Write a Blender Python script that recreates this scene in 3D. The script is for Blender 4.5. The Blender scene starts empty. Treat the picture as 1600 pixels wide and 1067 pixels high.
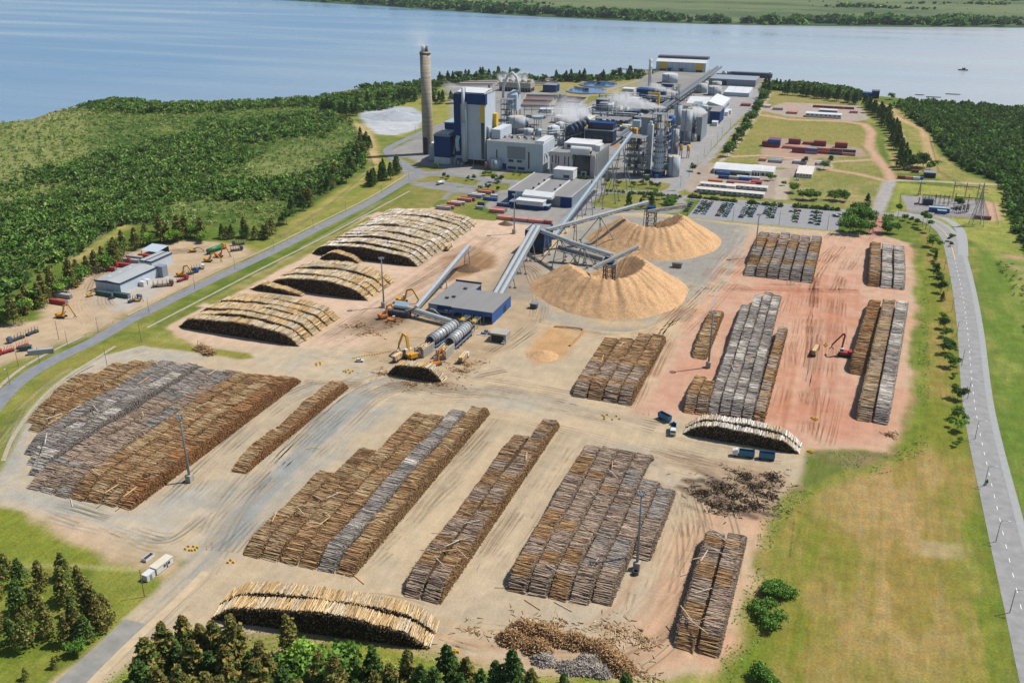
import bpy, bmesh, math, random
import numpy as np
from mathutils import Vector, Matrix
random.seed(7); RNG = np.random.default_rng(7)
S = bpy.context.scene; COL = S.collection
R = math.radians
# ---------------------------------------------------------------- camera
FPX, CAMH = 1449.0, 200.0
PITCH, YAW = math.atan(633/FPX), math.atan(590/math.hypot(FPX, 633))
cam = bpy.data.cameras.new('camera'); cam_o = bpy.data.objects.new('camera', cam); COL.objects.link(cam_o)
cam.sensor_fit = 'HORIZONTAL'; cam.sensor_width = 36; cam.lens = 36*FPX/1600
cam.clip_start = 1; cam.clip_end = 40000
cam_o.location = (0, 0, CAMH); cam_o.rotation_euler = (math.pi/2-PITCH, 0, YAW); S.camera = cam_o
# ---------------------------------------------------------------- light
EL, AZ = R(56.5), R(37)
w = bpy.data.worlds.new('World'); S.world = w; w.use_nodes = True
nt = w.node_tree; bg = nt.nodes['Background']; sky = nt.nodes.new('ShaderNodeTexSky')
sky.sky_type = 'NISHITA'; sky.sun_disc = False; sky.sun_elevation = EL; sky.sun_rotation = math.pi/2-AZ
sky.air_density = 1.0; sky.dust_density = 0.6; sky.ozone_density = 1.4
nt.links.new(sky.outputs[0], bg.inputs[0]); bg.inputs[1].default_value = 0.095
sl = bpy.data.lights.new('sun', 'SUN'); sl.energy = 4.7; sl.angle = R(0.53); sl.color = (1, .955, .88)
so = bpy.data.objects.new('sun', sl); COL.objects.link(so)
sdir = Vector((math.cos(EL)*math.cos(AZ), math.cos(EL)*math.sin(AZ), math.sin(EL)))
so.rotation_euler = sdir.to_track_quat('Z', 'Y').to_euler(); so.location = (300, 300, 500)
S.view_settings.view_transform = 'Standard'; S.view_settings.look = 'None'; S.view_settings.exposure = 0.25
S.cycles.max_bounces = 5; S.cycles.diffuse_bounces = 2; S.cycles.glossy_bounces = 2; S.cycles.transparent_max_bounces = 10
S.cycles.volume_bounces = 1; S.cycles.use_denoising = True; S.cycles.use_adaptive_sampling = True
# ---------------------------------------------------------------- plan helpers: survey the ground from the photo's frame
_ct, _st, _cy, _sy = math.cos(PITCH), math.sin(PITCH), math.cos(YAW), math.sin(YAW)
FW = np.array([-_sy*_ct, _cy*_ct, -_st]); RT = np.array([_cy, _sy, 0.]); UP = np.cross(RT, FW)
CC = np.array([0, 0, CAMH])
def g(x, y, z=0.0):
    d = FW*FPX + RT*(x-800) - UP*(y-533.5); t = (z-CAMH)/d[2]; q = CC + d*t; return (float(q[0]), float(q[1]))
def gl(pts, z=0.0): return [g(x, y, z) for x, y in pts]
def prj(p):
    v = np.array(p, float)-CC; k = v@FW; return 800+FPX*(v@RT)/k, 533.5-FPX*(v@UP)/k
def hgt(X, Y, yt):
    lo, hi = 0., 190.
    for _ in range(36):
        m = (lo+hi)/2
        if prj((X, Y, m))[1] > yt: lo = m
        else: hi = m
    return lo
def xat(xp, Y, z=0.0):
    lo, hi = -2500., 1500.
    for _ in range(44):
        m = (lo+hi)/2
        if prj((m, Y, z))[0] < xp: lo = m
        else: hi = m
    return lo
def blk(xl, yb, xr, yt, dep):                      # front-left foot, right edge, top of the front face -> world box
    X, Y = g(xl, yb); return X, Y, xat(xr, Y), Y+dep, hgt(X, Y, yt)
def lin(c):
    return tuple(((v/255)/12.92 if v <= 10.31 else ((v/255+.055)/1.055)**2.4) for v in c)
def alb(c, k=.70): return tuple(min(.85, v*k) for v in lin(c))
# ---------------------------------------------------------------- objects
def link(o, parent=None):
    COL.objects.link(o)
    if parent is not None: o.parent = parent
    return o
def tag(o, label=None, cat=None, group=None, kind=None):
    for k, v in (('label', label), ('category', cat), ('group', group), ('kind', kind)):
        if v: o[k] = v
    return o
def thing(name, label, cat, loc=(0, 0, 0), rz=0., group=None):
    o = bpy.data.objects.new(name, None); o.empty_display_size = .5
    o.location = loc; o.rotation_euler = (0, 0, rz); link(o); return tag(o, label, cat, group)
def dup(root, loc=None, rz=None, label=None, group=None, scale=None):
    r = root.copy(); link(r)
    if loc is not None: r.location = loc
    if rz is not None: r.rotation_euler = (0, 0, rz)
    if scale is not None: r.scale = scale if hasattr(scale, '__len__') else (scale,)*3
    if label: r['label'] = label
    if group: r['group'] = group
    for ch in list(root.children):
        c = ch.copy(); link(c, r)
        for gg in list(ch.children): link(gg.copy(), c)
    return r
class MB:
    def __init__(s): s.v = []; s.f = []; s.m = []
    def add(s, vs, fs, mi=0):
        n = len(s.v); s.v += [tuple(map(float, q)) for q in vs]; s.f += [tuple(i+n for i in f) for f in fs]; s.m += [mi]*len(fs)
        return s
    def box(s, x0, y0, z0, x1, y1, z1, mi=0, top=None):
        s.add([(x0,y0,z0),(x1,y0,z0),(x1,y1,z0),(x0,y1,z0),(x0,y0,z1),(x1,y0,z1),(x1,y1,z1),(x0,y1,z1)],
              [(0,3,2,1),(0,1,5,4),(1,2,6,5),(2,3,7,6),(3,0,4,7)], mi)
        n = len(s.v)-8; s.f.append((n+4,n+5,n+6,n+7)); s.m.append(mi if top is None else top); return s
    def bar(s, a, b, w, h=None, mi=0):              # box section bar from a to b
        a, b = Vector(a), Vector(b); d = b-a
        if d.length < 1e-6: return s
        h = h or w; d.normalize(); up = Vector((0,0,1)) if abs(d.z) < .95 else Vector((0,1,0))
        r = d.cross(up).normalized()*(w/2); u = r.cross(d).normalized()*(h/2)
        vs = [p+sx*r+sz*u for p in (a, b) for sx, sz in ((-1,-1),(1,-1),(1,1),(-1,1))]
        return s.add(vs, [(0,1,2,3),(7,6,5,4),(0,4,5,1),(1,5,6,2),(2,6,7,3),(3,7,4,0)], mi)
    def cyl(s, a, b, r0, r1=None, n=16, mi=0, cap=None):
        a, b = Vector(a), Vector(b); r1 = r0 if r1 is None else r1; d = (b-a).normalized()
        x = d.orthogonal().normalized(); y = d.cross(x)
        vs = []
        for p, r in ((a, r0), (b, r1)):
            for i in range(n):
                t = 2*math.pi*i/n; vs.append(p+x*(r*math.cos(t))+y*(r*math.sin(t)))
        s.add(vs, [(i, (i+1)%n, n+(i+1)%n, n+i) for i in range(n)], mi)
        m = len(s.v)-2*n
        if r0 > .01: s.f.append(tuple(m+i for i in range(n-1,-1,-1))); s.m.append(mi)
        if r1 > .01: s.f.append(tuple(m+n+i for i in range(n))); s.m.append(mi if cap is None else cap)
        return s
    def tube(s, pts, r, n=8, mi=0):
        pts = [Vector(p) for p in pts]; rings = []; x = None
        for i, p in enumerate(pts):
            d = (pts[min(i+1, len(pts)-1)]-pts[max(i-1, 0)]).normalized()
            x = d.orthogonal().normalized() if x is None else (x-d*x.dot(d)).normalized()
            y = d.cross(x); rings.append([p+x*(r*math.cos(2*math.pi*k/n))+y*(r*math.sin(2*math.pi*k/n)) for k in range(n)])
        vs = [v for rg in rings for v in rg]; fs = []
        for i in range(len(pts)-1):
            fs += [(i*n+k, i*n+(k+1)%n, (i+1)*n+(k+1)%n, (i+1)*n+k) for k in range(n)]
        fs += [tuple(range(n-1,-1,-1)), tuple((len(pts)-1)*n+k for k in range(n))]
        return s.add(vs, fs, mi)
    def lathe(s, cx, cy, prof, n=24, mi=0):         # prof: (r, z) list
        vs = [(cx+r*math.cos(2*math.pi*k/n), cy+r*math.sin(2*math.pi*k/n), z) for r, z in prof for k in range(n)]
        fs = [(i*n+k, i*n+(k+1)%n, (i+1)*n+(k+1)%n, (i+1)*n+k) for i in range(len(prof)-1) for k in range(n)]
        return s.add(vs, fs, mi)
    def prism(s, poly, z0, z1, mi=0, top=None):
        a = sum(poly[i][0]*poly[(i+1)%len(poly)][1]-poly[(i+1)%len(poly)][0]*poly[i][1] for i in range(len(poly)))
        if a < 0: poly = poly[::-1]
        n = len(poly); s.add([(x,y,z0) for x,y in poly]+[(x,y,z1) for x,y in poly],
              [(i,(i+1)%n,n+(i+1)%n,n+i) for i in range(n)]+[tuple(range(n-1,-1,-1))], mi)
        m = len(s.v)-2*n; s.f.append(tuple(range(m+n, m+2*n))); s.m.append(mi if top is None else top); return s
    def build(s, name, mats, parent=None, smooth=False, loc=None):
        me = bpy.data.meshes.new(name); me.from_pydata(s.v, [], s.f)
        for m in (mats if isinstance(mats, (list, tuple)) else [mats]): me.materials.append(m)
        me.polygons.foreach_set('material_index', s.m)
        if smooth:
            me.polygons.foreach_set('use_smooth', [len(f) == 4 for f in s.f])
        me.update(); o = bpy.data.objects.new(name, me)
        if loc: o.location = loc
        return link(o, parent)
def np_mesh(name, V, groups, mats, cols=None, parent=None, smooth=False, cname='Col', extra=None):
    """V (n,3); groups: list of int arrays (k, m)."""
    me = bpy.data.meshes.new(name); V = np.ascontiguousarray(V, dtype=np.float32)
    me.vertices.add(len(V)); me.vertices.foreach_set('co', V.ravel())
    idx = np.concatenate([gq.ravel() for gq in groups]).astype(np.int32)
    cnt = np.concatenate([np.full(len(gq), gq.shape[1]) for gq in groups]).astype(np.int32)
    st = np.concatenate([[0], np.cumsum(cnt)[:-1]]).astype(np.int32)
    me.loops.add(len(idx)); me.loops.foreach_set('vertex_index', idx)
    me.polygons.add(len(cnt)); me.polygons.foreach_set('loop_start', st); me.polygons.foreach_set('loop_total', cnt)
    if smooth: me.polygons.foreach_set('use_smooth', np.ones(len(cnt), bool))
    for m in (mats if isinstance(mats, (list, tuple)) else [mats]): me.materials.append(m)
    if cols is not None:
        at = me.attributes.new(cname, 'FLOAT_COLOR', 'POINT'); c4 = np.ones((len(V), 4), np.float32); c4[:, :cols.shape[1]] = cols
        at.data.foreach_set('color', c4.ravel())
    me.update(calc_edges=True); me.validate()
    return link(bpy.data.objects.new(name, me), parent)
# ---------------------------------------------------------------- materials
MATS = {}
def nodes_of(name):
    m = bpy.data.materials.new(name); m.use_nodes = True; return m, m.node_tree, m.node_tree.nodes['Principled BSDF']
def N(nt, typ, **kw):
    n = nt.nodes.new(typ)
    for k, v in kw.items():
        if k.startswith('i_'): n.inputs[int(k[2:]) if k[2:].isdigit() else k[2:].replace('_', ' ')].default_value = v
        else: setattr(n, k, v)
    return n
def M(key, col=(.5,.5,.5), rough=.7, metal=0., var=.12, scale=.6, stretch=(1,1,1), bump=0., rib=None, spec=None, streak=0.):
    """painted / concrete / metal surface with blotchy procedural wear. rib=(axis, pitch) adds cladding ribs as bump."""
    if key in MATS: return MATS[key]
    m, nt, b = nodes_of(key); L = nt.links
    tc = N(nt, 'ShaderNodeTexCoord'); mp = N(nt, 'ShaderNodeMapping'); mp.inputs['Scale'].default_value = stretch
    L.new(tc.outputs['Object'], mp.inputs[0])
    n1 = N(nt, 'ShaderNodeTexNoise'); n1.inputs['Scale'].default_value = scale; n1.inputs['Detail'].default_value = 6; n1.inputs['Roughness'].default_value = .65
    L.new(mp.outputs[0], n1.inputs['Vector'])
    mr = N(nt, 'ShaderNodeMapRange'); mr.inputs[1].default_value = .3; mr.inputs[2].default_value = .7; mr.inputs[3].default_value = 1-var; mr.inputs[4].default_value = 1+var*.7
    L.new(n1.outputs[0], mr.inputs[0]); fac = mr.outputs[0]
    if streak:                                     # rain streaks down the walls
        mp2 = N(nt, 'ShaderNodeMapping'); mp2.inputs['Scale'].default_value = (1.2, 1.2, .06); L.new(tc.outputs['Object'], mp2.inputs[0])
        n2 = N(nt, 'ShaderNodeTexNoise'); n2.inputs['Scale'].default_value = 1.; n2.inputs['Detail'].default_value = 4; L.new(mp2.outputs[0], n2.inputs['Vector'])
        m2 = N(nt, 'ShaderNodeMapRange'); m2.inputs[1].default_value = .35; m2.inputs[2].default_value = .65; m2.inputs[3].default_value = 1-streak; m2.inputs[4].default_value = 1+streak*.4
        L.new(n2.outputs[0], m2.inputs[0]); mm = N(nt, 'ShaderNodeMath', operation='MULTIPLY'); L.new(fac, mm.inputs[0]); L.new(m2.outputs[0], mm.inputs[1]); fac = mm.outputs[0]
    if rib:
        wv = N(nt, 'ShaderNodeTexWave', wave_type='BANDS', bands_direction=rib[0]); wv.inputs['Scale'].default_value = .3142/rib[1]*1.0
        L.new(tc.outputs['Object'], wv.inputs[0]); bp = N(nt, 'ShaderNodeBump'); bp.inputs['Strength'].default_value = .5; bp.inputs['Distance'].default_value = .12
        L.new(wv.outputs['Fac'], bp.inputs['Height']); L.new(bp.outputs[0], b.inputs['Normal'])
    elif bump:
        bp = N(nt, 'ShaderNodeBump'); bp.inputs['Strength'].default_value = bump; bp.inputs['Distance'].default_value = .3
        L.new(n1.outputs[0], bp.inputs['Height']); L.new(bp.outputs[0], b.inputs['Normal'])
    vm = N(nt, 'ShaderNodeVectorMath', operation='SCALE'); vm.inputs[0].default_value = col; L.new(fac, vm.inputs['Scale'])
    L.new(vm.outputs[0], b.inputs['Base Color']); b.inputs['Roughness'].default_value = rough; b.inputs['Metallic'].default_value = metal
    if spec is not None: b.inputs['Specular IOR Level'].default_value = spec
    MATS[key] = m; return m
def Mattr(key, rough=.9, var=.2, scale=2., stretch=(1,1,1), spec=.2, bump=0., trans=0.):
    """colour from the mesh's own attribute (each log, leaf clump or chip has its own colour) times fine noise"""
    if key in MATS: return MATS[key]
    m, nt, b = nodes_of(key); L = nt.links
    at = N(nt, 'ShaderNodeAttribute', attribute_name='Col'); tc = N(nt, 'ShaderNodeTexCoord'); mp = N(nt, 'ShaderNodeMapping'); mp.inputs['Scale'].default_value = stretch
    L.new(tc.outputs['Object'], mp.inputs[0]); n1 = N(nt, 'ShaderNodeTexNoise'); n1.inputs['Scale'].default_value = scale; n1.inputs['Detail'].default_value = 4
    L.new(mp.outputs[0], n1.inputs['Vector']); mr = N(nt, 'ShaderNodeMapRange'); mr.inputs[1].default_value = .3; mr.inputs[2].default_value = .7
    mr.inputs[3].default_value = 1-var; mr.inputs[4].default_value = 1+var; L.new(n1.outputs[0], mr.inputs[0])
    vm = N(nt, 'ShaderNodeVectorMath', operation='SCALE'); L.new(at.outputs['Color'], vm.inputs[0]); L.new(mr.outputs[0], vm.inputs['Scale'])
    L.new(vm.outputs[0], b.inputs['Base Color']); b.inputs['Roughness'].default_value = rough; b.inputs['Specular IOR Level'].default_value = spec
    if bump:
        bp = N(nt, 'ShaderNodeBump'); bp.inputs['Strength'].default_value = bump; bp.inputs['Distance'].default_value = .5
        L.new(n1.outputs[0], bp.inputs['Height']); L.new(bp.outputs[0], b.inputs['Normal'])
    if trans:
        td = N(nt, 'ShaderNodeBsdfTranslucent'); L.new(vm.outputs[0], td.inputs[0]); mx = N(nt, 'ShaderNodeMixShader'); mx.inputs[0].default_value = trans
        L.new(b.outputs[0], mx.inputs[1]); L.new(td.outputs[0], mx.inputs[2]); L.new(mx.outputs[0], nt.nodes['Material Output'].inputs[0])
    MATS[key] = m; return m
ORD = ['first','second','third','fourth','fifth','sixth','seventh','eighth','ninth','tenth','eleventh','twelfth','thirteenth','fourteenth','fifteenth','sixteenth','seventeenth','eighteenth','nineteenth','twentieth']
# ---------------------------------------------------------------- value noise on arrays
def vnoise(X, Y, sc, seed=0, octs=3):
    out = np.zeros_like(X); amp = 1.; tot = 0.
    for o in range(octs):
        rg = np.random.default_rng(seed*31+o); T = rg.random((256, 256)); fx = X/sc; fy = Y/sc
        ix = np.floor(fx).astype(int); iy = np.floor(fy).astype(int); tx = fx-ix; ty = fy-iy; tx = tx*tx*(3-2*tx); ty = ty*ty*(3-2*ty)
        a = T[ix & 255, iy & 255]; b = T[(ix+1) & 255, iy & 255]; c = T[ix & 255, (iy+1) & 255]; d = T[(ix+1) & 255, (iy+1) & 255]
        out += amp*((a*(1-tx)+b*tx)*(1-ty)+(c*(1-tx)+d*tx)*ty); tot += amp; amp *= .5; sc = sc*.47
    return out/tot
def sdist(X, Y, poly):                             # signed distance, inside positive
    d = np.full(X.shape, 1e9); ins = np.zeros(X.shape, bool); n = len(poly)
    for i in range(n):
        x0, y0 = poly[i]; x1, y1 = poly[(i+1)%n]; ex, ey = x1-x0, y1-y0; l2 = ex*ex+ey*ey+1e-9
        t = np.clip(((X-x0)*ex+(Y-y0)*ey)/l2, 0, 1); d = np.minimum(d, np.hypot(X-x0-t*ex, Y-y0-t*ey))
        c = ((y0 > Y) != (y1 > Y)); ins ^= c & (X < ex*(Y-y0)/(ey if abs(ey) > 1e-9 else 1e-9)+x0)
    return np.where(ins, d, -d)
def ldist(X, Y, pl):
    d = np.full(X.shape, 1e9)
    for i in range(len(pl)-1):
        x0, y0 = pl[i]; x1, y1 = pl[i+1]; ex, ey = x1-x0, y1-y0; l2 = ex*ex+ey*ey+1e-9
        t = np.clip(((X-x0)*ex+(Y-y0)*ey)/l2, 0, 1); d = np.minimum(d, np.hypot(X-x0-t*ex, Y-y0-t*ey))
    return d
def smooth(pl, k=5):
    out = []
    for i in range(len(pl)-1):
        p0 = pl[max(i-1,0)]; p1 = pl[i]; p2 = pl[i+1]; p3 = pl[min(i+2,len(pl)-1)]
        for j in range(k):
            t = j/k; out.append(tuple(.5*(2*p1[a]+(p2[a]-p0[a])*t+(2*p0[a]-5*p1[a]+4*p2[a]-p3[a])*t*t+(3*p1[a]-p0[a]-3*p2[a]+p3[a])*t**3) for a in (0,1)))
    out.append(pl[-1]); return out
# ================================================================ GROUND
xs = np.concatenate([np.linspace(-9000,-1500,26)[:-1], np.arange(-1500,-360,6.), np.arange(-360,60,1.25), np.arange(60,700,5.), np.linspace(700,5000,18)])
ys = np.concatenate([np.linspace(-600,130,20)[:-1], np.arange(130,700,1.25), np.arange(700,1000,2.5), np.arange(1000,1640,4.)])
GX, GY = np.meshgrid(xs, ys); shp = GX.shape
wob = (vnoise(GX, GY, 14., 1)-.5)*2; wob2 = (vnoise(GX, GY, 60., 2)-.5)*2; n40 = vnoise(GX, GY, 45., 3); n12 = vnoise(GX, GY, 11., 4); n150 = vnoise(GX, GY, 170., 5)
tl = np.clip((vnoise(GX, GY*.22, 9., 6)-.32)*2.6, 0, 1)          # mowing streaks along the site grid
Cc = np.empty(shp+(3,)); Gr = np.ones(shp)
gA, gB, gC = (np.array(alb(c)) for c in ((112,128,52), (156,154,86), (90,116,42)))
m_ = np.clip((n40*.55+n150*.45-.36)*3.4, 0, 1)[..., None]; Cc[:] = gC*(1-m_)+gA*m_
m_ = np.clip((n150*.6+n12*.4-.5)*4, 0, 1)[..., None]; Cc[:] = Cc*(1-m_)+gB*m_
def zone(px, c, soft=3., wb=2., c2=None, grass=0., ns=None, k=1., world=False, lo=.35, hi=.65):
    poly = px if world else gl(px)
    ax = np.array(poly); x0, y0 = ax.min(0)-soft-8-wb; x1, y1 = ax.max(0)+soft+8+wb
    i0, i1 = np.searchsorted(ys, [y0, y1]); j0, j1 = np.searchsorted(xs, [x0, x1])
    if i1 <= i0 or j1 <= j0: return
    sl_ = (slice(i0, i1), slice(j0, j1)); d = sdist(GX[sl_], GY[sl_], poly)+wob[sl_]*wb+wob2[sl_]*wb*.5
    a = np.clip(d/soft+.5, 0, 1)*k; a = a*a*(3-2*a) if k == 1 else a
    dull = lambda q: np.array(alb(q)) if grass < .5 else np.array(alb(q))*np.array([.9,.88,.9])*.97+.02*np.mean(alb(q))
    col = np.broadcast_to(dull(c), d.shape+(3,))
    if c2 is not None:
        nn = n40[sl_]*.5+n12[sl_]*.5 if ns is None else ns[sl_]
        t = np.clip((nn-lo)/(hi-lo), 0, 1)[..., None]; col = col*(1-t)+dull(c2)*t
    Cc[sl_] = Cc[sl_]*(1-a[..., None])+col*a[..., None]; Gr[sl_] = Gr[sl_]*(1-a)+grass*a
def stroke(px, wd, c, k=.6, soft=None, grass=0., world=False):
    pl = px if world else gl(px); ax = np.array(pl); soft = soft or wd*.6
    x0, y0 = ax.min(0)-wd-soft-4; x1, y1 = ax.max(0)+wd+soft+4
    i0, i1 = np.searchsorted(ys, [y0, y1]); j0, j1 = np.searchsorted(xs, [x0, x1])
    if i1 <= i0 or j1 <= j0: return
    sl_ = (slice(i0, i1), slice(j0, j1)); d = wd/2-ldist(GX[sl_], GY[sl_], pl)+wob[sl_]*wd*.12
    a = np.clip(d/soft+.5, 0, 1)*k; Cc[sl_] = Cc[sl_]*(1-a[..., None])+np.array(alb(c))*a[..., None]; Gr[sl_] = Gr[sl_]*(1-a)+grass*a
# --- scrub and woods floor
zone([(-60,196),(0,193),(100,172),(230,165),(480,153),(560,140),(650,133),(690,150),(600,178),(520,172),(470,171),(560,190),(578,215),(575,245),(590,258),(560,275),(520,300),(480,330),(430,362),(380,350),(340,352),(200,350),(185,352),(150,380),(120,405),(90,415),(0,480),(-300,520),(-900,300)], (70,106,40), 8, 4, (118,138,64), 1., lo=.38, hi=.62)
zone([(0,200),(95,175),(150,170),(140,250),(60,330),(0,330),(-80,300)], (128,146,76), 20, 10, (150,158,98), 1.)
zone([(250,330),(330,300),(420,240),(520,215),(560,245),(520,290),(430,310),(330,330)], (104,130,60), 24, 10, (138,150,88), 1.)
zone([(1395,168),(1440,160),(1600,172),(1760,185),(2100,330),(1900,560),(1640,420),(1590,390),(1575,330),(1560,288),(1510,268),(1480,245),(1462,218),(1440,200)], (58,92,36), 6, 3, (78,108,44), 1.)
zone([(560,150),(640,138),(700,124),(780,117),(960,121),(1010,117),(1000,126),(880,126),(820,122),(700,130),(660,150),(600,160)], (62,92,38), 8, 4, None, 1.)
# --- meadows of the plant's east side, dry grass
zone([(1195,138),(1345,152),(1372,230),(1392,280),(1375,335),(1230,322),(1080,305),(1068,290),(1140,205),(1168,180)], (138,144,74), 5, 3, (162,156,94), 1.)
zone([(1160,182),(1190,182),(1345,190),(1362,240),(1330,242),(1190,232),(1130,248)], (136,146,72), 4, 2, (158,152,86), 1.)
zone([(1212,278),(1365,290),(1378,305),(1372,332),(1330,322),(1215,316)], (134,144,74), 4, 3, (170,160,106), 1.)
zone([(1382,230),(1400,165),(1440,200),(1478,250),(1510,270),(1560,290),(1570,320),(1440,270),(1400,270)], (138,150,70), 5, 3, (178,164,104), 1.)
zone([(1396,285),(1570,300),(1590,345),(1600,420),(1500,370),(1440,345),(1390,330)], (142,158,70), 5, 3, (170,172,88), 1.)
zone([(1530,380),(1640,420),(1700,1090),(1640,1090),(1585,830),(1550,560)], (112,140,52), 6, 3, (150,160,80), 1., ns=tl)
# --- south-east field
zone([(1150,1090),(1132,1030),(1178,880),(1190,800),(1245,762),(1268,708),(1395,714),(1440,640),(1440,360),(1475,375),(1505,520),(1540,800),(1590,1095)], (130,140,50), 6, 4, (164,148,82), 1., ns=tl*.5+n40*.5, lo=.4, hi=.75)
zone([(1290,720),(1440,700),(1480,790),(1500,1000),(1450,1090),(1340,1090),(1360,900),(1300,790)], (160,144,76), 34, 12, (182,158,104), 1., ns=tl*.6+n40*.4)
zone([(1440,845),(1508,852),(1512,876),(1442,866)], (178,160,118), 3, 1, None, .3, k=.9)
zone([(1425,390),(1442,390),(1452,500),(1445,650),(1430,700),(1395,720),(1300,760),(1250,775),(1205,830),(1190,850),(1185,820),(1240,765),(1300,742),(1392,710),(1415,680),(1428,560)], (108,136,42), 6, 2, (134,150,56), 1., k=.85)
zone([(1185,900),(1215,820),(1230,900),(1190,1060),(1130,1090),(1140,1030)], (112,138,44), 9, 4, (150,150,66), 1., k=.8)
zone([(1490,820),(1530,800),(1560,1000),(1575,1090),(1545,1090)], (118,140,50), 8, 4, (168,160,86), 1., k=.85, ns=tl)
zone([(1265,700),(1400,705),(1395,716),(1290,748),(1248,765),(1240,740)], (150,134,96), 5, 3, (110,128,54), .8)
# --- south lawns
zone([(120,1100),(235,1012),(300,985),(460,985),(690,1018),(790,1050),(900,1052),(1060,1062),(1120,1040),(1150,1100)], (132,148,52), 5, 3, (158,160,70), 1.)
zone([(-260,760),(-60,740),(0,788),(90,815),(180,850),(262,872),(285,890),(240,945),(60,1095),(-400,1095)], (112,134,44), 5, 3, (150,156,70), 1.)
zone([(0,790),(80,812),(170,850),(185,872),(120,880),(0,880),(-60,850)], (140,150,56), 12, 5, (128,146,54), 1.)
# --- industrial yard
YARD = [(-40,780),(-5,715),(35,655),(75,600),(130,560),(178,538),(222,533),(300,540),(255,500),(330,470),(410,425),(500,380),(590,330),(640,316),(690,326),(745,335),(820,352),(900,335),(1000,330),(1080,340),(1180,352),(1312,362),(1375,368),(1422,380),(1428,470),(1420,600),(1398,675),(1385,705),(1260,700),(1245,755),(1190,800),(1178,870),(1138,1005),(1110,1045),(1040,1062),(880,1055),(790,1048),(690,1012),(600,990),(480,985),(350,990),(300,985),(235,1010),(150,1080),(60,1085),(240,930),(290,878),(240,862),(170,838),(80,808)]
zone(YARD, (206,183,150), 4, 2, (192,174,146))
zone([(255,500),(330,470),(410,425),(500,380),(590,330),(640,316),(690,326),(745,335),(820,352),(860,362),(850,420),(780,450),(660,500),(560,545),(480,545),(300,540)], (218,188,162), 6, 4, (208,180,152))
zone([(985,650),(1040,590),(1080,480),(1130,440),(1175,362),(1312,368),(1375,370),(1422,382),(1426,470),(1418,600),(1385,704),(1262,698),(1200,690),(1070,655)], (204,155,128), 12, 5, (208,172,146))
zone([(1230,420),(1350,440),(1335,560),(1320,690),(1210,650),(1225,560)], (199,140,112), 24, 8, (206,164,138), k=.8)
zone([(1040,830),(1120,800),(1190,800),(1178,870),(1138,1005),(1110,1045),(1010,1055),(990,990),(1045,900)], (210,166,134), 12, 5, (206,178,146))
zone([(830,478),(822,430),(870,385),(895,352),(930,335),(1080,342),(1172,354),(1160,400),(1100,455),(1075,490),(1010,522),(930,520),(860,500)], (158,154,144), 8, 4, (186,172,148), lo=.45, hi=.75)
zone([(-20,770),(0,712),(38,655),(78,600),(135,560),(180,541),(230,540),(330,560),(150,572),(75,640),(45,690),(38,760),(200,800),(280,770),(360,745),(330,800),(240,860),(170,836),(80,806)], (176,172,162), 9, 4, (192,180,158))
zone([(330,800),(345,760),(400,740),(560,600),(640,600),(600,650),(430,800),(360,860),(290,900)], (164,164,156), 18, 6, (190,176,150), lo=.45, hi=.75)
zone([(480,545),(560,545),(640,600),(700,600),(900,625),(880,650),(640,630),(560,640),(480,590),(300,548),(330,545)], (184,175,156), 14, 5, (206,184,152))
zone([(560,870),(760,660),(800,660),(640,880),(610,920)], (205,184,152), 10, 4, (192,176,150))
zone([(870,690),(900,690),(760,930),(700,940)], (200,181,152), 12, 5, (206,184,154))
zone([(935,690),(1030,700),(1060,770),(1010,880),(985,895),(960,870),(1000,760)], (180,170,152), 8, 3, (196,176,150))
zone([(955,945),(1010,890),(1010,930),(980,975),(900,985),(860,965)], (190,178,156), 12, 4, None, k=.7)
zone([(640,470),(790,420),(835,450),(840,500),(800,540),(700,600),(590,600),(560,550),(600,500)], (203,176,142), 12, 5, (184,162,132))
zone([(800,395),(850,400),(840,470),(780,470),(760,455)], (150,142,132), 8, 3, (172,154,134), k=.9)
zone([(690,405),(740,385),(775,400),(765,420),(700,440)], (184,146,104), 8, 4, (150,116,84))
zone([(820,545),(860,510),(912,515),(880,560),(840,570)], (216,174,120), 6, 3, (196,150,98), k=.8)
zone([(855,438),(880,470),(940,498),(1010,500),(1050,485),(1078,463),(1085,470),(1055,497),(1010,513),(930,511),(860,490),(838,460)], (214,180,132), 6, 4, (176,164,144), k=.75)
zone([(560,495),(640,480),(650,505),(600,520),(540,520)], (120,100,80), 10, 5, (90,76,64), k=.75)
# disturbed wet bark ground near the pale pile
zone([(1085,775),(1130,740),(1200,735),(1235,760),(1190,800),(1130,800)], (150,126,104), 10, 6, (192,164,134), k=.8)
for _ in range(24):
    cx, cy = g(random.uniform(1080,1215), random.uniform(735,805)); r = random.uniform(1., 4.5); a = random.uniform(-.7,.3)
    stroke([(cx-r*2, cy-a*r*2), (cx+r*2, cy+a*r*2)], r*.8, random.choice([(66,54,48),(84,70,60),(150,130,110)]), .75, 1.6, world=True)
zone([(40,800),(110,808),(185,832),(262,862),(290,886),(262,902),(215,892),(170,872),(110,845),(60,815)], (206,178,148), 7, 4, (184,162,130))
stroke([(20,884),(120,884),(215,890)], 2.5, (176,172,116), .6, grass=.6)
# grass islands and strips inside / beside the yard
zone([(222,530),(300,540),(392,552),(398,560),(372,562),(320,552),(222,540),(160,555),(95,600),(45,655),(10,720),(-20,770),(-40,760),(-15,690),(20,635),(70,590),(130,550),(190,526)], (128,140,56), 3, 1, (150,150,72), 1.)
zone([(235,505),(300,478),(318,480),(260,510)], (120,134,60), 3, 1, None, 1.)
zone([(318,472),(420,420),(500,378),(575,340),(590,345),(500,388),(420,430),(335,478)], (134,142,66), 4, 2, (178,166,110), 1.)
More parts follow.
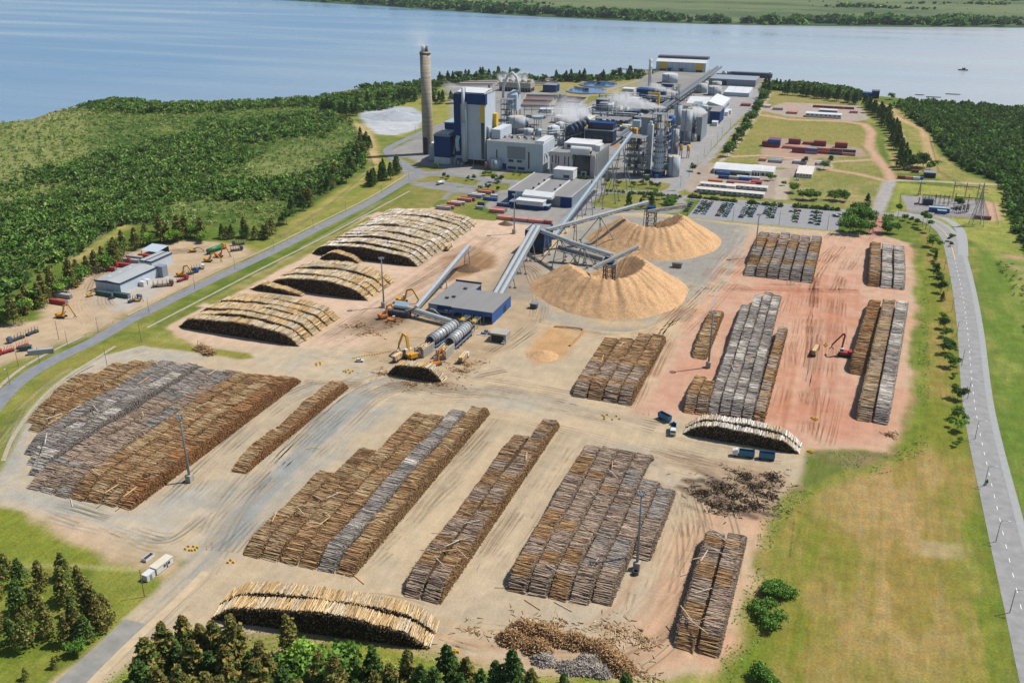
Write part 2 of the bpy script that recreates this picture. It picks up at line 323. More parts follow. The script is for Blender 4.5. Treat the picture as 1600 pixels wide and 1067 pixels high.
# --- west contractors' yard
zone([(-60,560),(0,508),(60,500),(85,450),(120,425),(165,405),(230,385),(300,375),(370,382),(395,385),(380,408),(310,440),(240,480),(180,500),(150,520),(100,540),(30,575),(-60,610)], (206,180,148), 5, 3, (192,168,138))
zone([(150,470),(200,440),(260,425),(280,435),(230,470),(190,490)], (190,182,170), 6, 3, None)
zone([(130,525),(155,512),(150,520),(90,545),(20,590),(-50,625),(-60,600),(20,565)], (112,136,50), 4, 2, (140,146,66), 1.)
zone([(175,498),(240,472),(330,428),(400,392),(420,380),(440,375),(380,415),(300,455),(225,495),(190,500)], (150,146,80), 4, 2, (178,160,104), 1.)
# --- verge west of the plant road, tracks
zone([(380,385),(430,362),(480,330),(520,300),(560,275),(590,258),(600,240),(640,262),(640,280),(560,330),(470,380),(420,400)], (136,150,66), 4, 2, (168,160,86), 1.)
zone([(100,412),(130,395),(185,352),(205,352),(150,392),(118,415)], (150,160,76), 4, 2, (196,176,120), 1.)
zone([(552,195),(575,195),(588,220),(594,250),(582,258),(572,240),(568,215)], (206,176,124), 5, 2, (160,150,84))
stroke([(462,172),(500,176),(540,186),(560,196),(578,230),(590,256)], 7, (206,178,130), .9)
stroke([(590,256),(560,285),(520,310),(490,332)], 4, (196,176,110), .7, grass=.5)
zone([(560,178),(590,168),(640,166),(665,180),(655,200),(620,212),(588,210),(570,195)], (178,184,190), 4, 2, (206,206,206))
zone([(600,180),(650,176),(650,186),(608,188)], (150,156,164), 3, 2, None)
zone([(605,150),(700,150),(712,168),(690,200),(668,190),(655,168),(612,166)], (150,156,72), 5, 2, (172,166,84), 1.)
# --- plant pad
PAD = [(700,145),(690,138),(760,127),(860,128),(1000,120),(1040,110),(1112,112),(1190,130),(1198,142),(1165,185),(1092,275),(1070,315),(1062,333),(960,333),(900,340),(870,352),(800,350),(740,312),(690,312),(655,296),(638,282),(618,258),(604,236),(630,225),(665,205),(705,188)]
zone(PAD, (160,157,150), 4, 2, (146,144,140))
zone([(1100,140),(1195,140),(1165,183),(1090,275),(1070,318),(1062,330),(1020,285),(1050,250),(1110,180)], (172,168,164), 3, 1, (162,160,156))
zone([(800,120),(1000,120),(1000,130),(960,150),(900,160),(860,145),(800,135)], (160,158,90), 5, 2, (172,162,110), .8)
zone([(780,260),(900,280),(905,300),(870,352),(800,350),(770,330),(800,300)], (160,156,150), 4, 2, None)
for L in ([(622,246),(640,247),(657,257),(690,262),(692,267),(664,268),(645,258)], [(645,284),(668,275),(745,276),(752,284),(740,291),(712,294),(719,287),(690,284),(662,285)],
          [(632,293),(645,291),(702,299),(672,326),(640,326),(605,333),(580,330)], [(749,270),(777,267),(772,276),(753,276)], [(783,272),(800,268),(846,270),(832,282),(790,281)],
          [(741,295),(770,286),(798,287),(796,296),(765,301),(745,300)], [(705,302),(778,304),(748,330),(778,338),(774,346),(735,342),(690,326)],
          [(944,281),(1000,283),(1046,287),(1049,292),(1034,299),(945,297)], [(944,301),(1000,304),(1072,312),(1075,318),(1062,328),(1030,328),(960,327),(924,322),(930,310)],
          [(1086,262),(1140,205),(1168,181),(1160,182),(1128,212),(1082,262),(1072,275)], [(1058,300),(1090,290),(1088,305),(1065,306)], [(1110,252),(1145,253),(1212,268),(1165,262),(1108,268),(1085,268)],
          [(858,160),(900,158),(925,150),(945,151),(900,170)]):
    zone(L, (126,138,62), 2.5, 1, (152,148,82), 1.)
# --- pads of the east side
zone([(1085,262),(1110,254),(1150,258),(1215,266),(1262,260),(1292,262),(1225,280),(1215,312),(1150,305),(1075,300),(1070,290)], (168,152,138), 4, 2, (180,164,148))
zone([(1190,236),(1202,214),(1345,232),(1358,244),(1290,246),(1240,252),(1190,240)], (186,152,130), 4, 2, (160,148,140))
zone([(1187,172),(1228,160),(1345,166),(1358,186),(1340,190),(1230,182)], (176,164,152), 4, 2, (190,160,140))
zone([(1183,250),(1300,252),(1302,264),(1190,262)], (182,166,150), 3, 2, None)
zone([(1216,278),(1232,278),(1232,312),(1210,312)], (186,172,152), 4, 2, None)
zone([(1408,305),(1545,315),(1552,345),(1420,332)], (156,152,152), 2, 1, (168,160,156))
zone([(1540,316),(1560,318),(1566,345),(1548,347)], (206,168,138), 4, 2, None)
zone([(1562,395),(1600,400),(1640,440),(1600,440),(1570,415)], (200,160,130), 5, 2, (120,140,60))
# dirt tracks of the east side
PINK = (206,166,140)
stroke([(1190,180),(1235,187),(1320,190),(1352,195),(1362,208),(1357,228),(1372,250),(1388,268),(1394,282)], 9, PINK, .95)
stroke([(1120,246),(1190,243),(1300,253),(1360,250)], 6, (206,176,150), .85)
stroke([(1290,264),(1340,272),(1390,284)], 8, PINK, .9)
stroke([(1390,284),(1372,330)], 11, (176,170,166), .95, 3.)
stroke([(1366,368),(1372,345),(1376,334)], 9, (196,140,128), .95)
stroke([(1394,282),(1450,283),(1520,287),(1590,290)], 6, (196,180,160), .9)
stroke([(1362,158),(1392,168),(1396,180),(1410,188),(1440,202),(1447,215),(1452,240),(1452,262)], 7, (206,172,130), .95)
stroke([(1385,168),(1386,178),(1402,195),(1412,215),(1413,228)], 3, (200,200,196), .8)
stroke([(1110,268),(1145,235),(1190,170),(1205,145)], 5, (196,182,156), .8)
stroke([(620,300),(560,338),(470,388)], 3, (206,190,160), .3)
# tyre-worn lanes: long soft streaks along the yard lanes
def lanes(px, n, c, k=.25, wd=(.8, 2.2), jit=6, ln=(40, 120)):
    P_ = smooth(gl(px), 6); A_ = np.array(P_); sg = np.hypot(*np.diff(A_, axis=0).T).cumsum(); tot = sg[-1]
    for _ in range(n):
        o = random.gauss(0, jit); s0 = random.uniform(0, tot); s1 = min(tot, s0+random.uniform(*ln)); pts = []
        for q in np.linspace(s0, s1, 7):
            i = min(int(np.searchsorted(sg, q)), len(P_)-2); d = A_[i+1]-A_[i]; d = d/(np.hypot(*d)+1e-6)
            t = (q-(sg[i-1] if i else 0))/(sg[i]-(sg[i-1] if i else 0)+1e-6); p = A_[i]+(A_[i+1]-A_[i])*t; pts.append((p[0]-d[1]*o, p[1]+d[0]*o))
        stroke(pts, random.uniform(*wd), c, min(.8, k*random.uniform(.8, 2.)), 1.4, world=True)
lanes([(330,860),(400,770),(560,620),(640,590)], 46, (150,152,146), .3, jit=8)
lanes([(330,860),(400,770),(560,620),(640,590)], 22, (222,196,160), .35, jit=9)
lanes([(570,890),(780,655)], 22, (176,160,134), .3, jit=3.5); lanes([(710,935),(890,680)], 22, (178,162,136), .3, jit=4)
lanes([(260,790),(420,640),(500,600)], 20, (184,172,152), .35, jit=4)
lanes([(560,620),(760,610),(900,640),(1020,670)], 30, (174,160,140), .3, jit=7); lanes([(980,640),(1050,500),(1140,420),(1190,370)], 26, (214,174,140), .4, jit=6)
lanes([(1250,690),(1270,560),(1290,430),(1330,370)], 34, (214,166,136), .4, jit=9); lanes([(1250,690),(1270,560),(1290,430)], 18, (180,112,80), .3, jit=9)
lanes([(1100,450),(1200,450),(1340,455)], 16, (180,112,84), .3, jit=4); lanes([(1060,760),(1070,850),(1030,960),(960,1010)], 24, (188,152,122), .35, jit=8)
lanes([(480,545),(620,470),(760,370)], 34, (186,150,124), .35, jit=7); lanes([(560,560),(640,540),(760,560)], 24, (170,146,118), .35, jit=10)
lanes([(20,720),(60,640),(140,575),(230,545)], 20, (196,184,164), .35, jit=4); lanes([(30,780),(160,820),(260,850),(330,800)], 20, (202,186,160), .35, jit=4)
lanes([(100,540),(170,505),(150,470),(165,430),(230,400),(330,390)], 26, (186,168,146), .4, jit=5)
lanes([(840,500),(920,520),(1010,520),(1090,480)], 20, (216,184,140), .4, jit=3); lanes([(1085,500),(1130,420),(1160,360)], 14, (178,172,160), .4, jit=6)
lanes([(350,1000),(560,960),(720,1000),(900,1020)], 24, (196,166,134), .4, jit=5); lanes([(1000,700),(1080,720),(1200,740)], 20, (170,142,116), .35, jit=7)
stroke([(380,800),(350,838),(320,870),(270,920),(205,978)], 8.4, (158,156,150), .85, 2.)
stroke([(560,622),(470,715),(400,780),(350,838)], 11, (158,160,156), .75, 7.)
lanes([(360,830),(300,895),(215,970)], 14, (206,186,154), .4, jit=3)
# shoreline
SHORE = [(-260,232),(-100,212),(0,193),(60,186),(95,173),(150,163),(215,158),(232,166),(300,165),(400,161),(490,154),(560,139),(650,133),(700,127),(780,120),(850,124),(960,121),(1003,117),(1018,112),(1022,108),(1104,109),(1113,121),(1182,122),(1190,136),(1250,135),(1330,144),(1345,148),(1400,153),(1440,159),(1500,164),(1600,172),(1750,190),(2100,215),(2600,250)]
shore_w = gl(SHORE)
LAND = [(-9000, 900), (-3000, 700)]+shore_w+[(2500, 1500), (9000, 1800), (9000,-2000), (-9000,-2000)]
sd = sdist(GX, GY, LAND)+wob*1.5
Z = np.clip(sd*.12, -5, 0)+0.
sh = np.clip(1-sd/6, 0, 1)[..., None]*.8; Cc = Cc*(1-sh)+np.array(alb((150,140,110)))*sh
# gentle relief of natural land only
ny, nx = shp; V = np.stack([GX, GY, Z], -1).reshape(-1, 3); ii = (np.arange(ny-1)[:, None]*nx+np.arange(nx-1)[None]).ravel()
quads = np.stack([ii, ii+1, ii+1+nx, ii+nx], -1); keep = (Z.ravel()[quads].max(1) > -4.9); quads = quads[keep]
def ground_mat():
    m, nt, b = nodes_of('ground'); L = nt.links
    at = N(nt, 'ShaderNodeAttribute', attribute_name='Col'); tc = N(nt, 'ShaderNodeTexCoord')
    def noise(sc, det, st=(1,1,1), rough=.6):
        mp = N(nt, 'ShaderNodeMapping'); mp.inputs['Scale'].default_value = st; L.new(tc.outputs['Object'], mp.inputs[0])
        n = N(nt, 'ShaderNodeTexNoise'); n.inputs['Scale'].default_value = sc; n.inputs['Detail'].default_value = det; n.inputs['Roughness'].default_value = rough
        L.new(mp.outputs[0], n.inputs['Vector']); return n.outputs[0]
    def rng(src, a, b_, lo=.3, hi=.7):
        r = N(nt, 'ShaderNodeMapRange'); r.inputs[1].default_value = lo; r.inputs[2].default_value = hi; r.inputs[3].default_value = a; r.inputs[4].default_value = b_; L.new(src, r.inputs[0]); return r.outputs[0]
    def mul(a, b_):
        q = N(nt, 'ShaderNodeMath', operation='MULTIPLY'); L.new(a, q.inputs[0]); L.new(b_, q.inputs[1]); return q.outputs[0]
    fine, mid, strk, big = noise(1.1, 5, rough=.75), noise(.16, 6), noise(.5, 5, (1, .12, 1)), noise(.03, 4)
    dirt = mul(mul(rng(fine, .86, 1.12), rng(mid, .86, 1.1)), rng(strk, .93, 1.05))
    grs = mul(mul(rng(fine, .62, 1.32), rng(mid, .8, 1.18)), rng(strk, .86, 1.12))
    mx = N(nt, 'ShaderNodeMix', data_type='FLOAT'); L.new(at.outputs['Alpha'], mx.inputs[0]); L.new(dirt, mx.inputs[2]); L.new(grs, mx.inputs[3])
    vm = N(nt, 'ShaderNodeVectorMath', operation='SCALE'); L.new(at.outputs['Color'], vm.inputs[0]); L.new(mx.outputs[0], vm.inputs['Scale'])
    # grass drifts between green and straw
    hs = N(nt, 'ShaderNodeMix', data_type='RGBA', blend_type='MULTIPLY'); L.new(vm.outputs[0], hs.inputs[6]); hs.inputs[7].default_value = (1.16, .98, .8, 1)
    fm = mul(rng(noise(.35, 6, (1, .5, 1)), 0, 1, .42, .68), at.outputs['Alpha']); L.new(fm, hs.inputs[0])
    L.new(hs.outputs[2], b.inputs['Base Color']); b.inputs['Roughness'].default_value = .95; b.inputs['Specular IOR Level'].default_value = .1
    bp = N(nt, 'ShaderNodeBump'); bp.inputs['Strength'].default_value = .5; bp.inputs['Distance'].default_value = .35; L.new(fine, bp.inputs['Height']); L.new(bp.outputs[0], b.inputs['Normal'])
    return m
gcol = np.concatenate([Cc, Gr[..., None]], -1).reshape(-1, 4)
GMAT = ground_mat()
o = np_mesh('ground', V, [quads], GMAT, gcol, smooth=True); tag(o, kind='structure')
# --- water and the far bank
def water_mat(key, deep, rough, sc, strength, second=None):
    m, nt, b = nodes_of(key); L = nt.links; tc = N(nt, 'ShaderNodeTexCoord'); b.inputs['Roughness'].default_value = rough; b.inputs['IOR'].default_value = 1.33
    mp = N(nt, 'ShaderNodeMapping'); mp.inputs['Scale'].default_value = (1, 1.6, 1); mp.inputs['Rotation'].default_value = (0, 0, .5); L.new(tc.outputs['Object'], mp.inputs[0])
    n = N(nt, 'ShaderNodeTexNoise'); n.inputs['Scale'].default_value = sc; n.inputs['Detail'].default_value = 6; L.new(mp.outputs[0], n.inputs['Vector'])
    bp = N(nt, 'ShaderNodeBump'); bp.inputs['Strength'].default_value = strength; bp.inputs['Distance'].default_value = 1.; L.new(n.outputs[0], bp.inputs['Height']); L.new(bp.outputs[0], b.inputs['Normal'])
    n3 = N(nt, 'ShaderNodeTexNoise'); n3.inputs['Scale'].default_value = .004; n3.inputs['Detail'].default_value = 7; mp3 = N(nt, 'ShaderNodeMapping'); mp3.inputs['Scale'].default_value = (.25, 2.2, 1); L.new(tc.outputs['Object'], mp3.inputs[0]); L.new(mp3.outputs[0], n3.inputs['Vector']); r3 = N(nt, 'ShaderNodeMapRange'); r3.inputs[1].default_value = .35; r3.inputs[2].default_value = .65; r3.inputs[3].default_value = rough*.5; r3.inputs[4].default_value = rough*1.7; L.new(n3.outputs[0], r3.inputs[0]); L.new(r3.outputs[0], b.inputs['Roughness'])
    if second:                                     # silt carried along the eastern reach
        sp = N(nt, 'ShaderNodeSeparateXYZ'); L.new(tc.outputs['Object'], sp.inputs[0]); n2 = N(nt, 'ShaderNodeTexNoise'); n2.inputs['Scale'].default_value = .0016; n2.inputs['Detail'].default_value = 5
        mp2 = N(nt, 'ShaderNodeMapping'); mp2.inputs['Scale'].default_value = (.35, 1.6, 1); L.new(tc.outputs['Object'], mp2.inputs[0]); L.new(mp2.outputs[0], n2.inputs['Vector'])
        ad = N(nt, 'ShaderNodeMath', operation='MULTIPLY_ADD'); L.new(n2.outputs[0], ad.inputs[0]); ad.inputs[1].default_value = 900; L.new(sp.outputs[0], ad.inputs[2])
        mr = N(nt, 'ShaderNodeMapRange'); mr.inputs[1].default_value = -700; mr.inputs[2].default_value = 700; L.new(ad.outputs[0], mr.inputs[0])
        mx = N(nt, 'ShaderNodeMix', data_type='RGBA'); mx.inputs[6].default_value = deep+(1,); mx.inputs[7].default_value = second+(1,); L.new(mr.outputs[0], mx.inputs[0]); L.new(mx.outputs[2], b.inputs['Base Color'])
    else: b.inputs['Base Color'].default_value = deep+(1,)
    return m
WAT = water_mat('river_water', (.125,.215,.32), .25, .12, .4, (.32,.335,.345))
q = MB(); q.add([(-12000,300,-1.2),(9000,300,-1.2),(9000,9000,-1.2),(-12000,9000,-1.2)], [(0,1,2,3)]); o = q.build('river', WAT); tag(o, kind='structure')
FB = [(300,-14),(400,-5),(460,0.5),(520,4.5),(600,9),(700,16),(800,23),(900,27.5),(1000,32.5),(1100,36.5),(1200,38.5),(1400,40.5),(1600,42),(1900,46),(2400,56)]
fbw = gl(FB)
fx = np.concatenate([np.arange(-3400, 2600, 25.)]); fy = np.concatenate([np.arange(2300, 4300, 16.), np.arange(4300, 9000, 120.)])
FX, FY = np.meshgrid(fx, fy); FL = [(-3400, 9000)]+[(-3400, 4400)]+fbw+[(2600, 2900), (2600, 9000)]
fsd = sdist(FX, FY, FL)+(vnoise(FX, FY, 60., 11)-.5)*16
fn = vnoise(FX*.35, FY, 130., 12, 4); fn2 = vnoise(FX, FY, 60., 13); t = np.clip((fn*.65+fn2*.35-.35)*3.6, 0, 1)[..., None]
fc = np.array(alb((78,100,66)))*(1-t)+np.array(alb((112,126,84)))*t
nearw = np.clip(1-fsd/60, 0, 1)[..., None]; fc = fc*(1-nearw)+np.array(alb((60,92,50)))*nearw
FZ = np.clip(fsd*.06, -4, 1.5)
ny, nx = FX.shape; ii = (np.arange(ny-1)[:, None]*nx+np.arange(nx-1)[None]).ravel(); qd = np.stack([ii, ii+1, ii+1+nx, ii+nx], -1)
qd = qd[FZ.ravel()[qd].max(1) > -3.9]
o = np_mesh('far_bank_terrain', np.stack([FX, FY, FZ], -1).reshape(-1, 3), [qd], GMAT, np.concatenate([fc, np.ones(FX.shape+(1,))], -1).reshape(-1, 4), smooth=True); tag(o, kind='structure')
# ================================================================ ROADS
ASPH = M('asphalt', alb((156,154,152)), .9, var=.22, scale=.25, bump=.1); ASPH2 = M('asphalt_dark', alb((138,140,144)), .9, var=.2, scale=.2)
CONC = M('pale_concrete', alb((182,172,148)), .9, var=.3, scale=.5); SHOULD = M('shoulder', alb((168,168,166)), .9, var=.12, scale=.4)
PAINT = M('road_paint', (.78,.77,.72), .7, var=.2, scale=1.5); YPAINT = M('yellow_paint', alb((230,205,90), .9), .7, var=.2)
def ribbon(name, px, wd, mat, z, world=False, k=6, kind='structure', off=0., dash=None):
    pl = smooth(px if world else gl(px), k); A_ = np.array(pl); d = np.gradient(A_, axis=0); d /= np.hypot(*d.T)[:, None]; nrm = np.stack([-d[:, 1], d[:, 0]], -1)
    A_ = A_+nrm*off; q = MB()
    if dash:
        sg = np.concatenate([[0], np.hypot(*np.diff(A_, axis=0).T).cumsum()]); s = 0
        while s < sg[-1]-dash[0]:
            p = [np.array([np.interp(u, sg, A_[:, 0]), np.interp(u, sg, A_[:, 1])]) for u in (s, s+dash[0])]; e = p[1]-p[0]; e /= np.hypot(*e); nn = np.array([-e[1], e[0]])*wd/2
            q.add([(*(p[0]+nn), z), (*(p[0]-nn), z), (*(p[1]-nn), z), (*(p[1]+nn), z)], [(0,1,2,3)]); s += dash[0]+dash[1]
    else:
        l, r = A_+nrm*wd/2, A_-nrm*wd/2; n = len(A_)
        q.add([(*p, z) for p in l]+[(*p, z) for p in r], [(n+i, n+i+1, i+1, i) for i in range(n-1)])
    o = q.build(name, mat); return tag(o, kind=kind)
WR = [(-60,740),(-25,660),(3,622),(28,598),(75,567),(148,532),(198,503),(250,477),(330,438),(426,393),(500,355),(582,314),(640,279),(656,269)]
ribbon('road', WR, 8.6, ASPH2, .05)
ribbon('footpath', [(-20,646),(22,596),(70,562),(138,528)], 2.2, CONC, .16, off=4.4)
ribbon('footpath', [(205,494),(250,471),(330,431),(426,387),(500,350),(582,309),(638,274)], 1.6, CONC, .16, off=2.4)
ribbon('ditch_lining', [(5,720),(22,680),(60,628),(100,592),(150,560),(180,541)], 1.9, CONC, .08)
ribbon('ditch_lining', [(230,512),(300,476),(420,414),(500,374),(582,330),(640,299)], 1.7, CONC, .08)
ribbon('road', [(656,269),(640,262),(620,252),(605,238),(612,229),(657,208),(707,188)], 8, ASPH2, .09)
ribbon('road', [(650,272),(700,273),(760,282),(805,288),(800,305),(775,330)], 7.5, ASPH2, .07)
ribbon('road', [(700,299),(760,303),(800,302)], 6, ASPH2, .11)
ribbon('road', [(667,287),(700,287),(742,292),(775,282)], 8, ASPH2, .12)
ribbon('road', [(870,360),(900,330),(925,306),(940,300),(1000,302),(1070,309),(1200,318),(1300,328),(1375,334),(1420,338),(1455,346)], 8.5, ASPH, .06)
ribbon('road', [(700,150),(790,150),(900,152),(950,140),(1000,126)], 7, ASPH, .06)
ribbon('road', [(1066,318),(1050,300),(1060,285),(1130,205),(1180,150)], 8, ASPH, .1)
ER = [(1398,333),(1432,339),(1463,350),(1484,370),(1496,405),(1508,460),(1517,520),(1530,640),(1570,815),(1606,960),(1632,1067),(1680,1250)]
ribbon('road', ER, 13.6, ASPH, .05, k=8)
ribbon('road_shoulder', ER, 2.8, SHOULD, .1, off=5.2, k=8)
ribbon('road_marking', ER[4:], .24, PAINT, .14, off=-1.6, dash=(2.6, 6), k=8)
ribbon('road_marking', ER[:5], .35, YPAINT, .14, off=-1.6, k=8)
ribbon('road', [(1420,336),(1470,340),(1500,360),(1505,400)], 6.5, SHOULD, .12)
# haul road in the south-west corner
ribbon('road', [(212,971),(150,1030),(90,1085),(20,1150)], 8.4, M('haul_asphalt', alb((152,150,142)), .9, var=.25, scale=.2), .05)
ribbon('dirt_lane', [(322,893),(270,945),(205,1005),(150,1060),(120,1095)], 3.2, M('dirt_lane', alb((206,184,150)), .95, var=.2, scale=.3), .07)
# ruts and tyre tracks pressed into the yard
def rut_mat():
    m = Mattr('rut_earth', .95, .12, .8, spec=.05); nt = m.node_tree; b = nt.nodes['Principled BSDF']; tc = N(nt, 'ShaderNodeTexCoord'); n = N(nt, 'ShaderNodeTexNoise'); n.inputs['Scale'].default_value = .045; n.inputs['Detail'].default_value = 6; nt.links.new(tc.outputs['Object'], n.inputs['Vector'])
    r = N(nt, 'ShaderNodeMapRange'); r.inputs[1].default_value = .42; r.inputs[2].default_value = .66; r.inputs[3].default_value = 0; r.inputs[4].default_value = .34; nt.links.new(n.outputs[0], r.inputs[0]); nt.links.new(r.outputs[0], b.inputs['Alpha']); return m
def ruts(specs):
    rd = random.Random(5); V, F, C = [], [], []
    for px, n, jit, cols in specs:
        P_ = np.array(smooth(gl(px), 8)); sg = np.concatenate([[0], np.hypot(*np.diff(P_, axis=0).T).cumsum()])
        for _ in range(n):
            o = rd.gauss(0, jit); o2 = o+rd.gauss(0, jit*.5); s0 = rd.uniform(-.2, .8)*sg[-1]; s1 = s0+rd.uniform(.15, .6)*sg[-1]; u = np.linspace(max(s0, 0), min(s1, sg[-1]), 14); c = np.array(alb(rd.choice(cols)))*rd.uniform(.9, 1.1); w_ = rd.uniform(.22, .5); z = .015+rd.random()*.03
            x, y = np.interp(u, sg, P_[:, 0]), np.interp(u, sg, P_[:, 1]); dx, dy = np.gradient(x), np.gradient(y); l = np.hypot(dx, dy)+1e-6; nx_, ny_ = -dy/l, dx/l; of = np.linspace(o, o2, 14)+np.sin(u/rd.uniform(9, 22)+rd.uniform(0, 6))*rd.uniform(.2, 1.2)
            for side in (-1.05, 1.05):
                b = len(V); 
                for k in range(14): V += [(x[k]+nx_[k]*(of[k]+side-w_), y[k]+ny_[k]*(of[k]+side-w_), z), (x[k]+nx_[k]*(of[k]+side+w_), y[k]+ny_[k]*(of[k]+side+w_), z)]; C += [c, c]
                F += [(b+2*k, b+2*k+1, b+2*k+3, b+2*k+2) for k in range(13)]
    o = np_mesh('ground_ruts', np.array(V), [np.array(F)], rut_mat(), np.array(C)); tag(o, kind='structure')
TN, GY, RD_ = [(150,128,102),(226,204,172),(170,150,124)], [(132,134,130),(196,192,180),(214,190,156)], [(168,106,78),(224,184,156),(186,128,98)]
ruts([([(330,860),(400,770),(560,620),(640,590)], 70, 7, GY), ([(570,890),(780,655)], 26, 2.6, TN), ([(710,935),(890,680)], 26, 3.4, TN), ([(260,790),(420,640),(500,600)], 26, 4, GY), ([(480,590),(620,600),(760,615),(900,645),(1020,675)], 60, 7, TN), ([(980,645),(1040,520),(1140,420),(1190,365)], 50, 6, RD_), ([(1250,690),(1270,560),(1290,430),(1340,368)], 70, 9, RD_), ([(1100,455),(1200,450),(1340,455)], 30, 4, RD_), ([(1060,760),(1070,850),(1030,960),(960,1010)], 46, 8, TN), ([(470,550),(620,460),(770,370)], 60, 7, TN), ([(480,545),(600,560),(700,600),(800,590)], 50, 10, TN), ([(15,720),(55,640),(135,575),(230,545)], 26, 4, GY), ([(30,780),(160,820),(260,850),(330,800)], 30, 4, GY), ([(100,540),(170,505),(150,470),(165,430),(230,400),(330,390)], 46, 5, TN), ([(840,500),(920,522),(1010,522),(1090,480)], 30, 3, GY), ([(350,1000),(560,960),(720,1000),(900,1020)], 36, 5, TN), ([(1000,700),(1080,725),(1220,745)], 40, 7, TN), ([(760,560),(840,500),(835,430),(790,400)], 30, 5, TN), ([(330,860),(300,910),(220,985),(140,1060)], 20, 3, GY)])
# parking lot
q = MB(); pk = gl([(1073,340),(1309,361.5),(1316,331),(1098,309.5)]); q.add([(x, y, .14) for x, y in pk], [(0,1,2,3)]); tag(q.build('parking_lot', M('lot_asphalt', alb((150,150,150)), .9, var=.12, scale=.15)), kind='structure')
ribbon('kerb_line', [(1000,333),(1073,341),(1200,352.5),(1311,362.5)], .8, YPAINT, .2, k=2)
# ================================================================ LOG STACKS
LOGM = Mattr('bark_and_wood', .9, .25, 1.6, spec=.15, bump=.3)
PAL = {'brown': [(178,140,98),(152,116,78),(196,158,114),(122,92,64),(208,172,124),(162,130,98)],
       'grey': [(170,160,150),(150,142,134),(188,178,166),(128,120,114),(174,160,144)],
       'tan': [(198,168,126),(176,146,106),(212,186,144),(150,122,90)],
       'mauve': [(174,152,132),(152,130,112),(194,170,146),(126,106,92),(184,160,138),(202,180,156)],
       'rust': [(182,130,82),(154,106,66),(198,150,102),(118,86,60),(190,146,104)],
       'pale': [(200,182,152),(182,162,130),(212,196,170),(168,148,118),(190,174,148)],
       'gold': [(206,176,128),(186,154,108),(216,190,146),(164,134,96)],
       'white': [(216,206,192),(198,188,174),(228,220,208),(178,166,152)],
       'bark_and_shade': [(62,52,42),(46,40,34),(88,72,58),(160,136,104),(54,46,38)]}  # dark bark, plus front-face shade painted into the arched piles' log ends
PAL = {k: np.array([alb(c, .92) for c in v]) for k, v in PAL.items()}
def logs_geo(p0, p1, r, col, endcol=None, n=6):
    """many hexagonal logs at once -> verts, groups, cols"""
    k = len(p0); d = p1-p0; d = d/np.linalg.norm(d, axis=1)[:, None]
    up = np.where(np.abs(d[:, 2:3]) > .9, np.array([[0, 1., 0]]), np.array([[0, 0, 1.]]))
    x = np.cross(d, up); x /= np.linalg.norm(x, axis=1)[:, None]; y = np.cross(x, d); a = 2*np.pi*np.arange(n)/n
    ring = x[:, None]*np.cos(a)[None, :, None]+y[:, None]*np.sin(a)[None, :, None]; rr = r[:, None, None]
    sides = np.concatenate([p0[:, None]+ring*rr, p1[:, None]+ring*rr*.92], 1)
    base = (np.arange(k)*(2*n))[:, None]; i = np.arange(n)
    q = np.stack([base+i, base+(i+1) % n, base+n+(i+1) % n, base+n+i], -1).reshape(-1, 4)
    V = sides.reshape(-1, 3); C = np.repeat(col, 2*n, 0); o = len(V)
    # separate cap vertices so that cut ends may be paler than the bark
    ec = col if endcol is None else endcol; V = np.concatenate([V, sides.reshape(-1, 3)]); C = np.concatenate([C, np.repeat(ec, 2*n, 0)])
    caps = np.concatenate([o+base+i[::-1], o+base+n+i])
    return V, [q, caps], C
def merge(parts):
    V, G, C, o = [], {}, [], 0
    for v, gs, c in parts:
        V.append(v); C.append(c)
        for gq in gs: G.setdefault(gq.shape[1], []).append(gq+o)
        o += len(v)
    return np.concatenate(V), [np.concatenate(x) for x in G.values()], np.concatenate(C)
def pick(pal, n, s=None, mixp=None):
    P_ = PAL[pal]; c = P_[RNG.integers(0, len(P_), n)]
    if mixp is not None:                           # patches of another load along the row
        Q = PAL[mixp[0]]; m = vnoise(s/1.0, s*0+7.3, mixp[1], int(abs(s[0]*3)) % 97, 2) > mixp[2]; c = np.where(m[:, None], Q[RNG.integers(0, len(Q), n)], c)
    return c*RNG.uniform(.76, 1.14, (n, 1))
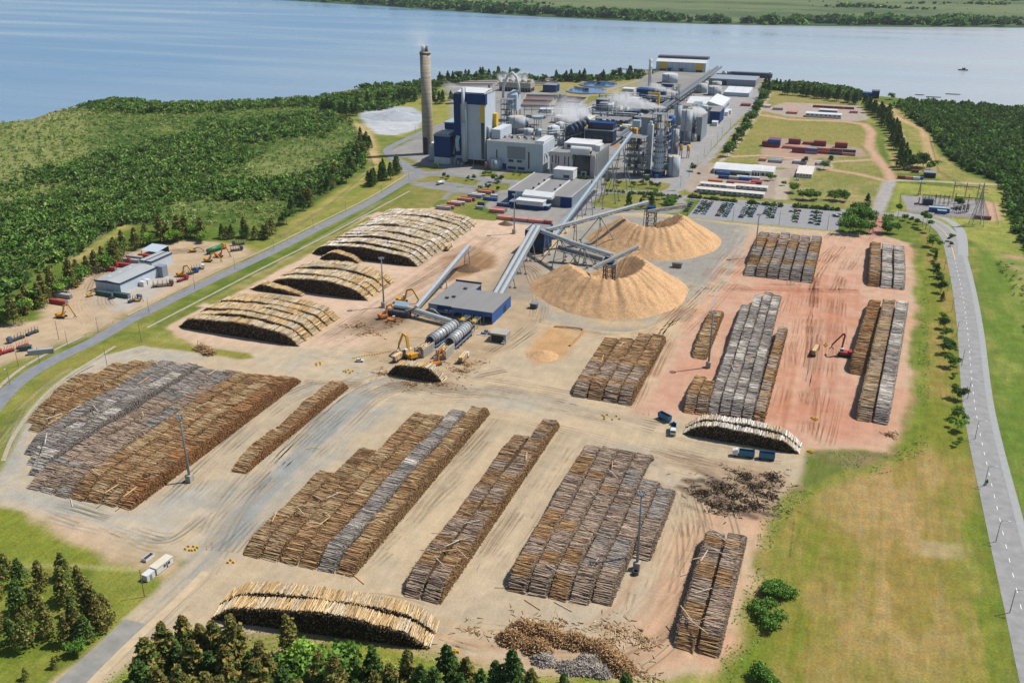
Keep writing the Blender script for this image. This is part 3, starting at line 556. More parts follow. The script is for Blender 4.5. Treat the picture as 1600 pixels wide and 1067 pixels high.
def row(name, label, group, axis, c0, c1, s0, s1, h, pal, cat='log stack', shift=0., ramp=(9, 7), dia=None, sides=(0, 0), ends=(0, 0), wave=.55, mixp=None, arch=0., seed=0, sp=1.0, low=None, layers=2, skew=4.5, endpal=None):
    """one row of stacked logs. axis 'y': the row runs along +Y with logs lying along X; axis 'x': the reverse. c0..c1 is the span of the logs,
    s0..s1 the run of the row, shift moves the far end sideways. sides / ends: how much height of cut log ends shows on each long side."""
    dia = dia or (.28 if s0 < 300 and axis == 'y' else .34)
    rg = np.random.default_rng(seed+int(abs(c0)*10)); L = s1-s0; W = c1-c0
    ph = rg.uniform(0, 6.28, 4)
    def H(s):
        u = (s-s0); t = np.minimum(np.clip(u/ramp[0], 0, 1), np.clip((L-u)/ramp[1], 0, 1)); t = t*(2-t)
        base = h*rg.uniform(.93, 1.07)+1.35*wave*(np.sin(s/11+ph[0])+.6*np.sin(s/5.3+ph[1])+.35*np.sin(s/2.2+ph[2]))
        if arch: base = base*(1-arch*(2*u/L-1)**2)
        if low: base = base*np.interp(u/L, [a for a, _ in low], [b for _, b in low])
        return np.maximum(t*base, .3)
    parts = []
    for layer in range(layers):
        n = int(L/(dia*.86)*sp); s = np.linspace(s0+.2, s1-.2, n)+rg.normal(0, .12, n); z = H(s)-layer*dia*.8+rg.uniform(-.3, .36, n)
        ln = W*rg.uniform(.79, .9, n); off = rg.normal(0, W*.016, n); yaw = rg.normal(0, R(skew), n); cx = (c0+c1)/2+shift*(s-s0)/L+off
        dc = ln/2*np.cos(yaw); ds = ln/2*np.sin(yaw); tilt = rg.normal(0, .16, n); r = dia/2*rg.uniform(.7, 1.25, n)
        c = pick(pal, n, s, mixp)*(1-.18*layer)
        A = np.stack([cx-dc, s-ds, np.maximum(z-tilt, .2)], -1); B = np.stack([cx+dc, s+ds, np.maximum(z+tilt, .2)], -1)
        if axis == 'x': A, B = A[:, [1, 0, 2]], B[:, [1, 0, 2]]
        parts.append(logs_geo(A, B, r, c, c*np.array([1.05, .98, .9])))
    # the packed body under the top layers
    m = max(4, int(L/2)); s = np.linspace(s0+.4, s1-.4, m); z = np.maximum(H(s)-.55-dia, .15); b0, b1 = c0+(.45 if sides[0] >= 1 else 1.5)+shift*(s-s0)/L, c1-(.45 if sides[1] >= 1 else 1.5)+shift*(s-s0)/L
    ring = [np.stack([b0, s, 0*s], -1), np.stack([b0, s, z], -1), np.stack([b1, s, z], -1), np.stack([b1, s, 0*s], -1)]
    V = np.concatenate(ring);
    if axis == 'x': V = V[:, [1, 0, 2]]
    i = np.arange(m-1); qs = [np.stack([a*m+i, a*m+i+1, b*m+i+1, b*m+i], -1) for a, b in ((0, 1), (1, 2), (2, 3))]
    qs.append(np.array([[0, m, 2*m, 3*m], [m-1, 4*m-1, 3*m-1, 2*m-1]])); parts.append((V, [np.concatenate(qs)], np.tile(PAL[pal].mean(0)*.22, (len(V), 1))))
    # cut ends on the exposed long sides
    for side, zt in ((0, sides[0]), (1, sides[1])):
        if zt <= 0: continue
        d = dia*.92; us, zs = np.meshgrid(np.arange(s0+.3, s1-.3, d), np.arange(d*.5, h*1.35+1, d*.87)); us = us+(np.arange(us.shape[0]) % 2)[:, None]*d/2
        us = us.ravel()+rg.normal(0, .05, us.size); zs = zs.ravel()+rg.normal(0, .05, us.size); k = (zs < H(us)-.1) & (zs > (H(us)*(1-zt))-.2) & (rg.random(us.size) > .05); us, zs = us[k], zs[k]; n = len(us)
        if n == 0: continue
        cc = np.where(side == 0, c0, c1)+shift*(us-s0)/L; pr = np.abs(rg.normal(0, .28, n))-.1; sg = -1 if side == 0 else 1
        A = np.stack([cc+sg*(pr-1.2), us, zs], -1); B = np.stack([cc+sg*pr, us, zs], -1)
        if side == 0: pass
        if axis == 'x': A, B = A[:, [1, 0, 2]], B[:, [1, 0, 2]]
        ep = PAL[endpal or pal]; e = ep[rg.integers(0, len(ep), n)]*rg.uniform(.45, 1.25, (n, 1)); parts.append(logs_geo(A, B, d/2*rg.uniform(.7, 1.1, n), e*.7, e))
    # bottom bearers poking out at the near end
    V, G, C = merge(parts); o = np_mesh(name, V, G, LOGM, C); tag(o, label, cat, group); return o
GN = {0: 'log rows of the south-west yard', 1: 'brown log rows with one grey strip', 2: 'pair of brown log rows', 3: 'log rows around the light mast', 4: 'log rows beside the grass bank', 5: 'log rows south of the chip cones', 6: 'log rows below the car park', 7: 'log rows at the red yard corner', 8: 'log rows at the east edge of the red yard', 9: 'grey log rows in the red yard', 10: 'lone row'}
E_ = [-340,-333,-326,-319,-311.6,-304.3,-297,-289.8,-282.6,-275.4,-268.2,-261,-253.8,-246.6,-239.4]
# south-west stack (fourteen rows)
T0 = [(286,318,4.2,'brown'),(268,331,5,'brown'),(262,336,5.4,'brown'),(262,339,5.4,'brown'),(246,340,6.2,'grey'),(240,341,6.4,'grey'),(234,341,6.6,'grey'),(226,341,4.6,'mauve'),(226,342,4.9,'mauve'),(226,342,5.2,'mauve'),(226.5,343,5.3,'brown'),(227,344,5.5,'brown'),(227.5,345,5.6,'brown'),(228,347,5.7,'rust')]
L0 = ['short brown log row at the outer north-west corner of the fourteen-row stack','brown log row second in from the outer west edge of the south-west stack','brown log row third in from the west, left of the grey logs','brown log row right against the left flank of the grey logs','weathered grey log row, leftmost of the three grey ones in the south-west stack','weathered grey log row in the middle of the three grey ones','weathered grey log row with a tall dark flank of cut ends','mauve brown log row lying just below the dark flank of the grey logs','mauve brown log row, second to the right of the grey logs','mauve brown log row, third to the right of the grey logs','brown log row fourth from the right in the south-west stack','brown log row third from the right in the south-west stack','brown log row second from the right, beside the rust coloured one','rust coloured log row with a long face of orange cut ends above the lane']
for i, (a, b, h, p) in enumerate(T0):
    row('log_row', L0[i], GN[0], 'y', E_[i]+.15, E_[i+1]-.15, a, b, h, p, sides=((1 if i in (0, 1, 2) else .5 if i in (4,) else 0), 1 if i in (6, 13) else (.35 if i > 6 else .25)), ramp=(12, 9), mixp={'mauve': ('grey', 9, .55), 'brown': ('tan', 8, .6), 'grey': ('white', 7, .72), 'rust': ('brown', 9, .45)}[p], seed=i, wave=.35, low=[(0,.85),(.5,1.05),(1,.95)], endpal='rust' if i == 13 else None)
row('log_row', 'long tapering brown log row alone on the grey concrete lane', 'log rows standing alone', 'y', -221.4, -214.3, 265, 349, 4.6, 'brown', sides=(0, 1), mixp=('tan', 8, .6), seed=21, endpal='rust', low=[(0,.7),(.3,1),(1,1)])
# stack with the grey strip
E1 = [-183.4,-176.3,-169.1,-161.9,-154.7,-147.6,-140.5]; B1 = [276, 297, 333, 334, 341, 348]
L1 = ['shortest brown log row at the left edge of the stack with the grey strip','brown log row second from the left, a step longer than the first','brown log row third from the left in the stack with the grey strip','brown log row directly left of the grey strip','weathered grey log row running like a stripe through a brown stack','brown log row right of the grey strip, with cut ends facing the lane']
for i in range(6): row('log_row', L1[i], GN[1], 'y', E1[i]+.15, E1[i+1]-.15, 219.5+.5*i, B1[i], [4.8,5.2,5.4,5.5,5.6,5.6][i], 'grey' if i == 4 else 'brown', sides=(1 if i == 0 else .5 if i in (1, 2) else 0, 1 if i == 5 else .2), mixp=('tan', 7, .48) if i != 4 else ('white', 8, .7), seed=30+i, wave=.35, low=[(0,.8),(.35,1),(1,1)])
for i, (a, b, e) in enumerate(((-120.6,-113.8,331), (-113.7,-107,348))):
    row('log_row', ['brown log row on the left of a narrow pair between two sandy lanes', 'brown log row on the right of a narrow pair, its cut ends facing east'][i], GN[2], 'y', a+.1, b-.1, 219.5, e, 5.4, 'brown', sides=(1-i, i), mixp=('mauve', 8, .5), seed=40+i, wave=.4)
E3 = [-89.5,-82.5,-75.3,-68.3,-61.4,-54.5,-47.8]
L3 = ['mauve brown log row at the left edge of the stack around the light mast','mauve brown log row second from the left in the mast stack','mauve brown log row third from the left in the mast stack','mauve brown log row fourth from the left, longest neighbour of the mast','mauve log row just left of the light mast','short mauve log row just behind the light mast']
for i, (a, b) in enumerate(((234,332),(234.5,333),(235,333),(236,334),(238,315),(266,312))):
    row('log_row', L3[i], GN[3], 'y', E3[i]+.15, E3[i+1]-.15, a, b, [5.6,5.6,5.5,5.4,5,4.6][i], 'mauve', sides=(1 if i == 0 else 0, 1 if i in (4, 5) else .3 if i == 3 else .15), mixp=('brown' if i < 3 else 'grey', 9, .58), seed=50+i, wave=.35)
for i in range(2): row('log_row', ['mauve log row on the left of the pair beside the grass bank', 'mauve log row on the right of the pair, touching the grass bank'][i], GN[4], 'y', -31.4+6.8*i, -24.8+6.8*i, 226.5, 288+2*i, 5.6, 'mauve', sides=(1-i, i), mixp=('brown', 10, .62), seed=60+i, wave=.3)
E5 = [-111,-103.7,-96.1,-88.7,-82]
for i in range(4): row('log_row', ['brown log row, westernmost of the four south of the chip cones','brown log row second from the west, south of the chip cones','brown log row third from the west, south of the chip cones','easternmost brown log row of the four south of the chip cones'][i], GN[5], 'y', E5[i]+.15, E5[i+1]-.15, 378, [444,446,455,457][i], 5.6, 'brown', sides=(1 if i == 0 else 0, 1 if i == 3 else .2), mixp=('mauve', 9, .58), seed=70+i, wave=.35)
E6 = [-57.8,-50.5,-43.4,-36.2,-29.2,-22.1,-15.1]
for i in range(6): row('log_row', ORD[i]+' log row from the west in the six-row stack below the car park', GN[6], 'y', E6[i]+.15, E6[i+1]-.15, 580, 672, 5.6, 'mauve' if i in (2, 4) else 'brown', sides=(1 if i == 0 else 0, 1 if i == 5 else 0), mixp=('grey', 9, .5), seed=80+i, wave=.4, low=[(0,.45),(.25,.5),(.3,1),(1,1)] if i == 0 else None)
E7 = [17.4,24.6,31.8,38.9]
for i in range(3): row('log_row', ['brown log row on the west side of the corner stack by the grass','silver grey log row in the middle of the corner stack','silver grey log row on the grass side of the corner stack'][i], GN[7], 'y', E7[i]+.15, E7[i+1]-.15, 587, 671, 5.8, 'brown' if i == 0 else 'white', sides=(1 if i == 0 else 0, 1 if i == 2 else 0), mixp=('mauve' if i == 0 else 'grey', 8, .55), seed=90+i, wave=.4)
for i, (a, b, s0, s1, p, sh) in enumerate(((11.4,17.8,450,553,'brown',8),(16.4,23,400,555,'tan',10.5),(23.2,29.6,400,556,'white',10.5))):
    row('log_row', ['short brown log row on the west flank of the long leaning stack','tan log row in the middle of the long leaning stack','silver grey log row on the grass side of the long leaning stack'][i], GN[8], 'y', a, b, s0, s1, 5.8, p, shift=sh, sides=(1 if i < 2 else 0, 1 if i == 2 else 0), mixp=({'brown': 'rust', 'tan': 'mauve', 'white': 'grey'}[p], 8, .55), seed=100+i, wave=.4)
E9 = [-58.2,-53,-47.6,-42.6,-37.6,-32.5,-27.4,-22.3]; B9 = [417,412,521,536,544,544,492]
L9 = ['short brown log row at the south-west end of the grey red-yard stack','short brown log row second from the west in the grey red-yard stack','grey log row, westernmost grey one in the red-yard stack','grey log row second of four in the red-yard stack','grey log row third of four in the red-yard stack','grey log row easternmost of four in the red-yard stack','brown log row on the east flank of the grey red-yard stack']
for i in range(7): row('log_row', L9[i], GN[9], 'y', E9[i]+.1, E9[i+1]-.1, 380+.6*i, B9[i], 5.4, 'brown' if i in (0, 1, 6) else 'grey', shift=-3 if 1 < i < 6 else (-.6 if i < 2 else 0), sides=(1 if i in (0, 2) else 0, 1 if i == 6 else .15), mixp=('mauve', 8, .55) if i in (0, 1, 6) else ('white', 8, .64), dia=.4, seed=110+i, wave=.45)
row('log_row', 'narrow brown log row alone beside a light mast in the red yard', 'log rows standing alone', 'y', -65.4, -58, 441.5, 507, 4.6, 'brown', shift=-1, sides=(1, 1), mixp=('tan', 8, .55), seed=130)
# arched piles of peeled logs: rows across, logs along the site grid
def arched(nm, lab, x0, x1, y0, n, wdt, h, pal, mp, grp, sh0=(0,)*30, sh1=(0,)*30, seed=0, arch=.55, gap=.12, dia=.36, hs=None):
    for i in range(n):
        row(nm, (lab[i] if isinstance(lab, list) else lab % ORD[i]), grp, 'x', y0+i*wdt+gap, y0+(i+1)*wdt-gap, x0+sh0[i], x1-sh1[i], (hs[i] if hs else h*RNG.uniform(.9, 1.04)), pal, sides=(1 if i == 0 else .2, 0), ramp=(9, 9), arch=arch, wave=.3, mixp=mp, dia=dia, seed=seed+i, skew=3.5, endpal='bark_and_shade')
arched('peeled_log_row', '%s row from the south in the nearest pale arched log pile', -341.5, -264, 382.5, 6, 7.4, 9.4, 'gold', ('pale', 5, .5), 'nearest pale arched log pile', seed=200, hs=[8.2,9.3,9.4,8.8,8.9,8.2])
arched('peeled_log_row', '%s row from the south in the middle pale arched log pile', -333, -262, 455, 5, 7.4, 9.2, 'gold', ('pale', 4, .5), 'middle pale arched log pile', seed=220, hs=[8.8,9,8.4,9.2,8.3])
row('peeled_log_row', 'low pale log heap lying against the front of the middle arched pile', 'middle pale arched log pile', 'x', 447.5, 454.6, -340, -303, 3.8, 'gold', sides=(1, 0), ramp=(9, 9), seed=231, arch=.5, skew=3.5, endpal='bark_and_shade')
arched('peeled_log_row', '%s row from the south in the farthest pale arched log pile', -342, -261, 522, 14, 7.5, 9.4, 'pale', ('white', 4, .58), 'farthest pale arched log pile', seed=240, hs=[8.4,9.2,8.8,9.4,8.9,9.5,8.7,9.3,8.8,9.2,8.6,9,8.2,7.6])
row('peeled_log_row', 'small pointed pale log heap in front of the farthest arched pile', 'farthest pale arched log pile', 'x', 514, 521.5, -331, -301, 6.2, 'gold', sides=(1, 0), ramp=(14, 15), seed=262, skew=3.5, endpal='bark_and_shade')
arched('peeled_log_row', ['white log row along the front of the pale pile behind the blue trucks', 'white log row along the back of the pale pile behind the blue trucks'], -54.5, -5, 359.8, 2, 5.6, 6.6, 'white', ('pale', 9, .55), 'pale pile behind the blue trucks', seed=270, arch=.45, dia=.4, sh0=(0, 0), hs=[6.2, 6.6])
def turned(objs, px, ang):
    for o in objs:
        c = Vector((*px, 0)); o.matrix_world = Matrix.Translation(c) @ Matrix.Rotation(ang, 4, 'Z') @ Matrix.Translation(-c)
nb = [row('peeled_log_row', ['golden log row at the dark front of the arched pile behind the trees', 'golden log row at the back of the arched pile behind the trees'][i], 'golden arched pile behind the trees', 'x', 187.5+i*6.8, 194+i*6.8, -173, -100.5, [7.4,8][i], 'gold', sides=(1 if i == 0 else .3, 0), ramp=(10, 10), arch=.5, wave=.25, mixp=('pale', 4, .6), seed=280+i, skew=5, endpal='bark_and_shade', sp=1.1, dia=.36) for i in range(2)]
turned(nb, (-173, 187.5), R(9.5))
row('peeled_log_row', 'small heap of peeled logs with black front beside the debarking drums', 'log heaps at the debarking line', 'x', 368.8, 376, -204, -174, 6.2, 'gold', sides=(1, 0), ramp=(6, 6), arch=.35, mixp=('pale', 6, .5), seed=290, skew=6, endpal='bark_and_shade')
# single logs lying loose on the stacks and in the lanes
lv, lg_, lc = logs_geo(np.array([[-3.6, 0, .17]]), np.array([[3.6, 0, .17]]), np.array([.2]), PAL['tan'][:1]*1.0, PAL['pale'][:1], 8)
lo = np_mesh('loose_log', lv, lg_, LOGM, lc); lmeshes = [lo.data]
for p_ in ('grey', 'brown'):
    v_, g_, c_ = logs_geo(np.array([[-3.6, 0, .17]]), np.array([[3.6, 0, .17]]), np.array([.2]), PAL[p_][2:3], PAL['tan'][:1], 8); x_ = np_mesh('loose_log', v_, g_, LOGM, c_); lmeshes.append(x_.data); bpy.data.objects.remove(x_)
LOOSE = [((543,893),90,0,'dark loose log lying on the sand in front of the grey-striped stack',2,1),((560,905),-28,0,'slanting loose log on the sand below the grey-striped stack',2,1),((487,700),40,0,'loose log on the lane left of the tapering row',0,.6),((502,698),75,0,'second loose log on the lane left of the grey-striped stack',2,.6),((790,918),20,0,'loose log at the south-west corner of the mast stack',0,1),((832,945),-25,0,'loose log below the south face of the mast stack',2,1),((880,948),-20,0,'loose log by the south-east corner of the mast stack',1,1),((112,786),-40,0,'loose grey log fallen off the south-west stack',1,.9),
  ((708,850),62,5.6,'white loose log lying across the narrow brown pair',1,1.1),((72,688),-50,7.2,'white log thrown across the grey rows near their south end',1,1.2),((85,652),70,7.4,'white log across the grey rows near the west edge',1,1),((150,640),-30,7.6,'grey log askew on the grey rows above their dark flank',1,1),((150,740),-20,6,'tan log lying across the mauve rows of the south-west stack',0,1),((1090,980),-35,6.2,'loose log lying askew on the pair beside the grass bank',0,1.2),((1072,960),-50,6.2,'second loose log lying askew on the grass bank pair',0,1),((1100,870),80,6.2,'loose log along the grass bank pair near its north end',1,1),((175,765),90,5.4,'upright looking loose log on the rust rows',0,1),((204,770),88,5.4,'loose log lying on the rust coloured row near its south end',0,1),((690,835),20,5.8,'loose log on the right row of the narrow pair',0,1),((470,800),-35,6,'tan loose log across the brown rows of the grey-striped stack',0,1)]
for i, (px, a, z, lab, k, s) in enumerate(LOOSE):
    o = lo if i == 0 else lo.copy()
    if i: link(o)
    o.data = lmeshes[k]; X, Y = g(*px, z); o.location = (X, Y, z+(.45 if z else 0)); o.rotation_euler = (0, R(random.uniform(-3, 3)) if z else 0, R(a)); o.scale = (s, 1, 1); tag(o, lab, 'log', 'loose logs')
for (xa, xb, ya, yb, z, k, where) in ((-183,-155,225,270,5.6,0,'the brown rows left of the grey strip'),(-147,-141,225,340,5.9,2,'the brown row right of the grey strip'),(-120,-108,225,325,5.9,0,'the narrow brown pair'),(-89,-62,240,325,5.9,1,'the mauve rows around the light mast'),(-31,-19,232,284,5.9,1,'the pair beside the grass bank'),(-282,-250,232,335,5.6,0,'the mauve and brown south-west rows'),(-318,-292,250,330,6.9,1,'the grey south-west rows'),(-110,-84,384,440,5.9,0,'the four rows south of the chip cones'),(-47,-29,390,530,5.8,1,'the grey rows of the red yard')):
    for q_ in range(7):
        o = lo.copy(); link(o); o.data = lmeshes[k if q_ % 3 else (k+1) % 3]; o.location = (random.uniform(xa, xb), random.uniform(ya, yb), z+random.uniform(0, .4)); o.rotation_euler = (0, R(random.uniform(-5, 5)), R(random.choice([random.uniform(15, 45), random.uniform(-45, -15), random.uniform(60, 120)]))); o.scale = (random.uniform(.7, 1.05), .85, .85); tag(o, '%s log lying askew on top of %s' % (['tan', 'grey', 'brown'][k if q_ % 3 else (k+1) % 3], where), 'log', 'logs lying askew on '+where)
# brushwood and slash heaps at the south end
def slash(name, lab, px, n, rad, hh, pal, seed, ln=(1.2, 3.6)):
    rg = np.random.default_rng(seed); P0, P1, Cl = [], [], []
    pts = np.array(gl(px)); per = n//len(pts)
    for c in pts:
        a = rg.uniform(0, 6.28, per); q = np.sqrt(rg.random(per))*rad if hh > 1 else np.abs(rg.normal(0, .8, per))*rad*(1+.7*np.sin(3*a+c[0])+.4*np.sin(5*a+c[1])); x = c[0]+q*np.cos(a); y = c[1]+q*np.sin(a)*.7; z = hh*np.maximum(1-(q/rad)**2, .15)*rg.random(per)**.4+.1
        l = rg.uniform(*ln, per)/2; t = rg.uniform(0, 6.28, per); dz = rg.normal(0, .35, per); d = np.stack([l*np.cos(t), l*np.sin(t), l*dz], -1); cc = np.stack([x, y, z], -1)
        P0.append(cc-d); P1.append(cc+d); Cl.append(PAL[pal][rg.integers(0, len(PAL[pal]), per)]*rg.uniform(.6, 1.2, (per, 1)))
    P0, P1, Cl = map(np.concatenate, (P0, P1, Cl)); P0[:, 2] = np.maximum(P0[:, 2], .05); P1[:, 2] = np.maximum(P1[:, 2], .05)
    V, G, C = logs_geo(P0, P1, rg.uniform(.06, .2, len(P0)), Cl, Cl, 4); tag(np_mesh(name, V, G, LOGM, C), lab, 'brushwood', kind='stuff')
slash('slash_heap', 'brown heap of bark strips and branches at the south edge', [(820,985),(850,990),(870,1000),(900,1005),(930,1015),(955,1030),(970,1045),(800,1000),(840,1015)], 9000, 4.6, 3.6, 'brown', 1, (.7, 2.6))
slash('slash_heap', 'grey heap of weathered branches below the brown one', [(850,1032),(890,1045),(910,1045),(935,1050),(920,1035)], 3600, 3.8, 2.2, 'grey', 2, (.6, 2.2))
slash('bark_litter', 'scattered bark and branches over the sand', [(830,970),(875,975),(950,980),(970,985),(955,1000),(1000,995),(1010,1010),(740,985),(990,1052),(1010,1058)], 700, 5., .25, 'tan', 3, (.6, 2.2))
slash('bark_litter', 'rotting bark spread around the wet hollow', [(1100,770),(1130,762),(1150,775),(1180,760),(1200,775),(1165,745),(1120,790),(1150,795),(1205,745),(1180,790)], 2200, 5., .5, 'bark_and_shade', 4, (.6, 2.4))
slash('bark_litter', 'bark and dropped timber around the log deck', [(600,585),(640,600),(690,600),(720,580),(730,570),(560,510),(580,520),(610,505)], 1100, 5.5, .35, 'brown', 5, (.6, 2.2))
slash('timber_heap', 'small dark heap of branches on the concrete apron', [(320,548),(326,553),(314,545)], 260, 3.4, 2.6, 'brown', 6, (2.5, 5))
slash('timber_heap', 'small heap of offcuts at the south end of the red yard', [(1391,-100+780)], 0+60, 2.4, .8, 'brown', 7)
# ================================================================ CHIP CONES
def chip_mat():
    m, nt, b = nodes_of('wood_chips'); L = nt.links; tc = N(nt, 'ShaderNodeTexCoord'); n1 = N(nt, 'ShaderNodeTexNoise'); n1.inputs['Scale'].default_value = .9; n1.inputs['Detail'].default_value = 8; n1.inputs['Roughness'].default_value = .8
    n2 = N(nt, 'ShaderNodeTexNoise'); n2.inputs['Scale'].default_value = .09; n2.inputs['Detail'].default_value = 4
    for n in (n1, n2): L.new(tc.outputs['Object'], n.inputs['Vector'])
    cr = N(nt, 'ShaderNodeValToRGB'); e = cr.color_ramp.elements; e[0].position = .34; e[0].color = alb((168,126,90))+(1,); e[1].position = .62; e[1].color = alb((232,194,150))+(1,); x = e.new(.47); x.color = alb((216,172,126))+(1,)
    L.new(n1.outputs[0], cr.inputs[0]); mr = N(nt, 'ShaderNodeMapRange'); mr.inputs[1].default_value = .3; mr.inputs[2].default_value = .7; mr.inputs[3].default_value = .86; mr.inputs[4].default_value = 1.1; L.new(n2.outputs[0], mr.inputs[0])
    vm = N(nt, 'ShaderNodeVectorMath', operation='SCALE'); L.new(cr.outputs[0], vm.inputs[0]); L.new(mr.outputs[0], vm.inputs['Scale']); L.new(vm.outputs[0], b.inputs['Base Color']); b.inputs['Roughness'].default_value = .95; b.inputs['Specular IOR Level'].default_value = .1
    bp = N(nt, 'ShaderNodeBump'); bp.inputs['Strength'].default_value = .7; bp.inputs['Distance'].default_value = .5; L.new(n1.outputs[0], bp.inputs['Height']); L.new(bp.outputs[0], b.inputs['Normal']); return m
CHIP = chip_mat()
def chip_pile(lab, rid, mx, my, seed, sl=.70):
    """rid: crest points (x, y, z) of the horseshoe; mx, my: the stacker's mast, around which the reclaimer keeps a pit"""
    cx, cy = np.mean([p[0] for p in rid]), np.mean([p[1] for p in rid]); ext = 66; st = .55
    X, Y = np.meshgrid(np.arange(cx-ext, cx+ext, st), np.arange(cy-ext, cy+ext, st)); Zt = np.full(X.shape, -9.)
    ang = np.arctan2(Y-my, X-mx); gro = np.sin(ang*40+5*vnoise(X, Y, 12, seed))*.26+np.sin(ang*19+seed)*.3
    rs = np.array(rid); sg = np.concatenate([[0], np.hypot(*np.diff(rs[:, :2], axis=0).T).cumsum()])
    for u in np.linspace(0, sg[-1], 110):
        px, py, hx = (np.interp(u, sg, rs[:, k]) for k in range(3)); d = np.hypot(X-px, Y-py); Zt = np.maximum(Zt, hx+.25*math.sin(u*1.3)-sl*d+.0022*d*d-.5*np.exp(-d*d/6))
    pit = np.hypot(X-mx, Y-my); Zt = np.minimum(Zt, np.maximum((pit-7)*1.12, 0)+.02*pit)
    Zt += gro*np.clip(Zt/6, 0, 1)+(vnoise(X, Y, 3., seed+1)-.5)*.6+(vnoise(X, Y, 16., seed+2)-.5)*1.4; Zt = np.maximum(Zt, -.6)
    ny, nx = X.shape; ii = (np.arange(ny-1)[:, None]*nx+np.arange(nx-1)[None]).ravel(); q = np.stack([ii, ii+1, ii+1+nx, ii+nx], -1); q = q[Zt.ravel()[q].max(1) > -.5]
    tag(np_mesh('chip_pile', np.stack([X, Y, Zt], -1).reshape(-1, 3), [q], CHIP, smooth=True), lab, 'chip pile', 'horseshoe piles of wood chips')
M1, M2 = (-133., 528.), (-132., 640.)
chip_pile('nearer horseshoe pile of golden wood chips around a stacker', [(*g(x, y, z), z) for x, y, z in ((889,410,15.8),(898,420,15),(913,429,15),(932,434,15.3),(951,435,15.9),(972,433.5,16.3),(991,428,16.6),(1005,418,17),(1009,409,17.4),(1002,402,17.9),(989,397,18.4))], *M1, 3)
chip_pile('farther horseshoe pile of golden wood chips, reached by the long conveyor', [(*g(x, y, z), z) for x, y, z in ((974,338,16.6),(983,345,15.4),(996,350.5,15.3),(1012,353.5,15.6),(1028,354.5,16),(1044,353.5,16.2),(1057,349,16.6),(1067,342,17.1),(1069,337,17.6),(1061,331.5,18.2))], *M2, 8)
def mound(name, lab, cat, px, rx, ry, h, mat, seed=0):
    cx, cy = g(*px); st = min(rx, ry)/9; X, Y = np.meshgrid(np.arange(-rx*1.3, rx*1.3, st), np.arange(-ry*1.3, ry*1.3, st)); d = np.hypot(X/rx, Y/ry)
    Zt = h*(1-d)*(1+.3*(vnoise(X+50, Y+50, rx*.5, seed)-.5))+(vnoise(X+9, Y, .9, seed+1)-.5)*h*.18; Zt = np.maximum(Zt, -.3); ny, nx = X.shape; ii = (np.arange(ny-1)[:, None]*nx+np.arange(nx-1)[None]).ravel(); q = np.stack([ii, ii+1, ii+1+nx, ii+nx], -1); q = q[Zt.ravel()[q].max(1) > -.25]
    o = np_mesh(name, np.stack([X, Y, Zt], -1).reshape(-1, 3), [q], mat, smooth=True); o.location = (cx, cy, 0); return tag(o, lab, cat)
BARKM = M('bark_mulch', alb((120,92,66)), .95, var=.45, scale=1.2, bump=.8)
mound('chip_heap', 'small golden heap of chips on the sand below the drums', 'chip heap', (848,556), 9, 7, 3.4, CHIP, 1)
mound('bark_heap', 'brown bark heap under the waste conveyor', 'bark heap', (730,421), 9, 7, 4, BARKM, 2)
mound('bark_heap', 'small dark bark heap on the pink sand near the mast', 'bark heap', (790,351), 6, 4, 3, BARKM, 3)
mound('chip_heap', 'orange chip heap at the foot of the digester', 'chip heap', (968,229), 8, 6, 3, M('orange_chips', alb((206,150,104)), .95, var=.25), 4)
mound('lime_heap', 'broad pale grey lime heap behind the chimney', 'lime heap', (618,184), 44, 26, 9, M('grey_lime', alb((176,182,188)), .95, var=.2, scale=.15, bump=.4), 5)
# ================================================================ MATERIALS OF THE MILL
GREYW = M('light_grey_cladding', alb((206,217,228)), .6, var=.08, scale=.15, rib=('X', .5), streak=.12)
GREYD = M('mid_grey_cladding', alb((146,156,168)), .55, var=.08, scale=.2, streak=.12)
NAVY = M('navy_cladding', alb((0,62,126)), .6, var=.2, scale=.2, streak=.2, spec=.15)
BLUE = M('blue_cladding', alb((0,92,170)), .5, var=.15, scale=.25, streak=.15)
DNAVY = M('dark_navy', alb((14,52,88)), .6, var=.2)
ROOFG = M('grey_roof', alb((142,140,138)), .8, var=.14, scale=.12, stretch=(1, .1, 1))
ROOFW = M('white_roof', alb((226,228,228)), .5, var=.1, scale=.12, streak=0.)
WHITE = M('white_wall', alb((228,228,226)), .6, var=.07, scale=.2, streak=.1)
PINKW = M('pale_panel_wall', alb((218,208,204)), .6, var=.07, scale=.2, streak=.1)
YEL = M('yellow_panel', alb((244,196,24)), .5, var=.08)
GLASS = M('dark_glass', (.02,.035,.045), .12, var=.3, spec=.6)
DARK = M('dark_opening', (.02,.021,.024), .8, var=.2)
SILV = M('silver_metal', alb((204,214,222)), .6, 0., var=.12, scale=.4, streak=.1)
STEEL = M('galvanised_steel', alb((150,156,162)), .5, .3, var=.15)
DSTEEL = M('dark_steel', alb((84,88,96)), .6, .2, var=.2)
CONCR = M('concrete', alb((186,178,164)), .85, var=.14, scale=.15, streak=.15)
TANKG = M('tank_grey', alb((190,200,210)), .7, 0., var=.08, scale=.15, streak=.2, spec=.2)
TANKD = M('tank_dark_base', alb((92,102,118)), .55, var=.1, streak=.15)
TANKT = M('tank_top_buff', alb((206,196,178)), .8, var=.15)
LBLUE = M('light_blue_duct', alb((172,194,204)), .45, .1, var=.1, streak=.1)
CONV = M('conveyor_cover', alb((204,208,206)), .35, .25, var=.12, scale=.3)
CREAM = M('cream_wall', alb((226,218,196)), .7, var=.1)
BELT = M('belt_rubber', (.05,.05,.055), .8)
REDC = M('red_container', alb((176,72,60)), .65, var=.22, scale=.4, rib=('X', .3))
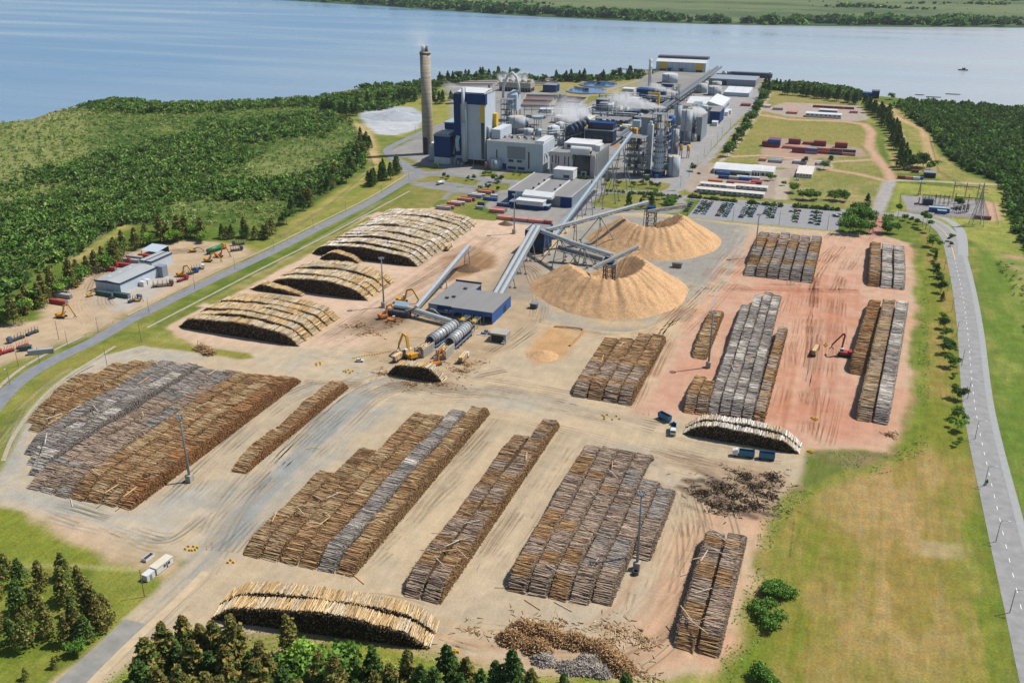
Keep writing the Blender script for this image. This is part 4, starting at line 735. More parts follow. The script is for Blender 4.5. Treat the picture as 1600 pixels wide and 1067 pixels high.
def bld(name, label, cat, box, group=None):
    X0, Y0, X1, Y1, h = box; r = thing(name, label, cat, (X0, Y0, 0), 0, group); return r, X1-X0, Y1-Y0, h
def part(root, name, mats, fn, label=None, smooth=False):
    q = MB(); fn(q); o = q.build(name, mats, root, smooth)
    if label: o['label'] = label
    return o
def windows(root, name, rects, mat=GLASS):          # each rect: (x0,y0,z0,x1,y1,z1), one part per opening
    for rc in rects: part(root, name, mat, lambda q: q.box(*rc))
def parapet(q, w, d, h, t=.4, ph=.8, mi=0):
    q.box(0, 0, h, w, t, h+ph, mi); q.box(0, d-t, h, w, d, h+ph, mi); q.box(0, t, h, t, d-t, h+ph, mi); q.box(w-t, t, h, w, d-t, h+ph, mi)
def simple(name, label, cat, box, wall, roof, group=None, over=.3, pitch=0., door=None, wins=0, winm=GLASS):
    """plain industrial shed: walls, roof (flat or gently pitched towards the front), doors, windows"""
    r, W, D, h = bld(name, label, cat, box, group)
    part(r, 'wall', wall, lambda q: q.box(0, 0, 0, W, D, h))
    if pitch: part(r, 'roof', roof, lambda q: q.add([(-over,-over,h+.05),(W+over,-over,h+.05),(W+over,D+over,h+.05),(-over,D+over,h+.05),(-over,D/2,h+pitch),(W+over,D/2,h+pitch)], [(0,1,5,4),(4,5,2,3),(0,4,3),(1,2,5),(3,2,1,0)]))
    else: part(r, 'roof', roof, lambda q: q.box(-over, -over, h+.02, W+over, D+over, h+.45))
    if door: windows(r, 'door', [(W*a, -.12, .05, W*b, .1, h*c) for a, b, c in door], DARK)
    if wins: windows(r, 'window', [(W*(i+.25)/wins, -.1, h*.5, W*(i+.75)/wins, .1, h*.78) for i in range(wins)], winm)
    return r
def tank(name, label, px, rpx, yt, body, top, group=None, low=None, n=28, rail=True, cone=.12, legs=0., cat='tank'):
    """vertical tank or silo: body (with a darker lower band), cone roof, railing, ladder"""
    xb, yb = px; X, Y0 = g(xb, yb); r_ = abs(xat(xb+rpx, Y0)-xat(xb, Y0)); Y = Y0+r_; h = hgt(X, Y0, yt); R_ = thing(name, label, cat, (X, Y, 0), 0, group)
    z1 = h*low if low else 0
    if low: part(R_, 'base_band', TANKD, lambda q: q.cyl((0,0,legs), (0,0,z1), r_*1.004, n=n), smooth=True)
    part(R_, 'shell', body, lambda q: q.cyl((0,0,max(z1, legs)), (0,0,h), r_, n=n), smooth=True)
    part(R_, 'roof', top, lambda q: q.cyl((0,0,h+.02), (0,0,h+r_*cone+.1), r_*.995, .3, n=n))
    if rail and r_ > 2:
        def rl(q):
            for zz in (.6, 1.1):
                pts = [(r_*.97*math.cos(2*math.pi*k/20), r_*.97*math.sin(2*math.pi*k/20), h+zz) for k in range(21)]; q.tube(pts, .07, 4)
        part(R_, 'railing', STEEL, rl); part(R_, 'ladder', STEEL, lambda q: q.box(-.5, -r_-.5, 0, .5, -r_-.1, h+1.1))
    if legs:
        for k in range(4): part(R_, 'leg', DSTEEL, lambda q: q.bar((r_*.8*math.cos(.78+k*1.57), r_*.8*math.sin(.78+k*1.57), 0), (r_*.8*math.cos(.78+k*1.57), r_*.8*math.sin(.78+k*1.57), legs+.5), .35))
    return R_
def pt(x, y, z): return Vector((*g(x, y, z), z))
# ---------------------------------------------------------------- chimney
X, Y = g(666, 242); r = thing('chimney', 'tall concrete chimney with horizontal pour bands left of the blue boiler house', 'chimney', (X, Y+5.5, 0))
def conc_band():
    m, nt, b = nodes_of('banded_concrete'); L = nt.links; tc = N(nt, 'ShaderNodeTexCoord'); sp = N(nt, 'ShaderNodeSeparateXYZ'); L.new(tc.outputs['Object'], sp.inputs[0])
    n1 = N(nt, 'ShaderNodeTexNoise', noise_dimensions='1D'); n1.inputs['Scale'].default_value = .45; n1.inputs['Detail'].default_value = 3; L.new(sp.outputs[2], n1.inputs['W'])
    n2 = N(nt, 'ShaderNodeTexNoise'); n2.inputs['Scale'].default_value = .3; n2.inputs['Detail'].default_value = 6; L.new(tc.outputs['Object'], n2.inputs['Vector'])
    a = N(nt, 'ShaderNodeMapRange'); a.inputs[1].default_value = .35; a.inputs[2].default_value = .65; a.inputs[3].default_value = .78; a.inputs[4].default_value = 1.1; L.new(n1.outputs[0], a.inputs[0])
    c = N(nt, 'ShaderNodeMapRange'); c.inputs[1].default_value = .3; c.inputs[2].default_value = .7; c.inputs[3].default_value = .88; c.inputs[4].default_value = 1.08; L.new(n2.outputs[0], c.inputs[0])
    mu = N(nt, 'ShaderNodeMath', operation='MULTIPLY'); L.new(a.outputs[0], mu.inputs[0]); L.new(c.outputs[0], mu.inputs[1]); vm = N(nt, 'ShaderNodeVectorMath', operation='SCALE'); vm.inputs[0].default_value = alb((186,172,150)); L.new(mu.outputs[0], vm.inputs['Scale'])
    L.new(vm.outputs[0], b.inputs['Base Color']); b.inputs['Roughness'].default_value = .9; return m
part(r, 'shaft', conc_band(), lambda q: q.lathe(0, 0, [(5.7,0),(5.3,40),(5.0,98.5),(4.4,98.5),(4.4,97)], 40), smooth=True)
part(r, 'top_ring', DSTEEL, lambda q: q.lathe(0, 0, [(5.02,95.5),(5.35,95.6),(5.35,97.2),(5.02,97.3)], 32))
for k, (dx, dy) in enumerate(((-2.3,-1.2),(-.3,-2),(2.2,-.6),(0,1.9),(-1.8,1.6))):
    part(r, 'flue', [SILV, M('rusty_flue', alb((110,70,60)), .8)][k == 2], lambda q: q.cyl((dx,dy,97), (dx,dy,104.5-k*.5), 1.05, n=12), smooth=True)
part(r, 'door', DARK, lambda q: q.box(-2.6, -5.9, 0, 2., -5.2, 17))
# ---------------------------------------------------------------- recovery boiler house
bx_ = list(blk(712, 255.5, 758.5, 147, 27)); r, W, D, H_ = bld('boiler_house', 'tall blue and grey boiler house with yellow stair panels beside the chimney', 'boiler house', bx_)
part(r, 'wall', GREYW, lambda q: q.box(0, 0, 5, W, D, H_))
part(r, 'blue_cladding', NAVY, lambda q: (q.box(-.5, -.5, 8, W*.2, 0, H_), q.box(-.5, 0, 8, 0, D, H_)))
part(r, 'blue_band', NAVY, lambda q: (q.box(W*.2, -.9, H_-8.5, W+1, -.01, H_+1), q.box(W+.01, -.01, H_-8.5, W+1, D*.14, H_+1)))
part(r, 'yellow_panel', YEL, lambda q: q.box(W*.865, -.35, H_-25, W*.985, -.02, H_-8.6))
part(r, 'glazed_strip', GLASS, lambda q: q.box(W*.875, -.3, 6, W*.975, -.02, H_-25.1))
part(r, 'base_columns', DARK, lambda q: [q.box(W*i/7, .4, 0, W*i/7+1, D-.4, 5) for i in range(8)])
def broof(q):
    n = 8; vs = []; 
    for k in range(n+1):
        t = k/n; vs += [(1.5, 3+t*(D-6), H_+1.7+1.6*math.sin(math.pi/2*t)), (W-1.5, 3+t*(D-6), H_+1.7+1.6*math.sin(math.pi/2*t))]
    q.add(vs, [(2*k, 2*k+1, 2*k+3, 2*k+2) for k in range(n)]); q.box(1.5, 3, H_, W-1.5, D-3, H_+1.6)
part(r, 'roof', ROOFW, broof); part(r, 'roof_slats', DSTEEL, lambda q: q.box(1.4, 2.8, H_+.2, W-1.4, 2.99, H_+1.6))
part(r, 'roof_edge', GREYD, lambda q: parapet(q, W, D, H_, .4, 1.2))
st_ = part(r, 'stair_tower', YEL, lambda q: q.box(W+.02, D-6.5, H_*.43, W+3.4, D-1, H_*.70)); st_['label'] = 'yellow stair tower panel'
part(r, 'stair_shaft', GREYW, lambda q: q.box(W+.02, D-6.2, 0, W+3, D-1.3, H_*.43-.02))
part(r, 'flue_pipe', SILV, lambda q: (q.cyl((W*.33,-2.4,3), (W*.33,-2.4,H_*.62), 2.3, n=18), q.cyl((W*.33,-2.4,H_*.62), (W*.33,-2.4,H_+7), 1.6, n=18)), smooth=True)
part(r, 'vent_pipe', SILV, lambda q: q.cyl((W*.40,-1.6,3), (W*.40,-1.6,H_*.9), 1., n=12), smooth=True)
for k in range(3): part(r, 'side_duct', SILV, lambda q: q.tube([(W+2, 5+k*2.6, H_*.3), (W+2, 5+k*2.6, H_*.5), (W+1.5, 5+k*2.6, H_*.54), (W, 5+k*2.6, H_*.55)], 1., 10), smooth=True)
[part(r, 'safety_valve', DSTEEL, lambda q: q.box(W*a, y, H_+1.2, W*a+1.4, y+1.4, H_+6)) for a, y in ((.3, 1.2), (.8, D-2.6))]
BH = (bx_[0], bx_[1], W, D, H_)
# electrostatic precipitators
r, W, D, h = bld('precipitator_building', 'low navy precipitator building with white plinth left of the boiler house', 'precipitator', blk(679, 255, 704, 212.5, 24))
part(r, 'wall', NAVY, lambda q: q.box(0, 0, 6.2, W, D, h)); part(r, 'plinth', WHITE, lambda q: q.box(-.2, -.2, 0, W+6, D, 6.1)); part(r, 'roof', STEEL, lambda q: q.box(-.3, -.3, h+.02, W+.3, D+.3, h+.5))
for k in range(6): part(r, 'rapper_box', [SILV, WHITE][k % 2], lambda q: q.box(1+k*(W-3)/6, 2, h+.5, 2.4+k*(W-3)/6, D-2, h+2.6))
part(r, 'upper_chamber', NAVY, lambda q: q.box(.5, D+.5, 6, W-1, D+24, h+8)); part(r, 'chamber_roof', LBLUE, lambda q: q.box(-.5, D+.3, h+8.05, W, D+24.5, h+9))
part(r, 'inlet_duct', LBLUE, lambda q: (q.bar((W+3, D*.9, h+24), (W+2, D*.7, h+2), 5.5, 5.5), q.bar((W+2, D*.7, h+2), (W+1.5, D*.3, 8), 5, 4)))
part(r, 'round_duct', LBLUE, lambda q: q.tube([(W+9, -1.6, 14), (W+8.4, -2, 18), (W+8.4, -2.4, 24), (W+9.2, -1, 28)], 1.9, 12), smooth=True)
part(r, 'fan_house', STEEL, lambda q: [q.box(W+1+k*3.4, -3, 0, W+3.4+k*3.4, 4, 7-k*1.2) for k in range(4)])
part(r, 'handrail', STEEL, lambda q: parapet(q, W, D, h+.5, .15, 1.1))
r, W, D, h = bld('fan_building', 'pale fan building between the chimney and the navy precipitator', 'fan house', blk(671, 250, 679, 222, 12)); part(r, 'wall', LBLUE, lambda q: q.box(0,0,0,W,D,h*.75)); part(r, 'roof', WHITE, lambda q: q.add([(-.3,-.3,h*.75),(W+.3,-.3,h*.75),(W+.3,D,h*.75),(-.3,D,h*.75),(W/2,-.3,h),(W/2,D,h)],[(0,1,4),(1,2,5,4),(3,0,4,5),(2,3,5)]))
# ---------------------------------------------------------------- turbine hall
r, W, D, h = bld('turbine_hall', 'light grey turbine hall with dark louvre panel next to the boiler house', 'turbine hall', blk(761, 262.5, 848, 221, 34))
part(r, 'wall', GREYW, lambda q: q.box(0, 0, 0, W, D, h)); part(r, 'roof', ROOFG, lambda q: q.box(.4, .4, h+.02, W-9, D-.4, h+.3)); part(r, 'roof_edge', WHITE, lambda q: parapet(q, W, D, h, .4, 1.1))
part(r, 'annex_roof', ROOFW, lambda q: q.box(W-8.6, 4, h+.05, W-.5, D-1, h+3)); part(r, 'upper_block', GREYW, lambda q: q.box(0, D*.35, h+.35, 9, D+8, h+9))
part(r, 'louvre_panel', GREYD, lambda q: [q.box(W*.37, -.25, h*.42+i*.9, W*.69, -.02, h*.42+i*.9+.75) for i in range(int(h*.5/.9))])
windows(r, 'window', [(W*.39,-.15,h*.3,W*.48,.1,h*.39),(W*.54,-.15,h*.3,W*.63,.1,h*.39),(W*.38,-.15,1,W*.52,.1,3.4),(W*.56,-.15,1,W*.68,.1,3.4)]); windows(r, 'slot_window', [(W*.17,-.15,h*.35,W*.19,.1,h*.72),(W*.74,-.15,h*.1,W*.765,.1,h*.72)]); windows(r, 'door', [(W*.28,-.15,0,W*.35,.1,5.5)], NAVY)
for k in range(9): part(r, 'roof_vent', [STEEL, WHITE, DSTEEL][k % 3], lambda q: q.box(10+k*3.6, D*.55+(k % 2)*5, h+.3, 11.6+k*3.6, D*.55+(k % 2)*5+2, h+2.4))
for k in range(3): part(r, 'wall_vent', SILV, lambda q: q.tube([(W+.2, 6+k*8, h*.65), (W+1.6, 6+k*8, h*.65), (W+1.8, 6+k*8, h*.5)], .8, 8), smooth=True)
tank('condensate_tank', 'squat pale tank standing in front of the turbine hall', (771.7, 266.5), 8.3, 251, TANKG, TANKT)
tank('dump_tank', 'small rusty brown tank between the boiler house and the squat pale tank', (759, 265.5), 3, 253, M('rusty_tank', alb((150,112,92)), .8, var=.3), DSTEEL, rail=False)
# ---------------------------------------------------------------- administration block
r, W, D, h = bld('office_building', 'white office block with dark glass entrance and finned side wall', 'office', blk(858.4, 272, 930, 238, 42))
a_ = W*.5; b_ = W*.87
part(r, 'left_wing', PINKW, lambda q: q.box(0, 0, 0, a_, D*.55, h)); part(r, 'roof', ROOFG, lambda q: q.box(.6, .6, h+.02, a_-.5, D*.55-.5, h+.25)); part(r, 'roof_edge', WHITE, lambda q: parapet(q, a_, D*.55, h, .5, 1.))
part(r, 'glass_front', GLASS, lambda q: q.box(a_+.02, 3.5, 0, b_-.02, 6, h-1.5)); part(r, 'mullions', DSTEEL, lambda q: [q.box(a_+(b_-a_)*i/6-.12, 3.35, 0, a_+(b_-a_)*i/6+.12, 3.49, h-1.5) for i in range(1, 6)])
part(r, 'canopy', WHITE, lambda q: (q.box(a_-2, -1, h+.05, b_, 7, h+3.2), q.cyl((a_-2, 3, h+3), (b_, 3, h+3), 3.6, n=20)))
part(r, 'porch', WHITE, lambda q: (q.box(a_+8.5, -1, 0, a_+9.1, 3, 4.2), q.box(a_+12.5, -1, 0, a_+13.1, 3, 4.2), q.box(a_+8.5, -1, 4.2, a_+13.1, 3, 4.9)))
part(r, 'right_wing', PINKW, lambda q: q.prism([(b_,5.5),(b_,2),(W,-3),(W+.5,D),(b_,D)], 0, h)); part(r, 'wing_roof', ROOFG, lambda q: q.prism([(b_+.5,5.5),(b_+.5,2.5),(W-.4,-2),(W,D-.5),(b_+.5,D-.5)], h+.02, h+.3))
for k in range(11): part(r, 'fin', WHITE, lambda q: q.box(W+.6, -2.4+k*4, 0 if k % 3 else 2, W+2.2, -1.9+k*4, h+2.5))
part(r, 'wing_glazing', GLASS, lambda q: q.box(W+.52, -1, 3, W+.58, D-1, h-2)); part(r, 'penthouse', WHITE, lambda q: (q.box(8, D*.42, h+.26, a_+(b_-a_), D*.98, h+6), q.box(b_+.1, D*.4, h+.31, W-1, D*.7, h+5.5)))
windows(r, 'slot_window', [(x, -.14, z0, x+1.1, .1, z1) for x, z0, z1 in ((2,h*.55,h*.86),(1.6,h*.12,h*.48),(5.5,h*.5,h*.9),(8,h*.5,h*.86),(7.4,h*.1,h*.46),(14,h*.5,h*.86),(13.4,h*.1,h*.46),(17.5,h*.08,h*.86))]); windows(r, 'penthouse_window', [(11, D*.42-.12, h+1.5, 14, D*.42+.1, h+4.5)])
part(r, 'emblem', M('emblem_green', alb((40,140,70)), .5), lambda q: (q.add([(21.3,-.2,h*.78),(23.6,-.2,h*.80),(23.9,-.2,h*.92),(22.4,-.2,h*.88),(21.1,-.2,h*.93)], [(0,1,2,3,4)]), q.box(22.1,-.2,h*.70,22.7,-.1,h*.79)))
# ---------------------------------------------------------------- stores building with three roof bays
r, W, D, h = bld('stores_building', 'low grey stores building with three stepped roof bays and blue corners', 'stores', blk(794, 315.5, 892, 298, 66))
for k, (a, b, hh) in enumerate(((0,.36,1),(.36,.68,.94),(.68,1,.88))):
    part(r, 'bay_wall', GREYD if k else GREYW, lambda q: q.box(W*a+.02, 0, 0, W*b, D-(0 if k == 0 else 5 if k == 2 else 3), h*hh)); part(r, 'bay_roof', ROOFG, lambda q: q.box(W*a+.3, .3, h*hh+.02, W*b-.3, D-(.3 if k == 0 else 5.3 if k == 2 else 3.3), h*hh+.3)); part(r, 'bay_edge', WHITE, lambda q: (q.box(W*a+.02, -.1, h*hh, W*a+.35, D-.1, h*hh+1), q.box(W*b-.32, .1, h*hh+.31, W*b-.05, D-6, h*hh+.8)))
part(r, 'blue_corner', NAVY, lambda q: (q.box(-.15, -.15, 0, 6, -.01, h), q.box(-.15, 0, 0, -.01, 5, h))); part(r, 'blue_corner', NAVY, lambda q: (q.box(W-9, -.15, 0, W+.15, -.01, h*.88), q.box(W+.02, 0, 0, W+.15, 2.5, h*.88))); part(r, 'blue_corner', NAVY, lambda q: q.box(W+.02, D-7.5, 0, W+.2, D-5.2, h*.88+1))
for k in range(3): part(r, 'roof_fan', DSTEEL, lambda q: q.cyl((W*.33, 12+k*14, h+.3), (W*.33, 12+k*14, h+1.8), .9, n=10))
for k in range(2): part(r, 'roof_fan', DSTEEL, lambda q: q.cyl((W*.655, 16+k*14, h*.94+.3), (W*.655, 16+k*14, h*.94+1.8), .9, n=10))
part(r, 'rear_block', WHITE, lambda q: q.box(W*.40, D-12, h*.94+.32, W*.72, D-.2, h*.94+8)); part(r, 'rear_roof', ROOFW, lambda q: q.box(W*.40-.4, D-12.4, h*.94+8.02, W*.72+.4, D+.2, h*.94+8.5)); windows(r, 'window', [(W*.56, D-12.15, h*.94+1.5, W*.66, D-11.9, h*.94+4)])
part(r, 'loading_canopy', ROOFW, lambda q: q.add([(W*.27,-7,9.2),(W*.74,-7,8.8),(W*.74,1,11),(W*.27,1,11.4),(W*.27,-7,7.4),(W*.74,-7,7),(W*.74,1,7),(W*.27,1,7.4)], [(0,1,2,3),(0,4,5,1),(1,5,6,2),(3,2,6,7),(0,3,7,4),(7,6,5,4)]))
part(r, 'front_office', WHITE, lambda q: q.box(W*.24, -16, 3.3, W*.66, -7.4, 6.6)); part(r, 'front_office_base', NAVY, lambda q: q.box(W*.24, -16, 0, W*.66, -7.4, 3.28)); part(r, 'front_roof', ROOFW, lambda q: q.box(W*.24-.5, -16.6, 6.62, W*.66+.5, -7.1, 7.1)); part(r, 'side_shed', NAVY, lambda q: q.box(W*.12, -15, 0, W*.235, -7, 4.5)); part(r, 'side_shed_roof', STEEL, lambda q: q.box(W*.115, -15.4, 4.52, W*.238, -6.8, 4.9)); part(r, 'lean_to', NAVY, lambda q: q.box(W*.665, -14, 0, W*.73, -7.5, 3.4)); part(r, 'lean_to_roof', LBLUE, lambda q: q.box(W*.662, -14.4, 3.42, W*.74, -7.3, 3.8)); windows(r, 'door', [(W*.22+1.2,-16.15,0,W*.22+6,-15.9,3.)], DARK)
# ---------------------------------------------------------------- tanks behind the turbine hall
TG = 'process tanks of the mill'
tank('storage_tank', 'large grey tank with dark base right of the boiler house', (803.5,210), 12.2, 184.5, TANKG, TANKT, TG, .35)
tank('storage_tank', 'slim grey tank close behind the large one by the boiler house', (819.8,203.5), 4.2, 185.5, TANKG, TANKT, TG, .5)
tank('storage_tank', 'low white topped tank in front of the fan deck', (823.5,213), 7.2, 203, TANKG, ROOFW, TG)
tank('storage_tank', 'small blue grey tank beside the fan deck', (839,213), 5.2, 202, LBLUE, LBLUE, TG)
tank('storage_tank', 'pale conical tank, nearer of two behind the office', (861.8,217.5), 9.3, 199.5, TANKG, ROOFW, TG, cone=.3)
tank('storage_tank', 'pale conical tank, farther of two behind the office', (873.3,208), 7, 193.5, TANKG, ROOFW, TG, cone=.3)
tank('storage_tank', 'slender grey tank next to the office roof', (874,228), 5, 216, TANKG, TANKG, TG)
for k in range(7):
    x = 887+k*4.1; tank('evaporator', ORD[k]+' silver evaporator cylinder from the left in the row', (x, 221.5-k*1.1), 2.35, 203-k*2.3, SILV, SILV, 'silver evaporators behind the office', cone=.6, rail=False, n=16, cat='evaporator')
    if k < 5:
        p = pt(891+k*6, 214-k*1.9, 10); o = thing('elbow_duct', ORD[k]+' dark blue elbow duct from the left behind the silver evaporators', 'duct', (p.x, p.y, 0), 0, 'dark blue elbow ducts'); part(o, 'pipe', DNAVY, lambda q: q.tube([(-4,2,0),(-4,2,14+k),(-2.5,1,19+k),(0,0,20.5+k),(2.6,-1,18+k),(3.4,-1.4,14+k)], 2.1, 12), smooth=True); part(o, 'flange', STEEL, lambda q: q.cyl((-4,2,9), (-4,2,9.6), 2.6, n=14))
r = simple('stair_tower_block', 'yellow stair block at the end of the evaporator row', 'stair tower', blk(908,207,916,187,7), YEL, CREAM); r = simple('pump_hall', 'cream roofed pump hall with yellow gable behind the evaporators', 'pump hall', blk(910,196,921,187,26), CREAM, CREAM)
r, W, D, h = bld('fibre_hall', 'long dark navy hall with two slotted storeys right of the evaporators', 'process hall', blk(913.5,221,957,203,15)); part(r, 'wall', DNAVY, lambda q: q.box(0,0,0,W,D,h)); part(r, 'upper_wall', DNAVY, lambda q: q.box(2,3,h+.9,W-1,D,h+7)); part(r, 'roof', NAVY, lambda q: q.box(1.5,2.5,h+7.02,W-.5,D+.4,h+7.6)); part(r, 'ledge', STEEL, lambda q: q.box(-.5,-1.6,h+.02,W+.5,D,h+.85)); windows(r, 'slot_window', [(W*.06+i*W*.24,-.14,h*.2,W*.06+i*W*.24+W*.17,.1,h*.55) for i in range(4)])
# fan deck
X, Y = g(840, 204); r = thing('fan_deck', 'blue round fan head on a steel frame between the tanks', 'cooling fan', (X, Y, 0)); part(r, 'fan_head', LBLUE, lambda q: q.cyl((0,0,13), (0,0,16), 6, 7, n=18)); [part(r, 'leg', STEEL, lambda q: q.bar((4*math.cos(a*1.57),4*math.sin(a*1.57),0),(4*math.cos(a*1.57),4*math.sin(a*1.57),13),.5)) for a in range(4)]
# white ash silo on legs with an arched duct
X, Y = g(802, 188); r = thing('ash_house', 'pale blue box house on legs with an arched white duct behind the boiler house', 'ash house', (X, Y, 0)); part(r, 'box', M('pale_blue_cladding', alb((196,214,226)), .5, var=.06, streak=.1), lambda q: (q.box(-6,-5,12,6,9,30), q.add([(-6,-5,30),(6,-5,30),(6,9,30),(-6,9,30),(-1,2,35),(4,2,35)], [(0,1,5,4),(1,2,5),(2,3,4,5),(3,0,4)]))); part(r, 'duct', WHITE, lambda q: q.tube([(-14,2,25),(-13,2,38),(-8,2,50),(-2,2,54),(3,2,50),(6,2,40),(7,2,30)], 1.5, 12), smooth=True); [part(r, 'leg', DSTEEL, lambda q: q.box(sx-.4,sy-.4,0,sx+.4,sy+.4,12)) for sx in (-5.4,5.4) for sy in (-4.4,8.4)]
def frame_tower(name, lab, cat, px, w, d, h, nf, mat=DSTEEL, deck=STEEL, fill=0, group=None, seed=0, pal=(None,)):
    X, Y = g(*px); r = thing(name, lab, cat, (X, Y, 0), 0, group); rg = random.Random(seed); nx_, ny_ = max(2, round(w/7)+1), max(2, round(d/7)+1)
    part(r, 'columns', mat, lambda q: [q.box(w*i/(nx_-1)-.25, d*j/(ny_-1)-.25, 0, w*i/(nx_-1)+.25, d*j/(ny_-1)+.25, h) for i in range(nx_) for j in range(ny_)])
    part(r, 'braces', mat, lambda q: [q.bar((w*i/(nx_-1), 0, h*k/nf), (w*(i+1)/(nx_-1), 0, h*(k+1)/nf), .22) for i in range(nx_-1) for k in range(nf) if (i+k) % 2] + [q.bar((w, d*j/(ny_-1), h*k/nf), (w, d*(j+1)/(ny_-1), h*(k+1)/nf), .22) for j in range(ny_-1) for k in range(nf) if (j+k) % 2 == 0])
    for k in range(1, nf+1): part(r, 'deck', deck, lambda q: (q.box(-.6, -.6, h*k/nf-.2, w+.6, d+.6, h*k/nf+.1), q.box(-.6, -.65, h*k/nf+1, w+.6, -.55, h*k/nf+1.1), q.box(w+.55, -.6, h*k/nf+1, w+.65, d+.6, h*k/nf+1.1)))
    for _ in range(fill):
        x, y, k = rg.uniform(.5, w-3), rg.uniform(.3, d-3), rg.randrange(nf); z = h*k/nf+.15; m = rg.choice([SILV, TANKG, DNAVY, STEEL, LBLUE, CREAM, YEL])
        if rg.random() < .5: part(r, 'vessel', m, lambda q: q.cyl((x+1.3,y+1.3,z), (x+1.3,y+1.3,z+rg.uniform(.5,.85)*h/nf), rg.uniform(.8,1.5), n=10), smooth=True)
        else: part(r, 'machine', m, lambda q: q.box(x, y, z, x+rg.uniform(1.5,3.5), y+rg.uniform(1.5,3), z+rg.uniform(.3,.7)*h/nf))
    return r
frame_tower('pipe_tower', 'steel pipe frame crowded with vessels beside the arched white duct', 'steel frame', (783,197), 13, 10, 30, 5, fill=10, seed=3)
# ---------------------------------------------------------------- digester group
DG = 'digester plant'
frame_tower('vessel_rack', 'dark steel frame full of vessels left of the digester', 'steel frame', (975,275), 17, 16, 35, 6, fill=26, seed=5)
frame_tower('vessel_rack', 'slim steel frame with stairs right of the digester', 'steel frame', (1035,276), 3.4, 9, 50, 8, fill=5, seed=6)
frame_tower('vessel_rack', 'steel frame behind the digester below the yellow crane', 'steel frame', (1016,250), 12, 10, 44, 6, fill=10, seed=7)
X, Y = g(1012.5, 271); h = hgt(X, Y, 195); r = thing('elevator_tower', 'slim light grey square tower beside the digester', 'tower', (X, Y, 0)); part(r, 'shaft', GREYW, lambda q: q.box(-2.4,-2,4,2.4,3,h)); part(r, 'top_house', WHITE, lambda q: q.box(-1,-1,h+.02,1.2,1.5,h+3)); part(r, 'base', DNAVY, lambda q: q.box(-3,-2.5,0,3,3.4,3.98)); part(r, 'joint', DSTEEL, lambda q: q.box(-2.5,-2.1,h*.4,2.5,3.1,h*.4+.3))
X, Y = g(1026.5, 277); h = hgt(X, Y, 204); r = thing('digester', 'bottle shaped silver digester tower with ringed platforms', 'digester', (X, Y+5, 0))
part(r, 'shell', SILV, lambda q: q.lathe(0, 0, [(5.4,0),(5.4,h*.16),(4.9,h*.2),(4.9,h*.38),(4.5,h*.42),(4.5,h*.62),(3.9,h*.66),(3.9,h*.78),(3.2,h*.82),(1.6,h*.9),(1.5,h),(0,h)], 28), smooth=True)
for z in (.17,.40,.64,.80): part(r, 'platform', STEEL, lambda q: (q.lathe(0, 0, [(4.2,h*z),(6.6,h*z),(6.6,h*z+.25),(4.2,h*z+.25)], 20), q.lathe(0, 0, [(6.5,h*z+1),(6.6,h*z+1),(6.6,h*z+1.15),(6.5,h*z+1.15)], 20)))
for z in (.29,.52,.72): part(r, 'nozzle_ring', DARK, lambda q: [q.box(-.28+4.9*math.cos(a*.42-2.9), -.28+4.9*math.sin(a*.42-2.9), h*z, .28+4.9*math.cos(a*.42-2.9), .28+4.9*math.sin(a*.42-2.9), h*z+1.5) for a in range(8)])
part(r, 'lower_jacket', DNAVY, lambda q: q.lathe(0, 0, [(5.6,.5),(6.2,.5),(6.2,h*.12),(5.6,h*.12)], 24)); part(r, 'pump', BLUE, lambda q: q.box(-6,-8,0,-3.5,-6,3)); part(r, 'pump', BLUE, lambda q: q.cyl((0,-8,0), (0,-8,3), 1.8, n=12))
X, Y = g(1045.5, 250); h = hgt(X, Y, 181); r = thing('blue_column', 'tall slim bright blue column with wider head beside the grey silos', 'column', (X, Y, 0)); part(r, 'shaft', BLUE, lambda q: q.cyl((0,0,0), (0,0,h*.84), 1.9, n=16), smooth=True); part(r, 'head', BLUE, lambda q: q.cyl((0,0,h*.8), (0,0,h), 3.4, n=16), smooth=True); part(r, 'head_deck', STEEL, lambda q: q.cyl((0,0,h*.795), (0,0,h*.8), 4.2, n=16)); part(r, 'ladder', STEEL, lambda q: q.box(1.9,-.4,0,2.5,.4,h*.8))
X, Y = g(987.5, 262); r = thing('yellow_bin', 'orange yellow chip bin on the steel frame under the long conveyor', 'chip bin', (X, Y, 0)); part(r, 'bin', M('orange_yellow', alb((226,168,52)), .55, var=.12), lambda q: (q.box(-3.2,-3,24,3.2,3,37), q.add([(-3.2,-3,24),(3.2,-3,24),(3.2,3,24),(-3.2,3,24),(-1,-1,19),(1,-1,19),(1,1,19),(-1,1,19)], [(0,4,5,1),(1,5,6,2),(2,6,7,3),(3,7,4,0),(7,6,5,4)]))); [part(r, 'leg', DSTEEL, lambda q: q.box(sx-.3,sy-.3,0,sx+.3,sy+.3,24)) for sx in (-2.8,2.8) for sy in (-2.6,2.6)]
X, Y = g(1024, 240); z0 = 44; r = thing('jib_crane', 'yellow jib crane on top of the frame behind the digester', 'crane', (X, Y, 0)); part(r, 'mast', YEL, lambda q: (q.box(-1,-1,z0,1,1,z0+16))); part(r, 'jib', YEL, lambda q: q.box(-11,-.6,z0+14,-1.02,.6,z0+15.6)); part(r, 'post', DSTEEL, lambda q: q.box(-.6,-.6,0,.6,.6,z0))
SG = 'grey silos beside the digester'
tank('silo', 'big front grey silo standing right of the digester', (1049.5,277.5), 9.6, 246, TANKG, TANKT, SG)
tank('silo', 'two tone grey silo behind the front one, next to the blue column', (1052.3,244), 5.4, 203.5, TANKG, TANKT, SG, .52)
tank('silo', 'tall grey silo with navy top frame nearest the conveyor', (1055.5,214), 5.6, 165, TANKG, DNAVY, SG, .36)
